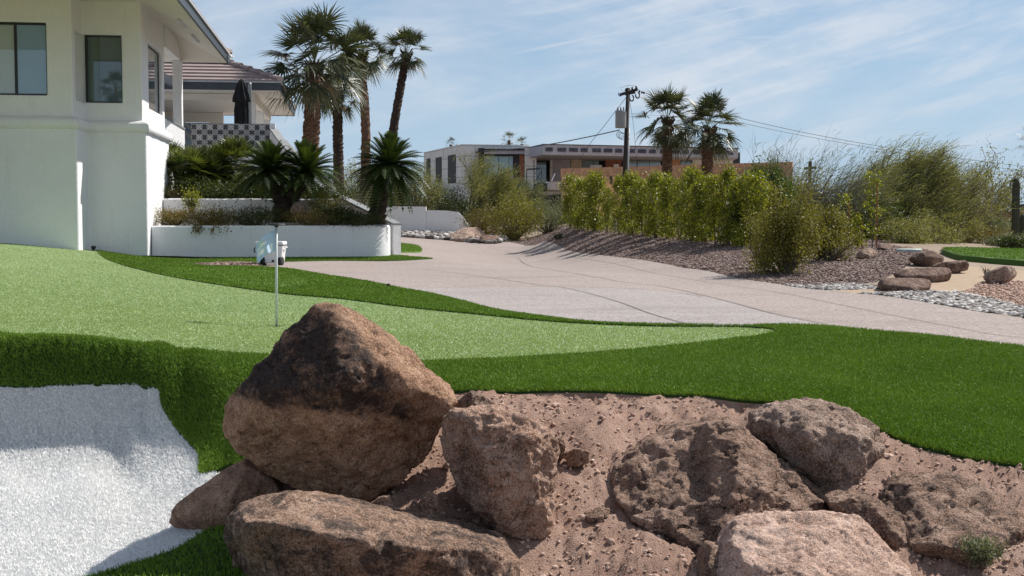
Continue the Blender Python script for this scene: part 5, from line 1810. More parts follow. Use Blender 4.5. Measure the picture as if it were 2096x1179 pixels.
def m_panel():
    m, nt, b, out = new_mat('pale cladding board')
    v = objco(nt)
    sep = N(nt, 'ShaderNodeSeparateXYZ'); nt.links.new(v, sep.inputs[0])
    fr = mth(nt, 'FRACT', mth(nt, 'DIVIDE', sep.outputs[2], 0.72))
    ln = mth(nt, 'LESS_THAN', fr, 0.06)
    row = mth(nt, 'FLOOR', mth(nt, 'DIVIDE', sep.outputs[2], 0.72))
    fx = mth(nt, 'FRACT', mth(nt, 'ADD', mth(nt, 'DIVIDE', sep.outputs[0], 2.4), mth(nt, 'MULTIPLY', row, 0.37)))
    ln = mth(nt, 'MAXIMUM', ln, mth(nt, 'LESS_THAN', fx, 0.015))
    base = ramp(nt, noi(nt, v, 1.2, 5), [(0.35, (0.66, 0.64, 0.61)), (0.65, (0.78, 0.76, 0.73))])
    nt.links.new(mixc(nt, ln, base, (0.36, 0.34, 0.33)), b.inputs['Base Color'])
    b.inputs['Roughness'].default_value = 0.8
    return m


M['panel'] = m_panel()
M['wrap'] = m_plain('grey building wrap', (0.40, 0.385, 0.42), 0.6, 0, 0.15, 3)
M['dark_w'] = m_plain('dark boards and painted shade', (0.035, 0.033, 0.035), 0.7, 0, 0.3, 3)
M['redboard'] = m_plain('brown sheathing', (0.30, 0.12, 0.07), 0.8, 0, 0.25, 3)
M['osb'] = m_plain('strand board', (0.52, 0.29, 0.17), 0.85, 0, 0.3, 5)
M['osb_l'] = m_plain('pale strand board', (0.75, 0.5, 0.30), 0.85, 0, 0.3, 3)
M['tan'] = m_plain('tan wall', (0.55, 0.46, 0.35), 0.85, 0, 0.15, 3)
M['sky_glass'] = m_glass('far window glass', (0.24, 0.36, 0.39), 0.05, 1.0)
M['white_sheet'] = m_plain('white sheet', (0.75, 0.78, 0.8), 0.6, 0, 0.05, 3)


def m_label():
    m, nt, b, out = new_mat('printed wrap label')
    v = objco(nt, sc3=(9, 9, 5))
    f = N(nt, 'ShaderNodeTexVoronoi', feature='F1', i_Scale=1.6)
    nt.links.new(v, f.inputs['Vector'])
    nt.links.new(mixc(nt, ramp(nt, f.outputs['Distance'], [(0.25, 1.0), (0.36, 0.0)]), (0.035, 0.035, 0.06), (0.16, 0.16, 0.19)), b.inputs['Base Color'])
    b.inputs['Roughness'].default_value = 0.6
    return m


M['labelm'] = m_label()
bA, bB, bD = at(945, 440, 85), at(1084, 440, 86), at(868, 440, 95)
site = empty('unfinished_house', (float((bA[0] + bB[0]) / 2), 85.0, 1.0))
tag(site, 'flat roofed modern house under construction beyond the hedge, with bare sheathing boards', 'house')
mb = MB()
mb.prism([(bA[0], 85), (bB[0], 86), (bB[0] + 0.5, 98), (bD[0], 95)], 0.5, 6.87)
mb.build('wall', M['panel'], site)


def on_ad(px, py, off=0.06):
    d = raydir(px, py); u = d[0] / d[1]
    ax, ay, dx, dy = bA[0], 85.0, bD[0] - bA[0], 10.0
    t = (u * ay - ax) / (dx - u * dy)
    Y = ay + dy * t
    return np.array([ax + dx * t - off * 0.79, Y - off * 0.6, CAMZ + d[2] / d[1] * Y])


for x0, x1, y0, y1 in ((918, 933, 316, 376), (893, 904, 321, 376), (874, 881, 324, 376)):
    p, q_ = on_ad(x0, y1), on_ad(x1, y0)
    p2, q2_ = on_ad(x0, y1, -0.3), on_ad(x1, y0, -0.3)
    mb = MB()
    mb.prism([(p[0], p[1]), (q_[0], q_[1]), (q2_[0], q2_[1]), (p2[0], p2[1])], p[2], q_[2])
    mb.build('window', M['dark_w'], site)
mb = MB(); pbox(mb, 979, 991, 303, 366, 84.6, 1.0); mb.build('dark_panel', M['dark_w'], site)
mb = MB(); pbox(mb, 1050, 1063, 316, 372, 84.9, 0.6); mb.build('dark_panel', M['dark_w'], site)
mb = MB(); pbox(mb, 991, 1078, 308, 315, 84.4, 1.0); mb.build('header', M['wrap'], site)
mb = MB(); pbox(mb, 991, 1078, 304.5, 307.8, 84.3, 1.1); mb.build('header_flashing', M['dark_w'], site)
mb = MB(); pbox(mb, 991, 1050, 315.2, 319.6, 84.9, 0.5); mb.build('window_head', M['dark_w'], site)
for x0, x1 in ((991.5, 1020), (1021.5, 1041), (1042, 1049.5)):
    mb = MB(); pbox(mb, x0, x1, 320, 366, 84.95, 0.1); mb.build('window', M['sky_glass'], site)
mb = MB(); pbox(mb, 1063.3, 1073, 316, 374, 84.85, 0.8); mb.build('side_board', M['redboard'], site)
mb = MB(); pbox(mb, 1074, 1098, 300, 388, 84.2, 2.0); mb.build('wall', M['panel'], site)
mb = MB(); pbox(mb, 1030, 1150, 390, 450, 84.0, 6.0); mb.build('lower_wall', M['tan'], site)
for x0, x1, y0, y1 in ((1096, 1130, 400, 425), (1130, 1148, 398, 430)):
    mb = MB(); pbox(mb, x0, x1, y0, y1, 83.9, 0.3); mb.build('opening', M['dark_w'], site)  # dark boxes on the wall paint the shade inside the openings
# roof slab of the right block
c0, c1, c2 = at(1083, 302, 83.4), at(1112, 296, 80), at(1511, 304.5, 84.4)
zT = c1[2]
mb = MB()
mb.prism([(c0[0], c0[1]), (c1[0], c1[1]), (c2[0], c2[1]), (c2[0] + 1, 96), (c0[0] + 1, 98)], zT - 0.64, zT)
mb.build('roof', M['wrap'], site)
mb = MB()
mb.prism([(c0[0] - .03, c0[1]), (c1[0], c1[1] - .06), (c2[0] + .05, c2[1] - .06), (c2[0] + 1, 96), (c0[0] + 1, 98)], zT + 0.003, zT + 0.05)
mb.build('roof_edge', M['dark_w'], site)
dv = np.array(c2) - np.array(c1)
for i in range(17):
    t0 = (0.012 + i * 0.0575); t1 = t0 + 0.043 * (1 if i % 3 else 0.8)
    a = np.array(c1) + dv * t0; b_ = np.array(c1) + dv * t1
    mb = MB()
    v = [(a[0], a[1] - .05, zT - .43), (b_[0], b_[1] - .05, zT - .43), (b_[0], b_[1] - .05, zT - .18), (a[0], a[1] - .05, zT - .18),
         (a[0], a[1] + .01, zT - .43), (b_[0], b_[1] + .01, zT - .43), (b_[0], b_[1] + .01, zT - .18), (a[0], a[1] + .01, zT - .18)]
    mb.add(v, [(0, 1, 2, 3), (7, 6, 5, 4), (0, 4, 5, 1), (1, 5, 6, 2), (2, 6, 7, 3), (3, 7, 4, 0)])
    mb.build('printed_label', M['labelm'], site)
Yb = 87.0
mb = MB(); pbox(mb, 1098, 1515, 312, 372, Yb + 2, 0.4); mb.build('back_wall', M['dark_w'], site)  # near-black colour paints the shade of the recess under the slab
mb = MB(); pbox(mb, 1100, 1500, 318.5, 321.5, Yb - 2, 3); mb.build('soffit_board', M['osb_l'], site)
for x0, x1, y0, y1, k, nm in ((1126, 1131, 322, 375, 'panel', 'wall_strip'), (1131, 1168, 322, 374, 'wrap', 'wall_strip'), (1169, 1191, 321, 350, 'tan', 'pier'),
                              (1240, 1272, 322, 350, 'redboard', 'pier'), (1375, 1392, 324, 350, 'osb', 'pier'), (1418, 1500, 322, 340, 'panel', 'pier')):
    mb = MB(); pbox(mb, x0, x1, y0, y1, Yb, 1.0); mb.build(nm, M[k], site)
for x0, x1, y0, y1 in ((1098.5, 1118, 332, 376), (1192, 1214, 328, 350), (1215, 1226, 328, 350), (1284, 1304, 329, 350), (1305, 1329, 330, 350), (1330, 1352, 330, 350), (1393, 1417, 329, 345)):
    mb = MB(); pbox(mb, x0, x1, y0, y1, Yb + 0.5, 0.1); mb.build('window', M['sky_glass'], site)
for x0, x1, y0, y1 in ((1208, 1232, 338, 346), (1256, 1267, 336, 346), (1283, 1287, 337, 346)):
    mb = MB(); pbox(mb, x0, x1, y0, y1, Yb - 0.5, 0.1); mb.build('white_board', M['white_sheet'], site)
# OSB parapet and lower strip
e0, e1 = at(1148, 345, 74), at(1622, 331, 65.3)
mb = MB()
mb.prism([(e0[0], e0[1]), (e1[0], e1[1]), (e1[0] + .1, e1[1] + .3), (e0[0], e0[1] + .3)], e0[2] - 0.5, e0[2])
mb.build('parapet', M['osb'], site)
ml = np.array(e0) * 0.68 + np.array(e1) * 0.32
mb = MB()
mb.prism([(ml[0], ml[1] + .05), (e1[0], e1[1] + .05), (e1[0] + .1, e1[1] + .35), (ml[0], ml[1] + .35)], 0.8, e0[2] - 0.503)
mb.build('parapet', M['osb'], site)
mb = MB(); pbox(mb, 1150, 1300, 361, 440, 75.5, 0.3); mb.build('lower_board', M['osb_l'], site)
for x0, x1 in ((1206, 1212), (1248, 1254)):
    mb = MB(); pbox(mb, x0, x1, 360, 376, 75.1, 0.2); mb.build('post', M['dark_w'], site)
mb = MB(); pbox(mb, 1183, 1205, 368, 378, 75.0, 0.2); mb.build('white_board', M['white_sheet'], site)
mb = MB(); pbox(mb, 1121, 1151, 372, 388, 77, 5); mb.build('balcony', M['wrap'], site)
mb = MB(); pbox(mb, 1094, 1121, 374, 389, 78, 4); mb.build('balcony', M['dark_w'], site)  # left side of the balcony, its shading painted in as a dark box
mb = MB(); pbox(mb, 1062, 1078, 376, 388, 84, 1); mb.build('ledge', M['wrap'], site)
# scaffold
sc_ = empty('scaffold', at(1090, 440, 79)); tag(sc_, 'thin steel scaffold frame standing at the unfinished house', 'scaffold')
st = m_plain('dark steel tube', (0.05, 0.05, 0.055), 0.5)
for x in (1078, 1093, 1109):
    mb = MB(); mb.tube([at(x, 440, 79), at(x, 328 if x == 1093 else 345, 79)], 0.035, 5); mb.build('upright', st, sc_)
for (xa, ya, xb, yb) in ((1077, 346, 1106, 344), (1077, 347.5, 1106, 346), (1093, 350, 1109, 374), (1109, 350, 1093, 374)):
    mb = MB(); mb.tube([at(xa, ya, 78.9), at(xb, yb, 78.9)], 0.03, 5); mb.build('brace', st, sc_)
mb = MB(); mb.beam(at(1129, 371, 78), at(1136, 355, 78), 0.06, 0.05)
tag(mb.build('leaning_board', M['white_sheet']), 'white board leaning above the wrapped balcony of the unfinished house', 'board')

# ------------------------------------------------------------------ power pole and wires
YP = 61.0
M['polewood'] = m_plain('creosoted pole wood', (0.035, 0.026, 0.022), 0.85, 0, 0.3, 6)
M['xfmr'] = m_plain('grey transformer paint', (0.27, 0.27, 0.265), 0.45, 0, 0.1, 4)
pb_ = at(1274, 440, YP)
pole = empty('power_pole', (pb_[0], pb_[1], 1.2)); tag(pole, 'dark wooden power pole with crossarm and grey transformer rising above the hedge', 'power pole')
mb = MB(); mb.tube([(at(1274, 440, YP)[0], YP, 0.9), at(1286, 180, YP)], [0.125, 0.095], 12); mb.build('pole_shaft', M['polewood'], pole, smooth=True)
mb = MB(); mb.tube([(at(1281, 440, YP)[0], YP - .05, 0.9), at(1287, 262, YP - .05)], 0.06, 8); mb.build('conduit', M['xfmr'], pole, smooth=True)
mb = MB(); mb.beam(at(1269, 194, YP), at(1305, 183, YP), 0.13, 0.13); mb.build('crossarm', M['polewood'], pole)
mb = MB(); mb.beam(at(1279, 192, YP - .1), at(1300, 188, YP - .1), 0.11, 0.16); mb.build('crossarm_brace', M['polewood'], pole)
for (x, y) in ((1281, 186), (1294, 183), (1302, 181)):
    mb = MB(); p = at(x, y + 1, YP); mb.lathe([(0, 0), (0.05, 0), (0.06, .05), (0.035, .07), (0.05, .11), (0.0, .16)], p, 10); mb.build('insulator', M['polewood'], pole)
for i, (x, y) in enumerate(((1309, 187), (1314, 189), (1318, 190))):
    mb = MB(); p = at(x, y, YP); mb.lathe([(0, -.05), (0.06, -.03), (0.06, .03), (0, .05)], p, 8, dirv=(1, 0, -0.3)); mb.build('insulator', M['polewood'], pole)
mb = MB(); p = at(1266, 198, YP); mb.tube([at(1266.5, 190, YP), at(1267, 196, YP), at(1271, 196.5, YP)], 0.03, 6); mb.build('cutout_switch', m_plain('blue porcelain', (0.02, 0.02, 0.25), 0.3), pole)
mb = MB()
p = at(1270.5, 262, YP - 0.25)
mb.lathe([(0, 0), (0.26, 0), (0.27, .04), (0.27, .80), (0.24, .84), (0, .86)], (p[0], p[1], p[2]), 24); tx = mb.build('transformer', M['xfmr'], pole, smooth=False)
for dx in (-0.14, 0.0, 0.14):
    mb = MB(); mb.lathe([(0, 0), (0.035, 0), (0.035, 0.05), (0.022, .07), (0.035, .11), (0, .2)], (p[0] + dx, p[1], p[2] + .85), 8); mb.build('bushing', M['polewood'], tx)
mb = MB()
for k in range(3):
    cx_, cy_ = 1268 + k * 3, 276 + k * 1.5
    mb.tube([at(cx_ + 6 * math.cos(a), cy_ + 7 * math.sin(a), YP - .1) for a in np.linspace(0, 6.0, 14)], 0.012, 4)
mb.build('cable_coils', M['black'], pole)
for (xa, ya) in ((1293, 201), (1305, 195)):
    mb = MB(); mb.tube([at(xa + 4 * math.cos(a), ya + 6 * math.sin(a), YP) for a in np.linspace(-1.4, 3.6, 12)], 0.035, 5); mb.build('fuse_loop', M['polewood'], pole)
mb = MB(); mb.tube([at(1281, 194, YP), at(1269, 180, YP), at(1285, 175, YP), at(1303, 176, YP), at(1308, 186, YP)], 0.008, 4); mb.build('jumper_wire', M['black'], pole)


def wire(pix, r, label, Ys):
    P = [at(x, y, Y) for (x, y), Y in zip(pix, Ys)]
    Q = []
    S_ = spline([(p[0], p[2]) for p in P], False, 10)
    T = spline([(p[1], p[1]) for p in P], False, 10)
    mb = MB(); mb.tube([(a[0], b[0], a[1]) for a, b in zip(S_, T)], r, 5)
    tag(mb.build('wire', M['black']), label, 'wire', 'overhead wires')


wire([(1268, 266), (1200, 281), (1120, 296), (1040, 306), (940, 314), (872, 317)], 0.030, 'thick sagging black cable running left from below the transformer', [61, 66, 72, 80, 88, 94.5])
wire([(1281, 200), (1238, 256), (1196, 312), (1120, 440)], 0.013, 'thin guy wire sloping down left from the pole top', [61, 63, 65, 70])
wire([(1290, 212), (1297, 260), (1303, 330), (1306, 380)], 0.009, 'thin wire hanging steeply just right of the power pole', [61, 60.8, 60.6, 60.5])
wire([(1319, 190), (1420, 219), (1519, 243), (1650, 272), (1792, 298), (1950, 322), (2150, 346), (2500, 380)], 0.016, 'upper of the long wires running right from the pole over the trees', [61, 64, 68, 74, 80, 88, 98, 120])
wire([(1300, 196), (1420, 229), (1519, 252), (1650, 279), (1792, 304), (1950, 330), (2150, 356), (2500, 392)], 0.013, 'lower of the long wires running right from the pole over the trees', [61, 64, 68, 74, 80, 88, 98, 120])
wire([(1800, 368), (1900, 361), (2000, 354), (2150, 345), (2500, 330)], 0.012, 'faint wire crossing low behind the bare trees at right', [95, 93, 91, 88, 82])
up_ = empty('utility_post', at(1658, 480, 52)); tag(up_, 'dark cross shaped utility post seen among the bare trees', 'post')
mb = MB(); mb.tube([at(1658, 480, 52), at(1658, 330, 52)], 0.07, 8); mb.build('post_shaft', M['polewood'], up_)
mb = MB(); mb.beam(at(1646, 345, 51.9), at(1671, 343, 51.9), 0.1, 0.1); mb.build('crossarm', M['polewood'], up_)

# small brown house at the far right edge
bh = empty('brown_house', at(2085, 470, 78)); tag(bh, 'small reddish brown house with a pale arched window behind the saguaros', 'house')
mb = MB(); pbox(mb, 2048, 2160, 434, 470, 78, 8); mb.build('wall', m_plain('red brown stucco', (0.30, 0.17, 0.12), 0.85, 0, 0.1, 2), bh)
mb = MB(); pbox(mb, 2046, 2163, 431, 434.5, 77.8, 8.4); mb.build('roof', M['tan'], bh)
a_ = at(2090, 452, 77.9)
mb = MB(); mb.tube([(a_[0] + .2 * math.cos(t), a_[1], a_[2] + 0.1 + .2 * math.sin(t)) for t in np.linspace(0, math.pi, 10)], 0.05, 6); mb.build('arch', M['white_sheet'], bh)
mb = MB(); pbox(mb, 2062, 2200, 466, 478, 60, 0.3)
tag(mb.build('stone_wall', m_plain('tan stone wall', (0.40, 0.33, 0.25), 0.9, 0, 0.25, 6)), 'low tan wall at the foot of the tall saguaro', 'wall')

# ------------------------------------------------------------------ plants
M['palm_leaf'] = m_leaf('fan palm leaf', (0.016, 0.026, 0.011), (0.115, 0.13, 0.058), 0.20, 0.42, spec=0.4)
M['palm_dead'] = m_leaf('dry palm leaf', (0.22, 0.17, 0.10), (0.36, 0.29, 0.18), 0.25, 0.6, tcol=(0.4, 0.32, 0.2))
M['sago_leaf'] = m_leaf('sago leaf', (0.010, 0.024, 0.007), (0.075, 0.11, 0.022), 0.20, 0.5, spec=0.25)
M['medfan'] = m_leaf('bushy fan palm leaf', (0.012, 0.026, 0.007), (0.17, 0.20, 0.045), 0.25, 0.4, spec=0.5)
M['hedge_leaf'] = m_leaf('bright hedge leaf', (0.05, 0.08, 0.008), (0.42, 0.42, 0.045), 0.36, 0.45)
M['hedge_dark'] = m_leaf('dark hedge leaf', (0.02, 0.042, 0.008), (0.12, 0.17, 0.025), 0.28, 0.45)
M['creosote'] = m_leaf('olive creosote leaf', (0.045, 0.052, 0.012), (0.36, 0.32, 0.055), 0.28, 0.55)
M['olive'] = m_leaf('olive wispy foliage', (0.11, 0.115, 0.042), (0.33, 0.32, 0.13), 0.35, 0.6)
M['greygreen'] = m_leaf('grey green foliage', (0.09, 0.105, 0.06), (0.22, 0.235, 0.14), 0.3, 0.6)
M['lantana'] = m_leaf('dry yellowing groundcover', (0.06, 0.06, 0.018), (0.28, 0.20, 0.055), 0.3, 0.6)
M['planter_green'] = m_leaf('planter shrub leaf', (0.012, 0.024, 0.007), (0.09, 0.115, 0.025), 0.3, 0.5)
M['bark_red'] = m_rock('palm trunk', (0.26, 0.15, 0.09), (0.17, 0.09, 0.055), (0.07, 0.04, 0.028), scale=1.2)
M['bark_dark'] = m_rock('dark fibrous trunk', (0.10, 0.07, 0.05), (0.055, 0.036, 0.026), (0.02, 0.014, 0.011), scale=1.5)
M['bark_grey'] = m_plain('grey brown bark', (0.12, 0.095, 0.075), 0.9, 0, 0.3, 9)
M['twig'] = m_plain('thin pale twigs', (0.13, 0.11, 0.085), 0.9, 0, 0.25, 5)
M['pverde'] = m_plain('green palo verde bark', (0.13, 0.13, 0.06), 0.8, 0, 0.25, 5)


def unit(v):
    v = np.asarray(v, float)
    return v / (np.linalg.norm(v, axis=-1, keepdims=True) + 1e-12)


def fan_frond(mb, c, e, Lp, Lf, nl=22, spread=105, droop=0.35, w=0.045, petw=0.018, var=0.5):
    """one costapalmate frond: petiole from c along e, then a fan of narrow segments"""
    e = unit(e)
    side = np.cross(e, (0, 0, 1.0))
    if np.linalg.norm(side) < 1e-3: side = np.array((1.0, 0, 0))
    side = unit(side); upv = np.cross(side, e)
    roll = rng.normal(0, 0.35)
    side, upv = side * math.cos(roll) + upv * math.sin(roll), upv * math.cos(roll) - side * math.sin(roll)
    t = np.linspace(0, 1, 5)[:, None]
    pet = c + e * Lp * t + np.array([0, 0, -1.0]) * (0.08 * Lp * t ** 2) * (1 - abs(e[2]))
    s2 = side * petw
    v = np.concatenate([pet - s2, pet + s2]); f = [(i, i + 1, i + 6, i + 5) for i in range(4)]
    mb.add(v, f, var * 0.6 + 0.4)
    tip = pet[-1]
    fd = unit(pet[-1] - pet[-2])
    th = np.radians(np.linspace(-spread, spread, nl)) + rng.normal(0, 0.03, nl)
    d = fd[None] * np.cos(th)[:, None] + side[None] * np.sin(th)[:, None] + upv[None] * 0.12 * np.abs(np.sin(th))[:, None]
    d = unit(d)
    L = Lf * (1 - 0.28 * (np.abs(th) / math.radians(spread)) ** 1.5) * rng.uniform(0.88, 1.08, nl)
    T = np.array([0, 0.35, 0.68, 1.0])
    W = np.array([0.35, 1.0, 0.75, 0.05]) * w
    dr = droop * rng.uniform(0.6, 1.4, nl)
    P = tip + d[:, None, :] * (L[:, None] * T)[:, :, None]
    P[:, :, 2] -= (L * dr)[:, None] * (T ** 2.2)[None]
    per = unit(np.cross(d, upv[None] + rng.normal(0, 0.25, (nl, 3))))
    A = P - per[:, None, :] * W[None, :, None] / 2; B = P + per[:, None, :] * W[None, :, None] / 2
    V = np.concatenate([A, B], axis=1).reshape(-1, 3)
    base = (np.arange(nl) * 8)[:, None]
    F = np.concatenate([base + np.array([[i, i + 1, i + 5, i + 4]]) for i in range(3)])
    mb.add(V, F, np.clip(var + rng.normal(0, 0.12, nl), 0, 1).repeat(8))


def sph_dirs(n, lo, hi, power=1.0):
    """n directions with elevation between lo and hi degrees, golden-angle azimuths"""
    out = []
    for i in range(n):
        k = (i + 0.5) / n
        el = math.radians(hi + (lo - hi) * k ** power + rng.normal(0, 6))
        az = i * 2.39996 + rng.normal(0, 0.2)
        out.append((math.cos(el) * math.cos(az), math.cos(el) * math.sin(az), math.sin(el)))
    return out


def ridged_trunk(mb, path, r0, r1, seg=14, rings=60, bumpy=0.12, flare=1.35):
    P = np.array(spline([(p[0], p[2]) for p in path], False, 12)); Q = np.array(spline([(p[1], p[1]) for p in path], False, 12))
    C = np.stack([P[:, 0], Q[:, 0], P[:, 1]], 1)
    t = np.linspace(0, 1, rings)
    s = np.linspace(0, 1, len(C))
    C = np.stack([np.interp(t, s, C[:, k]) for k in range(3)], 1)
    rad = r0 + (r1 - r0) * t
    rad = rad * (1 + (flare - 1) * np.exp(-t * 12))
    a = np.linspace(0, 2 * math.pi, seg, endpoint=False)
    V = []
    for i in range(rings):
        rr = rad[i] * (1 + bumpy * rng.uniform(-1, 1, seg) + (0.06 if i % 2 else -0.04))
        V.append(np.stack([C[i, 0] + rr * np.cos(a + i * 0.2), C[i, 1] + rr * np.sin(a + i * 0.2), np.full(seg, C[i, 2])], 1))
    V = np.concatenate(V)
    F = [(i * seg + j, i * seg + (j + 1) % seg, (i + 1) * seg + (j + 1) % seg, (i + 1) * seg + j) for i in range(rings - 1) for j in range(seg)]
    mb.add(V, F)
    return C[-1]


def fan_palm(name, label, path, r0, r1, R_, n=46, lo=-62, hi=86, bark='bark_red', group=None, dead=6, leaf='palm_leaf', nl=26, boots=True, cat='palm'):
    root = empty(name, tuple(map(float, path[0]))); tag(root, label, cat, group)
    mb = MB(); top = ridged_trunk(mb, path, r0, r1)
    mb.build('trunk', M[bark], root)
    mb = MB()
    for e in sph_dirs(n, lo, hi, 0.95):
        k = rng.uniform(0.85, 1.12)
        fan_frond(mb, top + np.array(e) * r1 * 0.5 + np.array((0, 0, rng.uniform(-0.12, 0.18))), e, R_ * 0.56 * k, R_ * 0.52 * k, nl, 108, 0.06 + 0.26 * rng.random() + (0.2 if e[2] < 0 else 0), w=R_ * 0.030, petw=R_ * 0.010, var=rng.uniform(0.1, 0.9))
    mb.build('crown', M[leaf], root)
    if dead:
        mb = MB()
        for e in sph_dirs(dead, -80, -58):
            fan_frond(mb, top - np.array((0, 0, 0.1)), e, R_ * 0.35, R_ * 0.42, 14, 60, 0.3, w=R_ * 0.04, petw=R_ * 0.01, var=rng.uniform(0.2, 0.9))
        mb.build('dry_skirt', M['palm_dead'], root)
    if boots:
        mb = MB()
        for i in range(70):
            a = rng.uniform(0, 6.28); h = rng.uniform(-0.55, 0.05)
            e = np.array([math.cos(a) * 0.6, math.sin(a) * 0.6, 0.8]); p = top + np.array([math.cos(a) * r1 * 0.95, math.sin(a) * r1 * 0.95, h])
            mb.tube([p, p + e * rng.uniform(0.12, 0.24)], [0.035, 0.012], 4, cap=False)
        mb.build('leaf_bases', M['bark_dark'], root)
    return root


GP1 = 'tall fan palms behind the house'
fan_palm('fan_palm', 'tallest broad crowned fan palm with thick red brown trunk beside the patio roof', [at(629, 400, 40), at(636, 300, 40), at(641, 200, 40), at(643, 130, 40)], 0.29, 0.24, 1.74, 50, -48, 88, group=GP1, dead=3)
fan_palm('fan_palm', 'fan palm with low hanging crown tucked behind the broad crowned palm', [at(694, 400, 45), at(692, 300, 45), at(690, 185, 45)], 0.20, 0.17, 1.15, 36, -55, 80, 'bark_dark', group=GP1, dead=2)
fan_palm('fan_palm', 'middle distance fan palm with straight brown trunk between the broad palm and the leaning one', [at(749, 400, 50), at(748, 250, 50), at(742, 160, 50), at(741, 112, 50)], 0.19, 0.17, 1.25, 40, -52, 86, group=GP1, dead=2)
fan_palm('fan_palm', 'slender curving dark trunked fan palm with the smallest crown, furthest right behind the house', [at(794, 400, 52), at(805, 270, 52), at(820, 180, 52), at(832, 108, 52)], 0.20, 0.16, 1.08, 36, -52, 86, 'bark_dark', group=GP1, dead=2)
GP2 = 'pair of fan palms behind the hedge'
fan_palm('fan_palm', 'left palm of the pair behind the hedge, with gaps in its tall crown', [at(1363, 460, 56), at(1365, 370, 56), at(1366, 290, 56), at(1367, 245, 56)], 0.24, 0.22, 1.52, 38, -60, 88, group=GP2, dead=3)
fan_palm('fan_palm', 'right palm of the pair behind the hedge, with fuller rounder crown', [at(1447, 460, 54), at(1447, 370, 54), at(1449, 300, 54), at(1452, 262, 54)], 0.24, 0.24, 1.52, 46, -58, 88, group=GP2, dead=3)
for (x, y, r, Y, lab) in ((923, 293, 0.75, 130, 'tiny palm top showing over the left part of the flat roof'), (1042, 284, 0.95, 125, 'larger of two tiny palm tops over the middle of the flat roof'),
                          (1068, 292, 0.8, 130, 'smaller of two tiny palm tops over the middle of the flat roof'), (2114, 288, 1.1, 78, 'palm crown just entering the right edge of the picture')):
    fan_palm('fan_palm', lab, [at(x, 440, Y), at(x, y + 40, Y), at(x, y + 3, Y)], 0.18, 0.16, r, 22, -40, 85, nl=12, group='distant palms', dead=0, boots=False)
fan_palm('fan_palm', 'palm behind the viewer that mirrors in the bay window of the white house', [(-16.8, -118, 0), (-16.8, -118, 12), (-16.8, -118, 19.6)], 0.22, 0.2, 2.3, 34, -66, 85, dead=0, boots=False)


def sago_head(mb, c, L, n, lo, hi, var0=0.5):
    for e in sph_dirs(n, lo, hi, 0.75):
        e = np.array(e)
        k = L * rng.uniform(0.88, 1.08)
        side = unit(np.cross(e, (0, 0, 1.0)) + 1e-6); up = np.cross(side, e)
        m = 20
        t = np.linspace(0, 1, m)
        C = c + e[None] * (k * t)[:, None] + np.array([0, 0, -1.0])[None] * (k * (0.38 - 0.18 * max(e[2], 0)) * t ** 2.2)[:, None]
        tan = unit(np.gradient(C, axis=0))
        ll = k * 0.20 * np.sin(np.pi * np.clip(t * 0.92 + 0.1, 0, 1)) ** 0.6
        w = k * 0.024
        vv = rng.uniform(0, 1)
        V, Fc = [], []
        for sg in (-1, 1):
            d = unit(tan * 0.75 + side[None] * sg * 1.0 + up[None] * 0.35)
            A = C; T = C + d * ll[:, None]
            wv = tan * w
            V.append(np.stack([A - wv, A + wv, T], 1).reshape(-1, 3))
        V = np.concatenate(V)
        F = np.arange(len(V)).reshape(-1, 3)
        mb.add(V, F, np.clip(vv + rng.normal(0, 0.1), 0, 1))
        mb.add(np.concatenate([C - side * k * 0.007, C + side * k * 0.007]), [(i, i + 1, i + m + 1, i + m) for i in range(m - 1)], 0.7)


sg = empty('sago_palm', at(585, 452, 30.0)); tag(sg, 'dark two headed sago palm with a forked trunk in the lower planter', 'sago palm', 'sago palms in the planter')
mb = MB(); ridged_trunk(mb, [at(584, 455, 30), at(584, 425, 30), at(584, 405, 30)], 0.27, 0.30, rings=30, bumpy=0.16, flare=1.15)
ridged_trunk(mb, [at(582, 415, 30), at(566, 385, 30), at(556, 358, 29.9)], 0.24, 0.15, rings=24, bumpy=0.18, flare=1)
ridged_trunk(mb, [at(588, 415, 30), at(605, 392, 30), at(625, 362, 30.1)], 0.24, 0.15, rings=24, bumpy=0.18, flare=1)
mb.build('trunk', M['bark_dark'], sg)
mb = MB(); sago_head(mb, np.array(at(552, 350, 29.9)), 0.98, 130, -22, 82); mb.build('crown', M['sago_leaf'], sg)
mb = MB(); sago_head(mb, np.array(at(628, 352, 30.1)), 0.98, 130, -22, 82); mb.build('crown', M['sago_leaf'], sg)
sg = empty('sago_palm', at(770, 458, 29.8)); tag(sg, 'single round headed sago palm with leaning trunk at the right end of the planter', 'sago palm', 'sago palms in the planter')
mb = MB(); ridged_trunk(mb, [at(769, 460, 29.8), at(776, 420, 29.8), at(790, 375, 29.8), at(797, 345, 29.8)], 0.21, 0.15, rings=40, bumpy=0.18, flare=1.2)
mb.build('trunk', M['bark_dark'], sg)
mb = MB(); sago_head(mb, np.array(at(797, 338, 29.8)), 1.0, 170, -52, 86); mb.build('crown', M['sago_leaf'], sg)


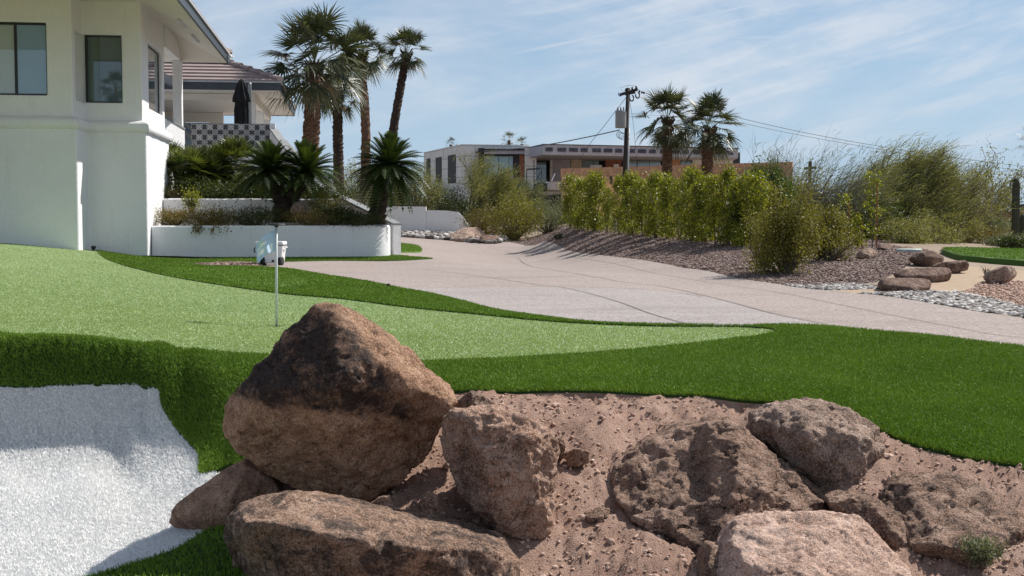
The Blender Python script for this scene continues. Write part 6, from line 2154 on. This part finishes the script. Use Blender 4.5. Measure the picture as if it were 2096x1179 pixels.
def leafcloud(mb, C, sig, n_each, size, asp=0.5, bias=(0, 0, 0), lo_var=0.0):
    C = np.asarray(C, float); k = len(C)
    n = k * n_each
    c = np.repeat(C, n_each, axis=0) + rng.normal(0, 1, (n, 3)) * np.asarray(sig)
    d = unit(rng.normal(0, 1, (n, 3)) + np.asarray(bias))
    s = unit(np.cross(d, rng.normal(0, 1, (n, 3))))
    L = size * rng.uniform(0.6, 1.4, n); W = L * asp
    V = np.stack([c, c + d * (L / 2)[:, None] + s * (W / 2)[:, None], c + d * L[:, None], c + d * (L / 2)[:, None] - s * (W / 2)[:, None]], 1).reshape(-1, 3)
    F = np.arange(n * 4).reshape(-1, 4)
    cv = np.repeat(rng.random(k), n_each) * 0.5 + rng.random(n) * 0.5
    mb.add(V, F, np.clip(cv + lo_var, 0, 1).repeat(4))


def branch(mb, p, d, L, r, depth, kids, ang, out, lean=(0, 0, 0), curl=0.25, seg=5, keep=None):
    """recursive limb; collects twig points in out"""
    m = 5
    pts = [np.array(p, float)]
    d = unit(d)
    for i in range(m):
        d = unit(d + rng.normal(0, curl / 2, 3) + np.asarray(lean) * 0.18)
        pts.append(pts[-1] + d * L / m)
    mb.tube(pts, np.linspace(r, r * 0.55, m + 1), seg if depth > 1 else 3, cap=False)
    if depth == 0:
        out += [tuple(q) for q in pts[1:]]
        return
    if depth <= 1:
        out += [tuple(q) for q in pts[3:]]
    for k in range(kids[0]):
        t = rng.uniform(0.35, 1.0) if k else 1.0
        i = min(int(t * m), m - 1); q = pts[i] * (1 - (t * m - i)) + pts[i + 1] * (t * m - i)
        nd = unit(d + rng.normal(0, ang, 3))
        branch(mb, q, nd, L * rng.uniform(0.55, 0.85), r * 0.55, depth - 1, kids[1:] or kids, ang, out, lean, curl, seg)


def wispy_tree(name, label, px, pyb, Y, Hpx, Wpx, mat_t, mat_l, stems=4, depth=3, kids=(4, 4, 4), lean=(0.5, 0, 0.3), nleaf=3, lsize=0.06, asp=0.25, strand=0, group=None, cat='tree', r=0.05, ang=0.5, base=None, crown_name='crown', spread=0.8, up=1.0):
    b = np.array(base if base is not None else at(px, pyb, Y), float)
    b[2] = min(b[2], hz(b[0], b[1]))
    root = empty(name, tuple(map(float, b))); tag(root, label, cat, group)
    Hm = Hpx * Y / FPX; Wm = Wpx * Y / FPX
    mt, out = MB(), []
    L0 = Hm * 0.42
    for i in range(stems):
        a = i * 2.4 + rng.normal(0, 0.3)
        k = spread * rng.uniform(0.4, 1.1) * Wm / Hm
        d = (math.cos(a) * k + lean[0] * 0.5, math.sin(a) * k * 0.8, up)
        branch(mt, b + np.array([math.cos(a), math.sin(a), -0.1]) * r, d, L0 * rng.uniform(0.8, 1.15), r, depth, kids, ang, out, lean)
    out = np.array(out)
    mt.build('trunk', M[mat_t], root)
    ml = MB()
    if nleaf:
        leafcloud(ml, out, 0.05 * Hm * 0.6 + 0.02, nleaf, lsize, asp, bias=np.asarray(lean) * 1.5)
    if strand:
        idx = rng.integers(0, len(out), strand)
        c = out[idx] + rng.normal(0, 0.04 * Hm, (strand, 3))
        d = unit(np.asarray(lean)[None] * 1.6 + rng.normal(0, 0.45, (strand, 3)) + np.array([0, 0, 0.25]))
        L = Hm * 0.13 * rng.uniform(0.5, 1.4, strand)
        s = unit(np.cross(d, rng.normal(0, 1, (strand, 3)))) * 0.006 * (Y / 40)
        mid = c + d * (L * 0.5)[:, None]; tip = c + d * L[:, None]; tip[:, 2] -= L * 0.18
        V = np.stack([c - s, c + s, mid + s, mid - s, tip], 1).reshape(-1, 3)
        i0 = (np.arange(strand) * 5)[:, None]
        ml.add(V, np.concatenate([i0 + np.array([[0, 1, 2]]), i0 + np.array([[0, 2, 3]]), i0 + np.array([[3, 2, 4]])]), rng.random(strand).repeat(5))
    if nleaf or strand:
        ml.build(crown_name, M[mat_l], root)
    return root


def bush(name, label, px, pyt, pyb, Wpx, Y, mat, n=2500, size=0.06, clumps=60, stems=9, group=None, asp=0.5, shell=0.55, sig=0.10, base=None, flat=1.0, bark='bark_grey', lumpy=0.35, cat='shrub', bias=(0, 0, 0.3), top_pt=0.0):
    b = np.array(base if base is not None else at(px, pyb, Y), float)
    root = empty(name, tuple(map(float, b))); tag(root, label, cat, group)
    Wm = Wpx * Y / FPX / 2; Hm = (pyb - pyt) * Y / FPX
    C = []
    while len(C) < clumps:
        p = rng.normal(0, 1, 3); p /= np.linalg.norm(p)
        rr = shell + (1 - shell) * rng.random() ** 0.6
        lump = 1 + lumpy * noise.noise(Vector(p * 1.7 + px * 0.37))
        q = p * rr * lump
        zz = q[2] * 0.5 + 0.5
        sh = 1.0 - top_pt * max(0, zz - 0.4)
        C.append((b[0] + q[0] * Wm * sh, b[1] + q[1] * Wm * 0.8 * flat * sh, b[2] + zz * Hm * 0.95 + 0.02))
    C = np.array(C)
    mt = MB()
    for i in range(min(stems * 4, clumps)):
        c = C[i]
        m = b + (c - b) * 0.5 + rng.normal(0, 0.08 * Wm, 3); m[2] = b[2] + (c[2] - b[2]) * 0.45
        mt.tube([b + rng.normal(0, 0.04, 3) * (1, 1, 0) - (0, 0, 0.05), m, c], [0.02 + 0.012 * Wm, 0.014 + 0.006 * Wm, 0.005], 4, cap=False)
    mt.build('stems', M[bark], root)
    ml = MB(); leafcloud(ml, C, (sig * Wm * 1.6, sig * Wm * 1.6, sig * Hm * 1.1), max(1, n // clumps), size, asp, bias)
    ml.build('foliage', M[mat], root)
    return root


# bushy multi trunk fan palms against the terrace
for (x, y, r, n, Y, lab) in ((398, 350, 0.95, 60, 31.8, 'bushy fan palm clump beside the house corner, lowest and leftmost in the planter'),
                             (455, 338, 0.98, 66, 32.4, 'bushy fan palm clump below the tiled parapet, right of the one at the house corner'),
                             (372, 325, 0.70, 36, 32.6, 'small bushy fan palm pressed against the lit house wall'),
                             (510, 372, 0.62, 30, 31.6, 'small bushy fan palm in the shade behind the forked sago')):
    c = np.array(at(x, y, Y))
    root = empty('bushy_fan_palm', (c[0], c[1], 2.1)); tag(root, lab, 'palm', 'bushy fan palms on the second planter')
    mb = MB()
    for k in range(3):
        mb.tube([(c[0] + .1 * k, c[1], 2.0), (c[0] + (k - 1) * 0.22, c[1], c[2] - 0.1)], 0.07, 7)
    mb.build('trunk', M['bark_dark'], root)
    mb = MB()
    for k in range(3):
        cc = c + np.array([(k - 1) * 0.32 * r, rng.normal(0, 0.15), rng.normal(-0.08, 0.16)])
        for e in sph_dirs(n // 2, -30, 85):
            fan_frond(mb, cc, e, r * 0.42 * rng.uniform(.7, 1.1), r * 0.48, 16, 95, 0.15, w=r * 0.04, petw=r * 0.012, var=rng.uniform(0, 1))
    mb.build('crown', M['medfan'], root)

# planter shrubs
GS = 'small shrubs in the planters'
for args in (('dense low dark green shrub at the back of the second planter, under the bushy palms', 420, 372, 412, 150, 31.2, 'planter_green', 3200, 0.05),
             ('leafy dark shrub right of the forked sago on the second planter', 655, 385, 412, 110, 31.4, 'planter_green', 2200, 0.05),
             ('sprawling green shrub between the forked sago and the bushy palms', 520, 375, 412, 110, 31.3, 'planter_green', 2400, 0.05),
             ('low purple tinged shrub against the lit house wall', 352, 388, 406, 40, 30.9, 'lantana', 700, 0.03),
             ('tall thin yellow green weed standing in front of the second planter wall', 392, 388, 432, 34, 29.9, 'hedge_leaf', 500, 0.045),
             ('yellowing groundcover clump at the left end of the lower planter', 355, 430, 462, 80, 29.3, 'lantana', 2200, 0.035),
             ('yellow brown trailing groundcover in the left middle of the lower planter', 430, 424, 464, 100, 29.3, 'lantana', 2600, 0.035),
             ('dark leafy groundcover in front of the forked sago', 520, 426, 462, 110, 29.4, 'planter_green', 2600, 0.035),
             ('brownish groundcover right of the forked sago', 640, 432, 462, 90, 29.4, 'lantana', 2000, 0.035),
             ('bright green leafy shrub in the middle of the lower planter', 685, 420, 458, 80, 29.6, 'planter_green', 1800, 0.045),
             ('low groundcover at the foot of the single sago', 735, 436, 462, 80, 29.5, 'planter_green', 1800, 0.035),
             ('wispy olive shrub behind the forked sago, touching the stair wall', 665, 395, 440, 70, 30.3, 'creosote', 1300, 0.035)):
    lab, px, pt, pb2, w, Y, mt, n, sz = args
    bush('planter_shrub', lab, px, pt, pb2, w * 1.15, Y, mt, n * 2, sz, 60, 6, GS, flat=0.7 if Y < 30.5 else 0.5, shell=0.2, sig=0.16)
# strands hanging over the planter wall
root = empty('trailing_plant', at(440, 462, 28.75)); tag(root, 'thin leafy sprays hanging over the front of the planter wall', 'plant')
ms, ml = MB(), MB()
C = []
for i in range(12):
    x = rng.uniform(400, 468); L = rng.uniform(6, 16)
    P = [at(x, 462, 29.0), at(x + rng.normal(0, 4), 459, 28.72), at(x + rng.normal(0, 6), 462 + L, 28.66)]
    ms.tube(P, 0.006, 3, cap=False)
    C += [P[1], P[2], tuple((np.array(P[1]) + P[2]) / 2)]
ms.build('stems', M['bark_grey'], root)
leafcloud(ml, C, 0.035, 9, 0.045, 0.6); ml.build('foliage', M['lantana'], root)
rock('boulder', 'dark upright rock standing in the lower planter right of the forked sago', 'boulder', M['rk_grey'], [([(596, 455), (594, 428), (602, 413), (615, 410), (626, 418), (628, 452)], [(612, 432, -0.12)])], 29.7, vox=0.03, amp=0.03, depth=0.3, seed=91)

# middle background
GM = 'desert shrubs and trees beyond the driveway'
wispy_tree('desert_tree', 'wispy leafless topped tree between the patio roof and the broad palm', 590, 400, 43, 168, 60, 'twig', 'greygreen', 5, 3, (4, 4, 3), (0.25, 0, 0.5), 3, 0.05, 0.3, 700, GM)
wispy_tree('desert_tree', 'thin wispy tree between the two brown palm trunks', 722, 410, 47, 130, 80, 'twig', 'greygreen', 5, 3, (4, 4, 3), (0.3, 0, 0.4), 3, 0.05, 0.3, 700, GM)
wispy_tree('desert_tree', 'thin wispy tree between the forked sago and the dark palm trunk', 668, 410, 46, 120, 60, 'twig', 'greygreen', 4, 3, (4, 4, 3), (0.2, 0, 0.4), 3, 0.05, 0.3, 500, GM)
bush('desert_shrub', 'olive shrub behind the single sago, left of the low white wall', 745, 335, 425, 120, 53, 'olive', 6000, 0.09, 90, 8, GM, 0.3)
bush('desert_shrub', 'feathery yellow olive shrub above the step in the low white wall', 850, 345, 428, 105, 54, 'olive', 6500, 0.085, 90, 8, GM, 0.3)
bush('desert_shrub', 'dull green shrub above the curved end of the low white wall', 905, 375, 440, 90, 55, 'planter_green', 5200, 0.085, 70, 8, GM, 0.3)
bush('desert_shrub', 'broad dark green shrub behind the single sago crown', 800, 370, 425, 110, 55, 'greygreen', 5200, 0.09, 70, 8, GM, 0.3)
wispy_tree('palo_verde', 'feathery palo verde leaning right in front of the unfinished house', 975, 452, 56, 150, 110, 'pverde', 'olive', 7, 3, (4, 4, 4), (0.45, 0, 0.4), 4, 0.10, 0.22, 3200, GM, r=0.07)
wispy_tree('palo_verde', 'smaller feathery palo verde right behind the leaning one, lower in front of the balcony', 1045, 452, 58, 115, 90, 'pverde', 'greygreen', 6, 3, (4, 4, 4), (0.45, 0, 0.3), 4, 0.10, 0.22, 1800, GM, r=0.06)
bush('desert_shrub', 'rounded yellow green bush beside the start of the gravel mound', 1055, 404, 492, 108, 49, 'creosote', 7500, 0.075, 110, 10, GM, 0.4)
bush('desert_shrub', 'dark low bush at the end of the low white wall with dry yellow sprigs', 985, 425, 490, 90, 50, 'lantana', 4200, 0.07, 80, 9, GM, 0.4)
bush('desert_shrub', 'grey green wispy bush just left of the hedge', 1122, 418, 478, 74, 51, 'greygreen', 4200, 0.07, 80, 9, GM, 0.25)
bush('desert_shrub', 'broad dark thicket behind the single sago and the low white wall', 840, 380, 440, 190, 57, 'planter_green', 9000, 0.09, 120, 9, GM, 0.3)
bush('desert_shrub', 'brush filling the foot of the unfinished house between the palo verdes', 1010, 400, 455, 150, 60, 'olive', 7000, 0.09, 110, 9, GM, 0.3)
bush('desert_shrub', 'thin brush behind the left end of the hedge', 1150, 400, 470, 90, 56, 'greygreen', 4500, 0.08, 80, 9, GM, 0.3)
bush('desert_shrub', 'dark green bush in the gap under the feathery palo verde', 940, 412, 462, 90, 54, 'planter_green', 4500, 0.08, 80, 9, GM, 0.4)

# hedge of young upright plants
GH = 'row of young upright hedge plants on the mound'
hp = []
xs_ = np.linspace(1168, 1540, 16)
lab_h = ['leftmost', 'second', 'third', 'fourth', 'fifth', 'sixth', 'seventh', 'eighth', 'ninth', 'tenth', 'eleventh', 'twelfth', 'thirteenth', 'fourteenth', 'fifteenth', 'rightmost']


def hedge_proto(i):
    root = empty('hedge_plant', (0, 0, 0))
    ms = MB()
    H_ = 2.0
    C = []
    for s in range(4):
        a = s * 1.7 + i
        x, y = 0.10 * math.cos(a), 0.10 * math.sin(a)
        P = [(x * 0.3, y * 0.3, -0.1), (x, y, 0.7), (x * 2.2, y * 2.2, 1.35), (x * 3, y * 3, H_ * rng.uniform(0.85, 1.0))]
        ms.tube(P, [0.02, 0.016, 0.012, 0.005], 5, cap=False)
    mst = ms.build('stems', M['bark_grey'], root)
    for k in range(150):
        z = rng.uniform(0.06, 1.0)
        a = rng.uniform(0, 6.28); r = (0.36 if z < 0.9 else 0.22) * rng.uniform(0.3, 1.1) * (1 + 0.25 * math.sin(z * 9 + i * 2))
        C.append((r * math.cos(a), r * math.sin(a), z * H_))
    ml = MB(); leafcloud(ml, C, (0.075, 0.075, 0.08), 26, 0.07, 0.6, (0, 0, 0.3)); ml.build('foliage', M['hedge_leaf'] if i < 3 else M['hedge_dark'], root)
    return root


protos = [hedge_proto(i) for i in range(3)]
for i, x in enumerate(xs_):
    yb = 468 + (x - 1168) * (506 - 468) / (1540 - 1168)
    yt = 362 + 10 * math.sin(i * 2.3) - (4 if i > 9 else 0)
    if i == 3: yt = 388
    q = g(x, yb)
    o = protos[i] if i < 3 else copy_tree(protos[i % 3])
    o.location = (q[0], q[1], q[2] - 0.02)
    s = (yb - yt) * q[1] / FPX / 2.0
    wd = 1.0 + 0.2 * math.sin(i * 1.3) if i != 3 else 0.75
    o.scale = (s * wd * 0.98, s * wd * 0.98, s)
    o.rotation_euler.z = i * 1.1
    tag(o, '%s of the sixteen young upright hedge plants along the gravel mound, counted from the left' % lab_h[i], 'hedge plant', GH)

GR = 'desert trees and shrubs right of the hedge'
bush('dark_shrub', 'tall dark green shrub closing the right end of the hedge', 1570, 345, 508, 120, 30.5, 'hedge_dark', 14000, 0.065, 130, 9, GR, 0.5, sig=0.09)
bush('dark_shrub', 'dark leafy shrub with upright shoots between the hedge end and the big bush', 1525, 372, 505, 60, 29.5, 'hedge_dark', 4500, 0.06, 90, 9, GR, 0.5)
wispy_tree('bare_tree', 'tall bare many stemmed tree rising behind the dark shrub', 1590, 500, 33, 195, 120, 'twig', 'greygreen', 7, 4, (4, 3, 3, 2), (0.15, 0, 0.5), 1, 0.03, 0.3, 400, GR, r=0.024)
wispy_tree('bare_tree', 'bare leaning thin stemmed tree right of the cross shaped post', 1660, 505, 34, 190, 150, 'twig', 'greygreen', 8, 4, (4, 3, 3, 2), (0.6, 0, 0.5), 1, 0.03, 0.3, 700, GR, r=0.024)
wispy_tree('bare_tree', 'dark bare tree with long slanting stems in front of the pale sky', 1625, 505, 35, 170, 120, 'bark_grey', 'greygreen', 6, 3, (4, 4, 3), (0.5, 0, 0.5), 1, 0.04, 0.3, 400, GR, r=0.032)
bush('creosote_bush', 'big rounded yellow green bush standing at the driveway edge', 1612, 400, 562, 150, 21.6, 'creosote', 17000, 0.044, 170, 14, GR, 0.42, shell=0.2, sig=0.08, base=g(1608, 560), lumpy=1.3, top_pt=0.75)
bush('creosote_bush', 'yellow green bush spreading right behind the big rounded bush', 1690, 430, 545, 130, 23.5, 'creosote', 12000, 0.044, 130, 12, GR, 0.42, shell=0.2, sig=0.08, base=g(1690, 535), lumpy=1.3, top_pt=0.6)
bush('creosote_bush', 'lower left shoot of yellow green bush leaning over the gravel', 1560, 470, 548, 60, 22.3, 'creosote', 3000, 0.04, 60, 8, GR, 0.42, base=g(1566, 548))
bush('desert_shrub', 'tall olive thicket between the dark shrub and the saplings', 1650, 350, 508, 150, 36, 'olive', 11000, 0.075, 140, 10, GR, 0.35, lumpy=0.9, top_pt=0.4)
bush('desert_shrub', 'dark brush low behind the saplings', 1730, 400, 510, 150, 35, 'hedge_dark', 9000, 0.065, 120, 10, GR, 0.35, lumpy=0.9)
bush('desert_shrub', 'olive brown thicket under the right half of the largest palo verde', 1830, 360, 512, 130, 39, 'olive', 11000, 0.08, 140, 10, GR, 0.35, lumpy=0.9, top_pt=0.3)
bush('desert_shrub', 'olive brown thicket under the dark stemmed palo verde', 1930, 410, 512, 130, 40, 'olive', 9000, 0.08, 120, 10, GR, 0.35, lumpy=0.9, top_pt=0.3)
bush('desert_shrub', 'grey green thicket left of the saguaro', 2010, 430, 512, 110, 42, 'greygreen', 8000, 0.08, 110, 10, GR, 0.35, lumpy=0.9)
for (x, yt, yb, w, lab) in ((1785, 352, 508, 26, 'tallest slim sapling with bright yellow green leaves tied to a stake'), (1728, 398, 508, 34, 'slim bright leaved sapling left of the tallest one, beside a brown stake'),
                            (1640, 420, 512, 26, 'slim sapling half hidden behind the big rounded bush'), (1755, 440, 508, 22, 'low bright leaved sapling between the two staked saplings')):
    q = g(x, yb)
    root = empty('sapling', q); tag(root, lab, 'sapling', 'staked saplings on the gravel')
    Hm = (yb - yt) * q[1] / FPX; Wm = w * q[1] / FPX / 2
    mb = MB(); mb.tube([(q[0], q[1], q[2] - .1), (q[0] + .03, q[1], q[2] + Hm * .95)], [0.016, 0.006], 5); mb.build('stem', M['bark_grey'], root)
    mb = MB(); mb.tube([(q[0] + .1, q[1], q[2] - .1), (q[0] + .1, q[1], q[2] + Hm * .86)], 0.02, 6); mb.build('stake', M['redboard'], root)
    C = [(q[0] + rng.normal(0, Wm * .55), q[1] + rng.normal(0, Wm * .55), q[2] + Hm * z) for z in rng.uniform(0.12, 1.0, 42)]
    ml = MB(); leafcloud(ml, C, 0.05, 15, 0.055, 0.7); ml.build('foliage', M['hedge_leaf'], root)
wispy_tree('palo_verde', 'largest feathery olive palo verde swept to the right, behind the saplings', 1770, 512, 37, 222, 165, 'pverde', 'olive', 10, 3, (5, 5, 4), (0.8, 0, 0.5), 7, 0.075, 0.2, 10000, GR, r=0.06, spread=1.0)
wispy_tree('palo_verde', 'airy feathery palo verde filling the space between the bare trees and the largest palo verde', 1700, 510, 36, 185, 150, 'pverde', 'olive', 8, 3, (5, 4, 4), (0.7, 0, 0.45), 3, 0.06, 0.2, 4500, GR, r=0.04, spread=1.0)
wispy_tree('palo_verde', 'second swept palo verde filling the ground right of the largest one', 1850, 512, 36, 130, 140, 'pverde', 'olive', 8, 3, (5, 4, 4), (0.6, 0, 0.25), 6, 0.075, 0.2, 5000, GR, r=0.05, spread=1.4)
wispy_tree('palo_verde', 'dark stemmed palo verde with bare fanned branches leaning right', 1900, 512, 38, 170, 140, 'bark_grey', 'olive', 7, 4, (4, 4, 3, 2), (0.45, 0, 0.4), 1, 0.06, 0.2, 2500, GR, r=0.06, spread=1.3)
wispy_tree('mesquite_tree', 'rounded pale leaved tree with a dark trunk left of the saguaro', 2030, 500, 46, 180, 100, 'bark_grey', 'olive', 2, 4, (5, 4, 4, 3), (0.0, 0, 0.3), 2, 0.08, 0.5, 0, GR, r=0.09, ang=0.8, spread=0.5)
wispy_tree('mesquite_tree', 'thin leaved tree right of the saguaro at the picture edge', 2125, 500, 47, 90, 90, 'twig', 'greygreen', 4, 3, (5, 4, 4), (0.0, 0, 0.2), 2, 0.06, 0.5, 0, GR, r=0.05, ang=0.7)
for (x, yt, yb, w, Y, mt, lab) in ((1905, 455, 512, 110, 34, 'olive', 'dense olive shrub right behind the round pale boulder'), (1965, 440, 512, 90, 36, 'olive', 'loose yellow olive shrub behind the far turf, left part'),
                                   (2025, 468, 514, 80, 36, 'lantana', 'dry brownish shrub behind the middle of the far turf'), (2068, 482, 516, 90, 34, 'greygreen', 'grey green shrub behind the far turf at right'),
                                   (2130, 478, 518, 90, 34, 'greygreen', 'grey green shrub at the right picture edge behind the far turf'), (1960, 445, 470, 60, 38, 'hedge_leaf', 'patch of bright yellow flowering brush above the loose olive shrub'),
                                   (1850, 450, 508, 100, 33, 'olive', 'low feathery shrub behind the pale lid'), (2075, 486, 514, 60, 30, 'planter_green', 'low dark shrub at the back edge of the far turf')):
    bush('desert_shrub', lab, x, yt, yb, w, Y, mt, int(w * 42), 0.06, 70, 8, GR, 0.35, sig=0.13)


def saguaro(label, px, pt, pb2, Y, r):
    b = at(px, pb2, Y); t = at(px + 2, pt, Y)
    root = empty('saguaro', b); tag(root, label, 'cactus', 'saguaros at the far right')
    Hm = t[2] - b[2]
    n = 36; V = []
    prof = [(0.85, 0), (0.95, 0.2), (1.0, 0.6), (0.95, 0.88), (0.75, 0.95), (0.45, 0.985), (0.05, 1.0)]
    for k, h in prof:
        for a in np.linspace(0, 2 * math.pi, n, endpoint=False):
            rr = r * k * (1 + 0.10 * math.cos(a * 12))
            V.append((b[0] + (t[0] - b[0]) * h + rr * math.cos(a), b[1] + rr * math.sin(a), b[2] - 0.3 * (h == 0) + Hm * h))
    F = [(i * n + j, i * n + (j + 1) % n, (i + 1) * n + (j + 1) % n, (i + 1) * n + j) for i in range(len(prof) - 1) for j in range(n)]
    mb = MB(); mb.add(V, F); mb.build('stem', m_plain('ribbed cactus skin', (0.05, 0.055, 0.032), 0.8, 0, 0.3, 5), root)
    return root


saguaro('tall single stemmed saguaro cactus at the right edge of the picture', 2078, 364, 500, 40, 0.115)
saguaro('short saguaro cactus right of the tall one', 2093, 438, 500, 41, 0.11)
saguaro('faint saguaro stump left of the tall one among the branches', 2021, 440, 500, 40, 0.11)
bush('small_plant', 'small green tuft alone on the gravel mound', 1143, 480, 492, 18, 42, 'planter_green', 260, 0.05, 16, 3, base=g(1143, 491))
# dry spiky tufts
for (x, y, h, w, lab, Y, n, mt) in ((2018, 566, 24, 34, 'dry spiky twiggy plant left of the lone tilted boulder', None, 60, 'twig'), (2010, 1165, 60, 90, 'grey green weedy tuft at the bottom right corner', None, 160, 'greygreen')):
    q = g(x, y)
    root = empty('dry_plant', q); tag(root, lab, 'plant')
    mb = MB(); C = []
    k = q[1] / FPX
    for i in range(n // 2):
        a = rng.uniform(0, 6.28); rr = rng.uniform(0.1, 1) * w * k * 0.5
        tip = np.array(q) + (rr * math.cos(a), rr * math.sin(a), h * k * rng.uniform(0.5, 1))
        mb.tube([q, np.array(q) * .5 + tip * .5 + (0, 0, h * k * .15), tip], [0.0015 + 0.0002 * q[1], 0.001 + 0.0001 * q[1], 0.0006], 3, cap=False)
        C.append(tip)
        C.append(np.array(q) * .4 + tip * .6)
    mb.build('stems', M['twig'], root)
    if mt != 'twig':
        ml = MB(); leafcloud(ml, C, 0.012, 14, 0.014, 0.4); ml.build('foliage', M[mt], root)

# distant desert vegetation beyond everything, too far to count
mb = MB()
C = []
for i in range(900):
    Y = rng.uniform(88, 150); x = rng.uniform(-0.55, 0.55) * Y
    hgt = rng.uniform(0.6, 2.4)
    for k in range(5):
        C.append((x + rng.normal(0, 0.9), Y + rng.normal(0, 0.8), 1.15 + hgt * rng.uniform(0.1, 1)))
leafcloud(mb, C, (0.5, 0.5, 0.25), 9, 0.30, 0.6)
tag(mb.build('far_brush', M['greygreen']), 'distant desert brush along the horizon', 'brush', kind='stuff')
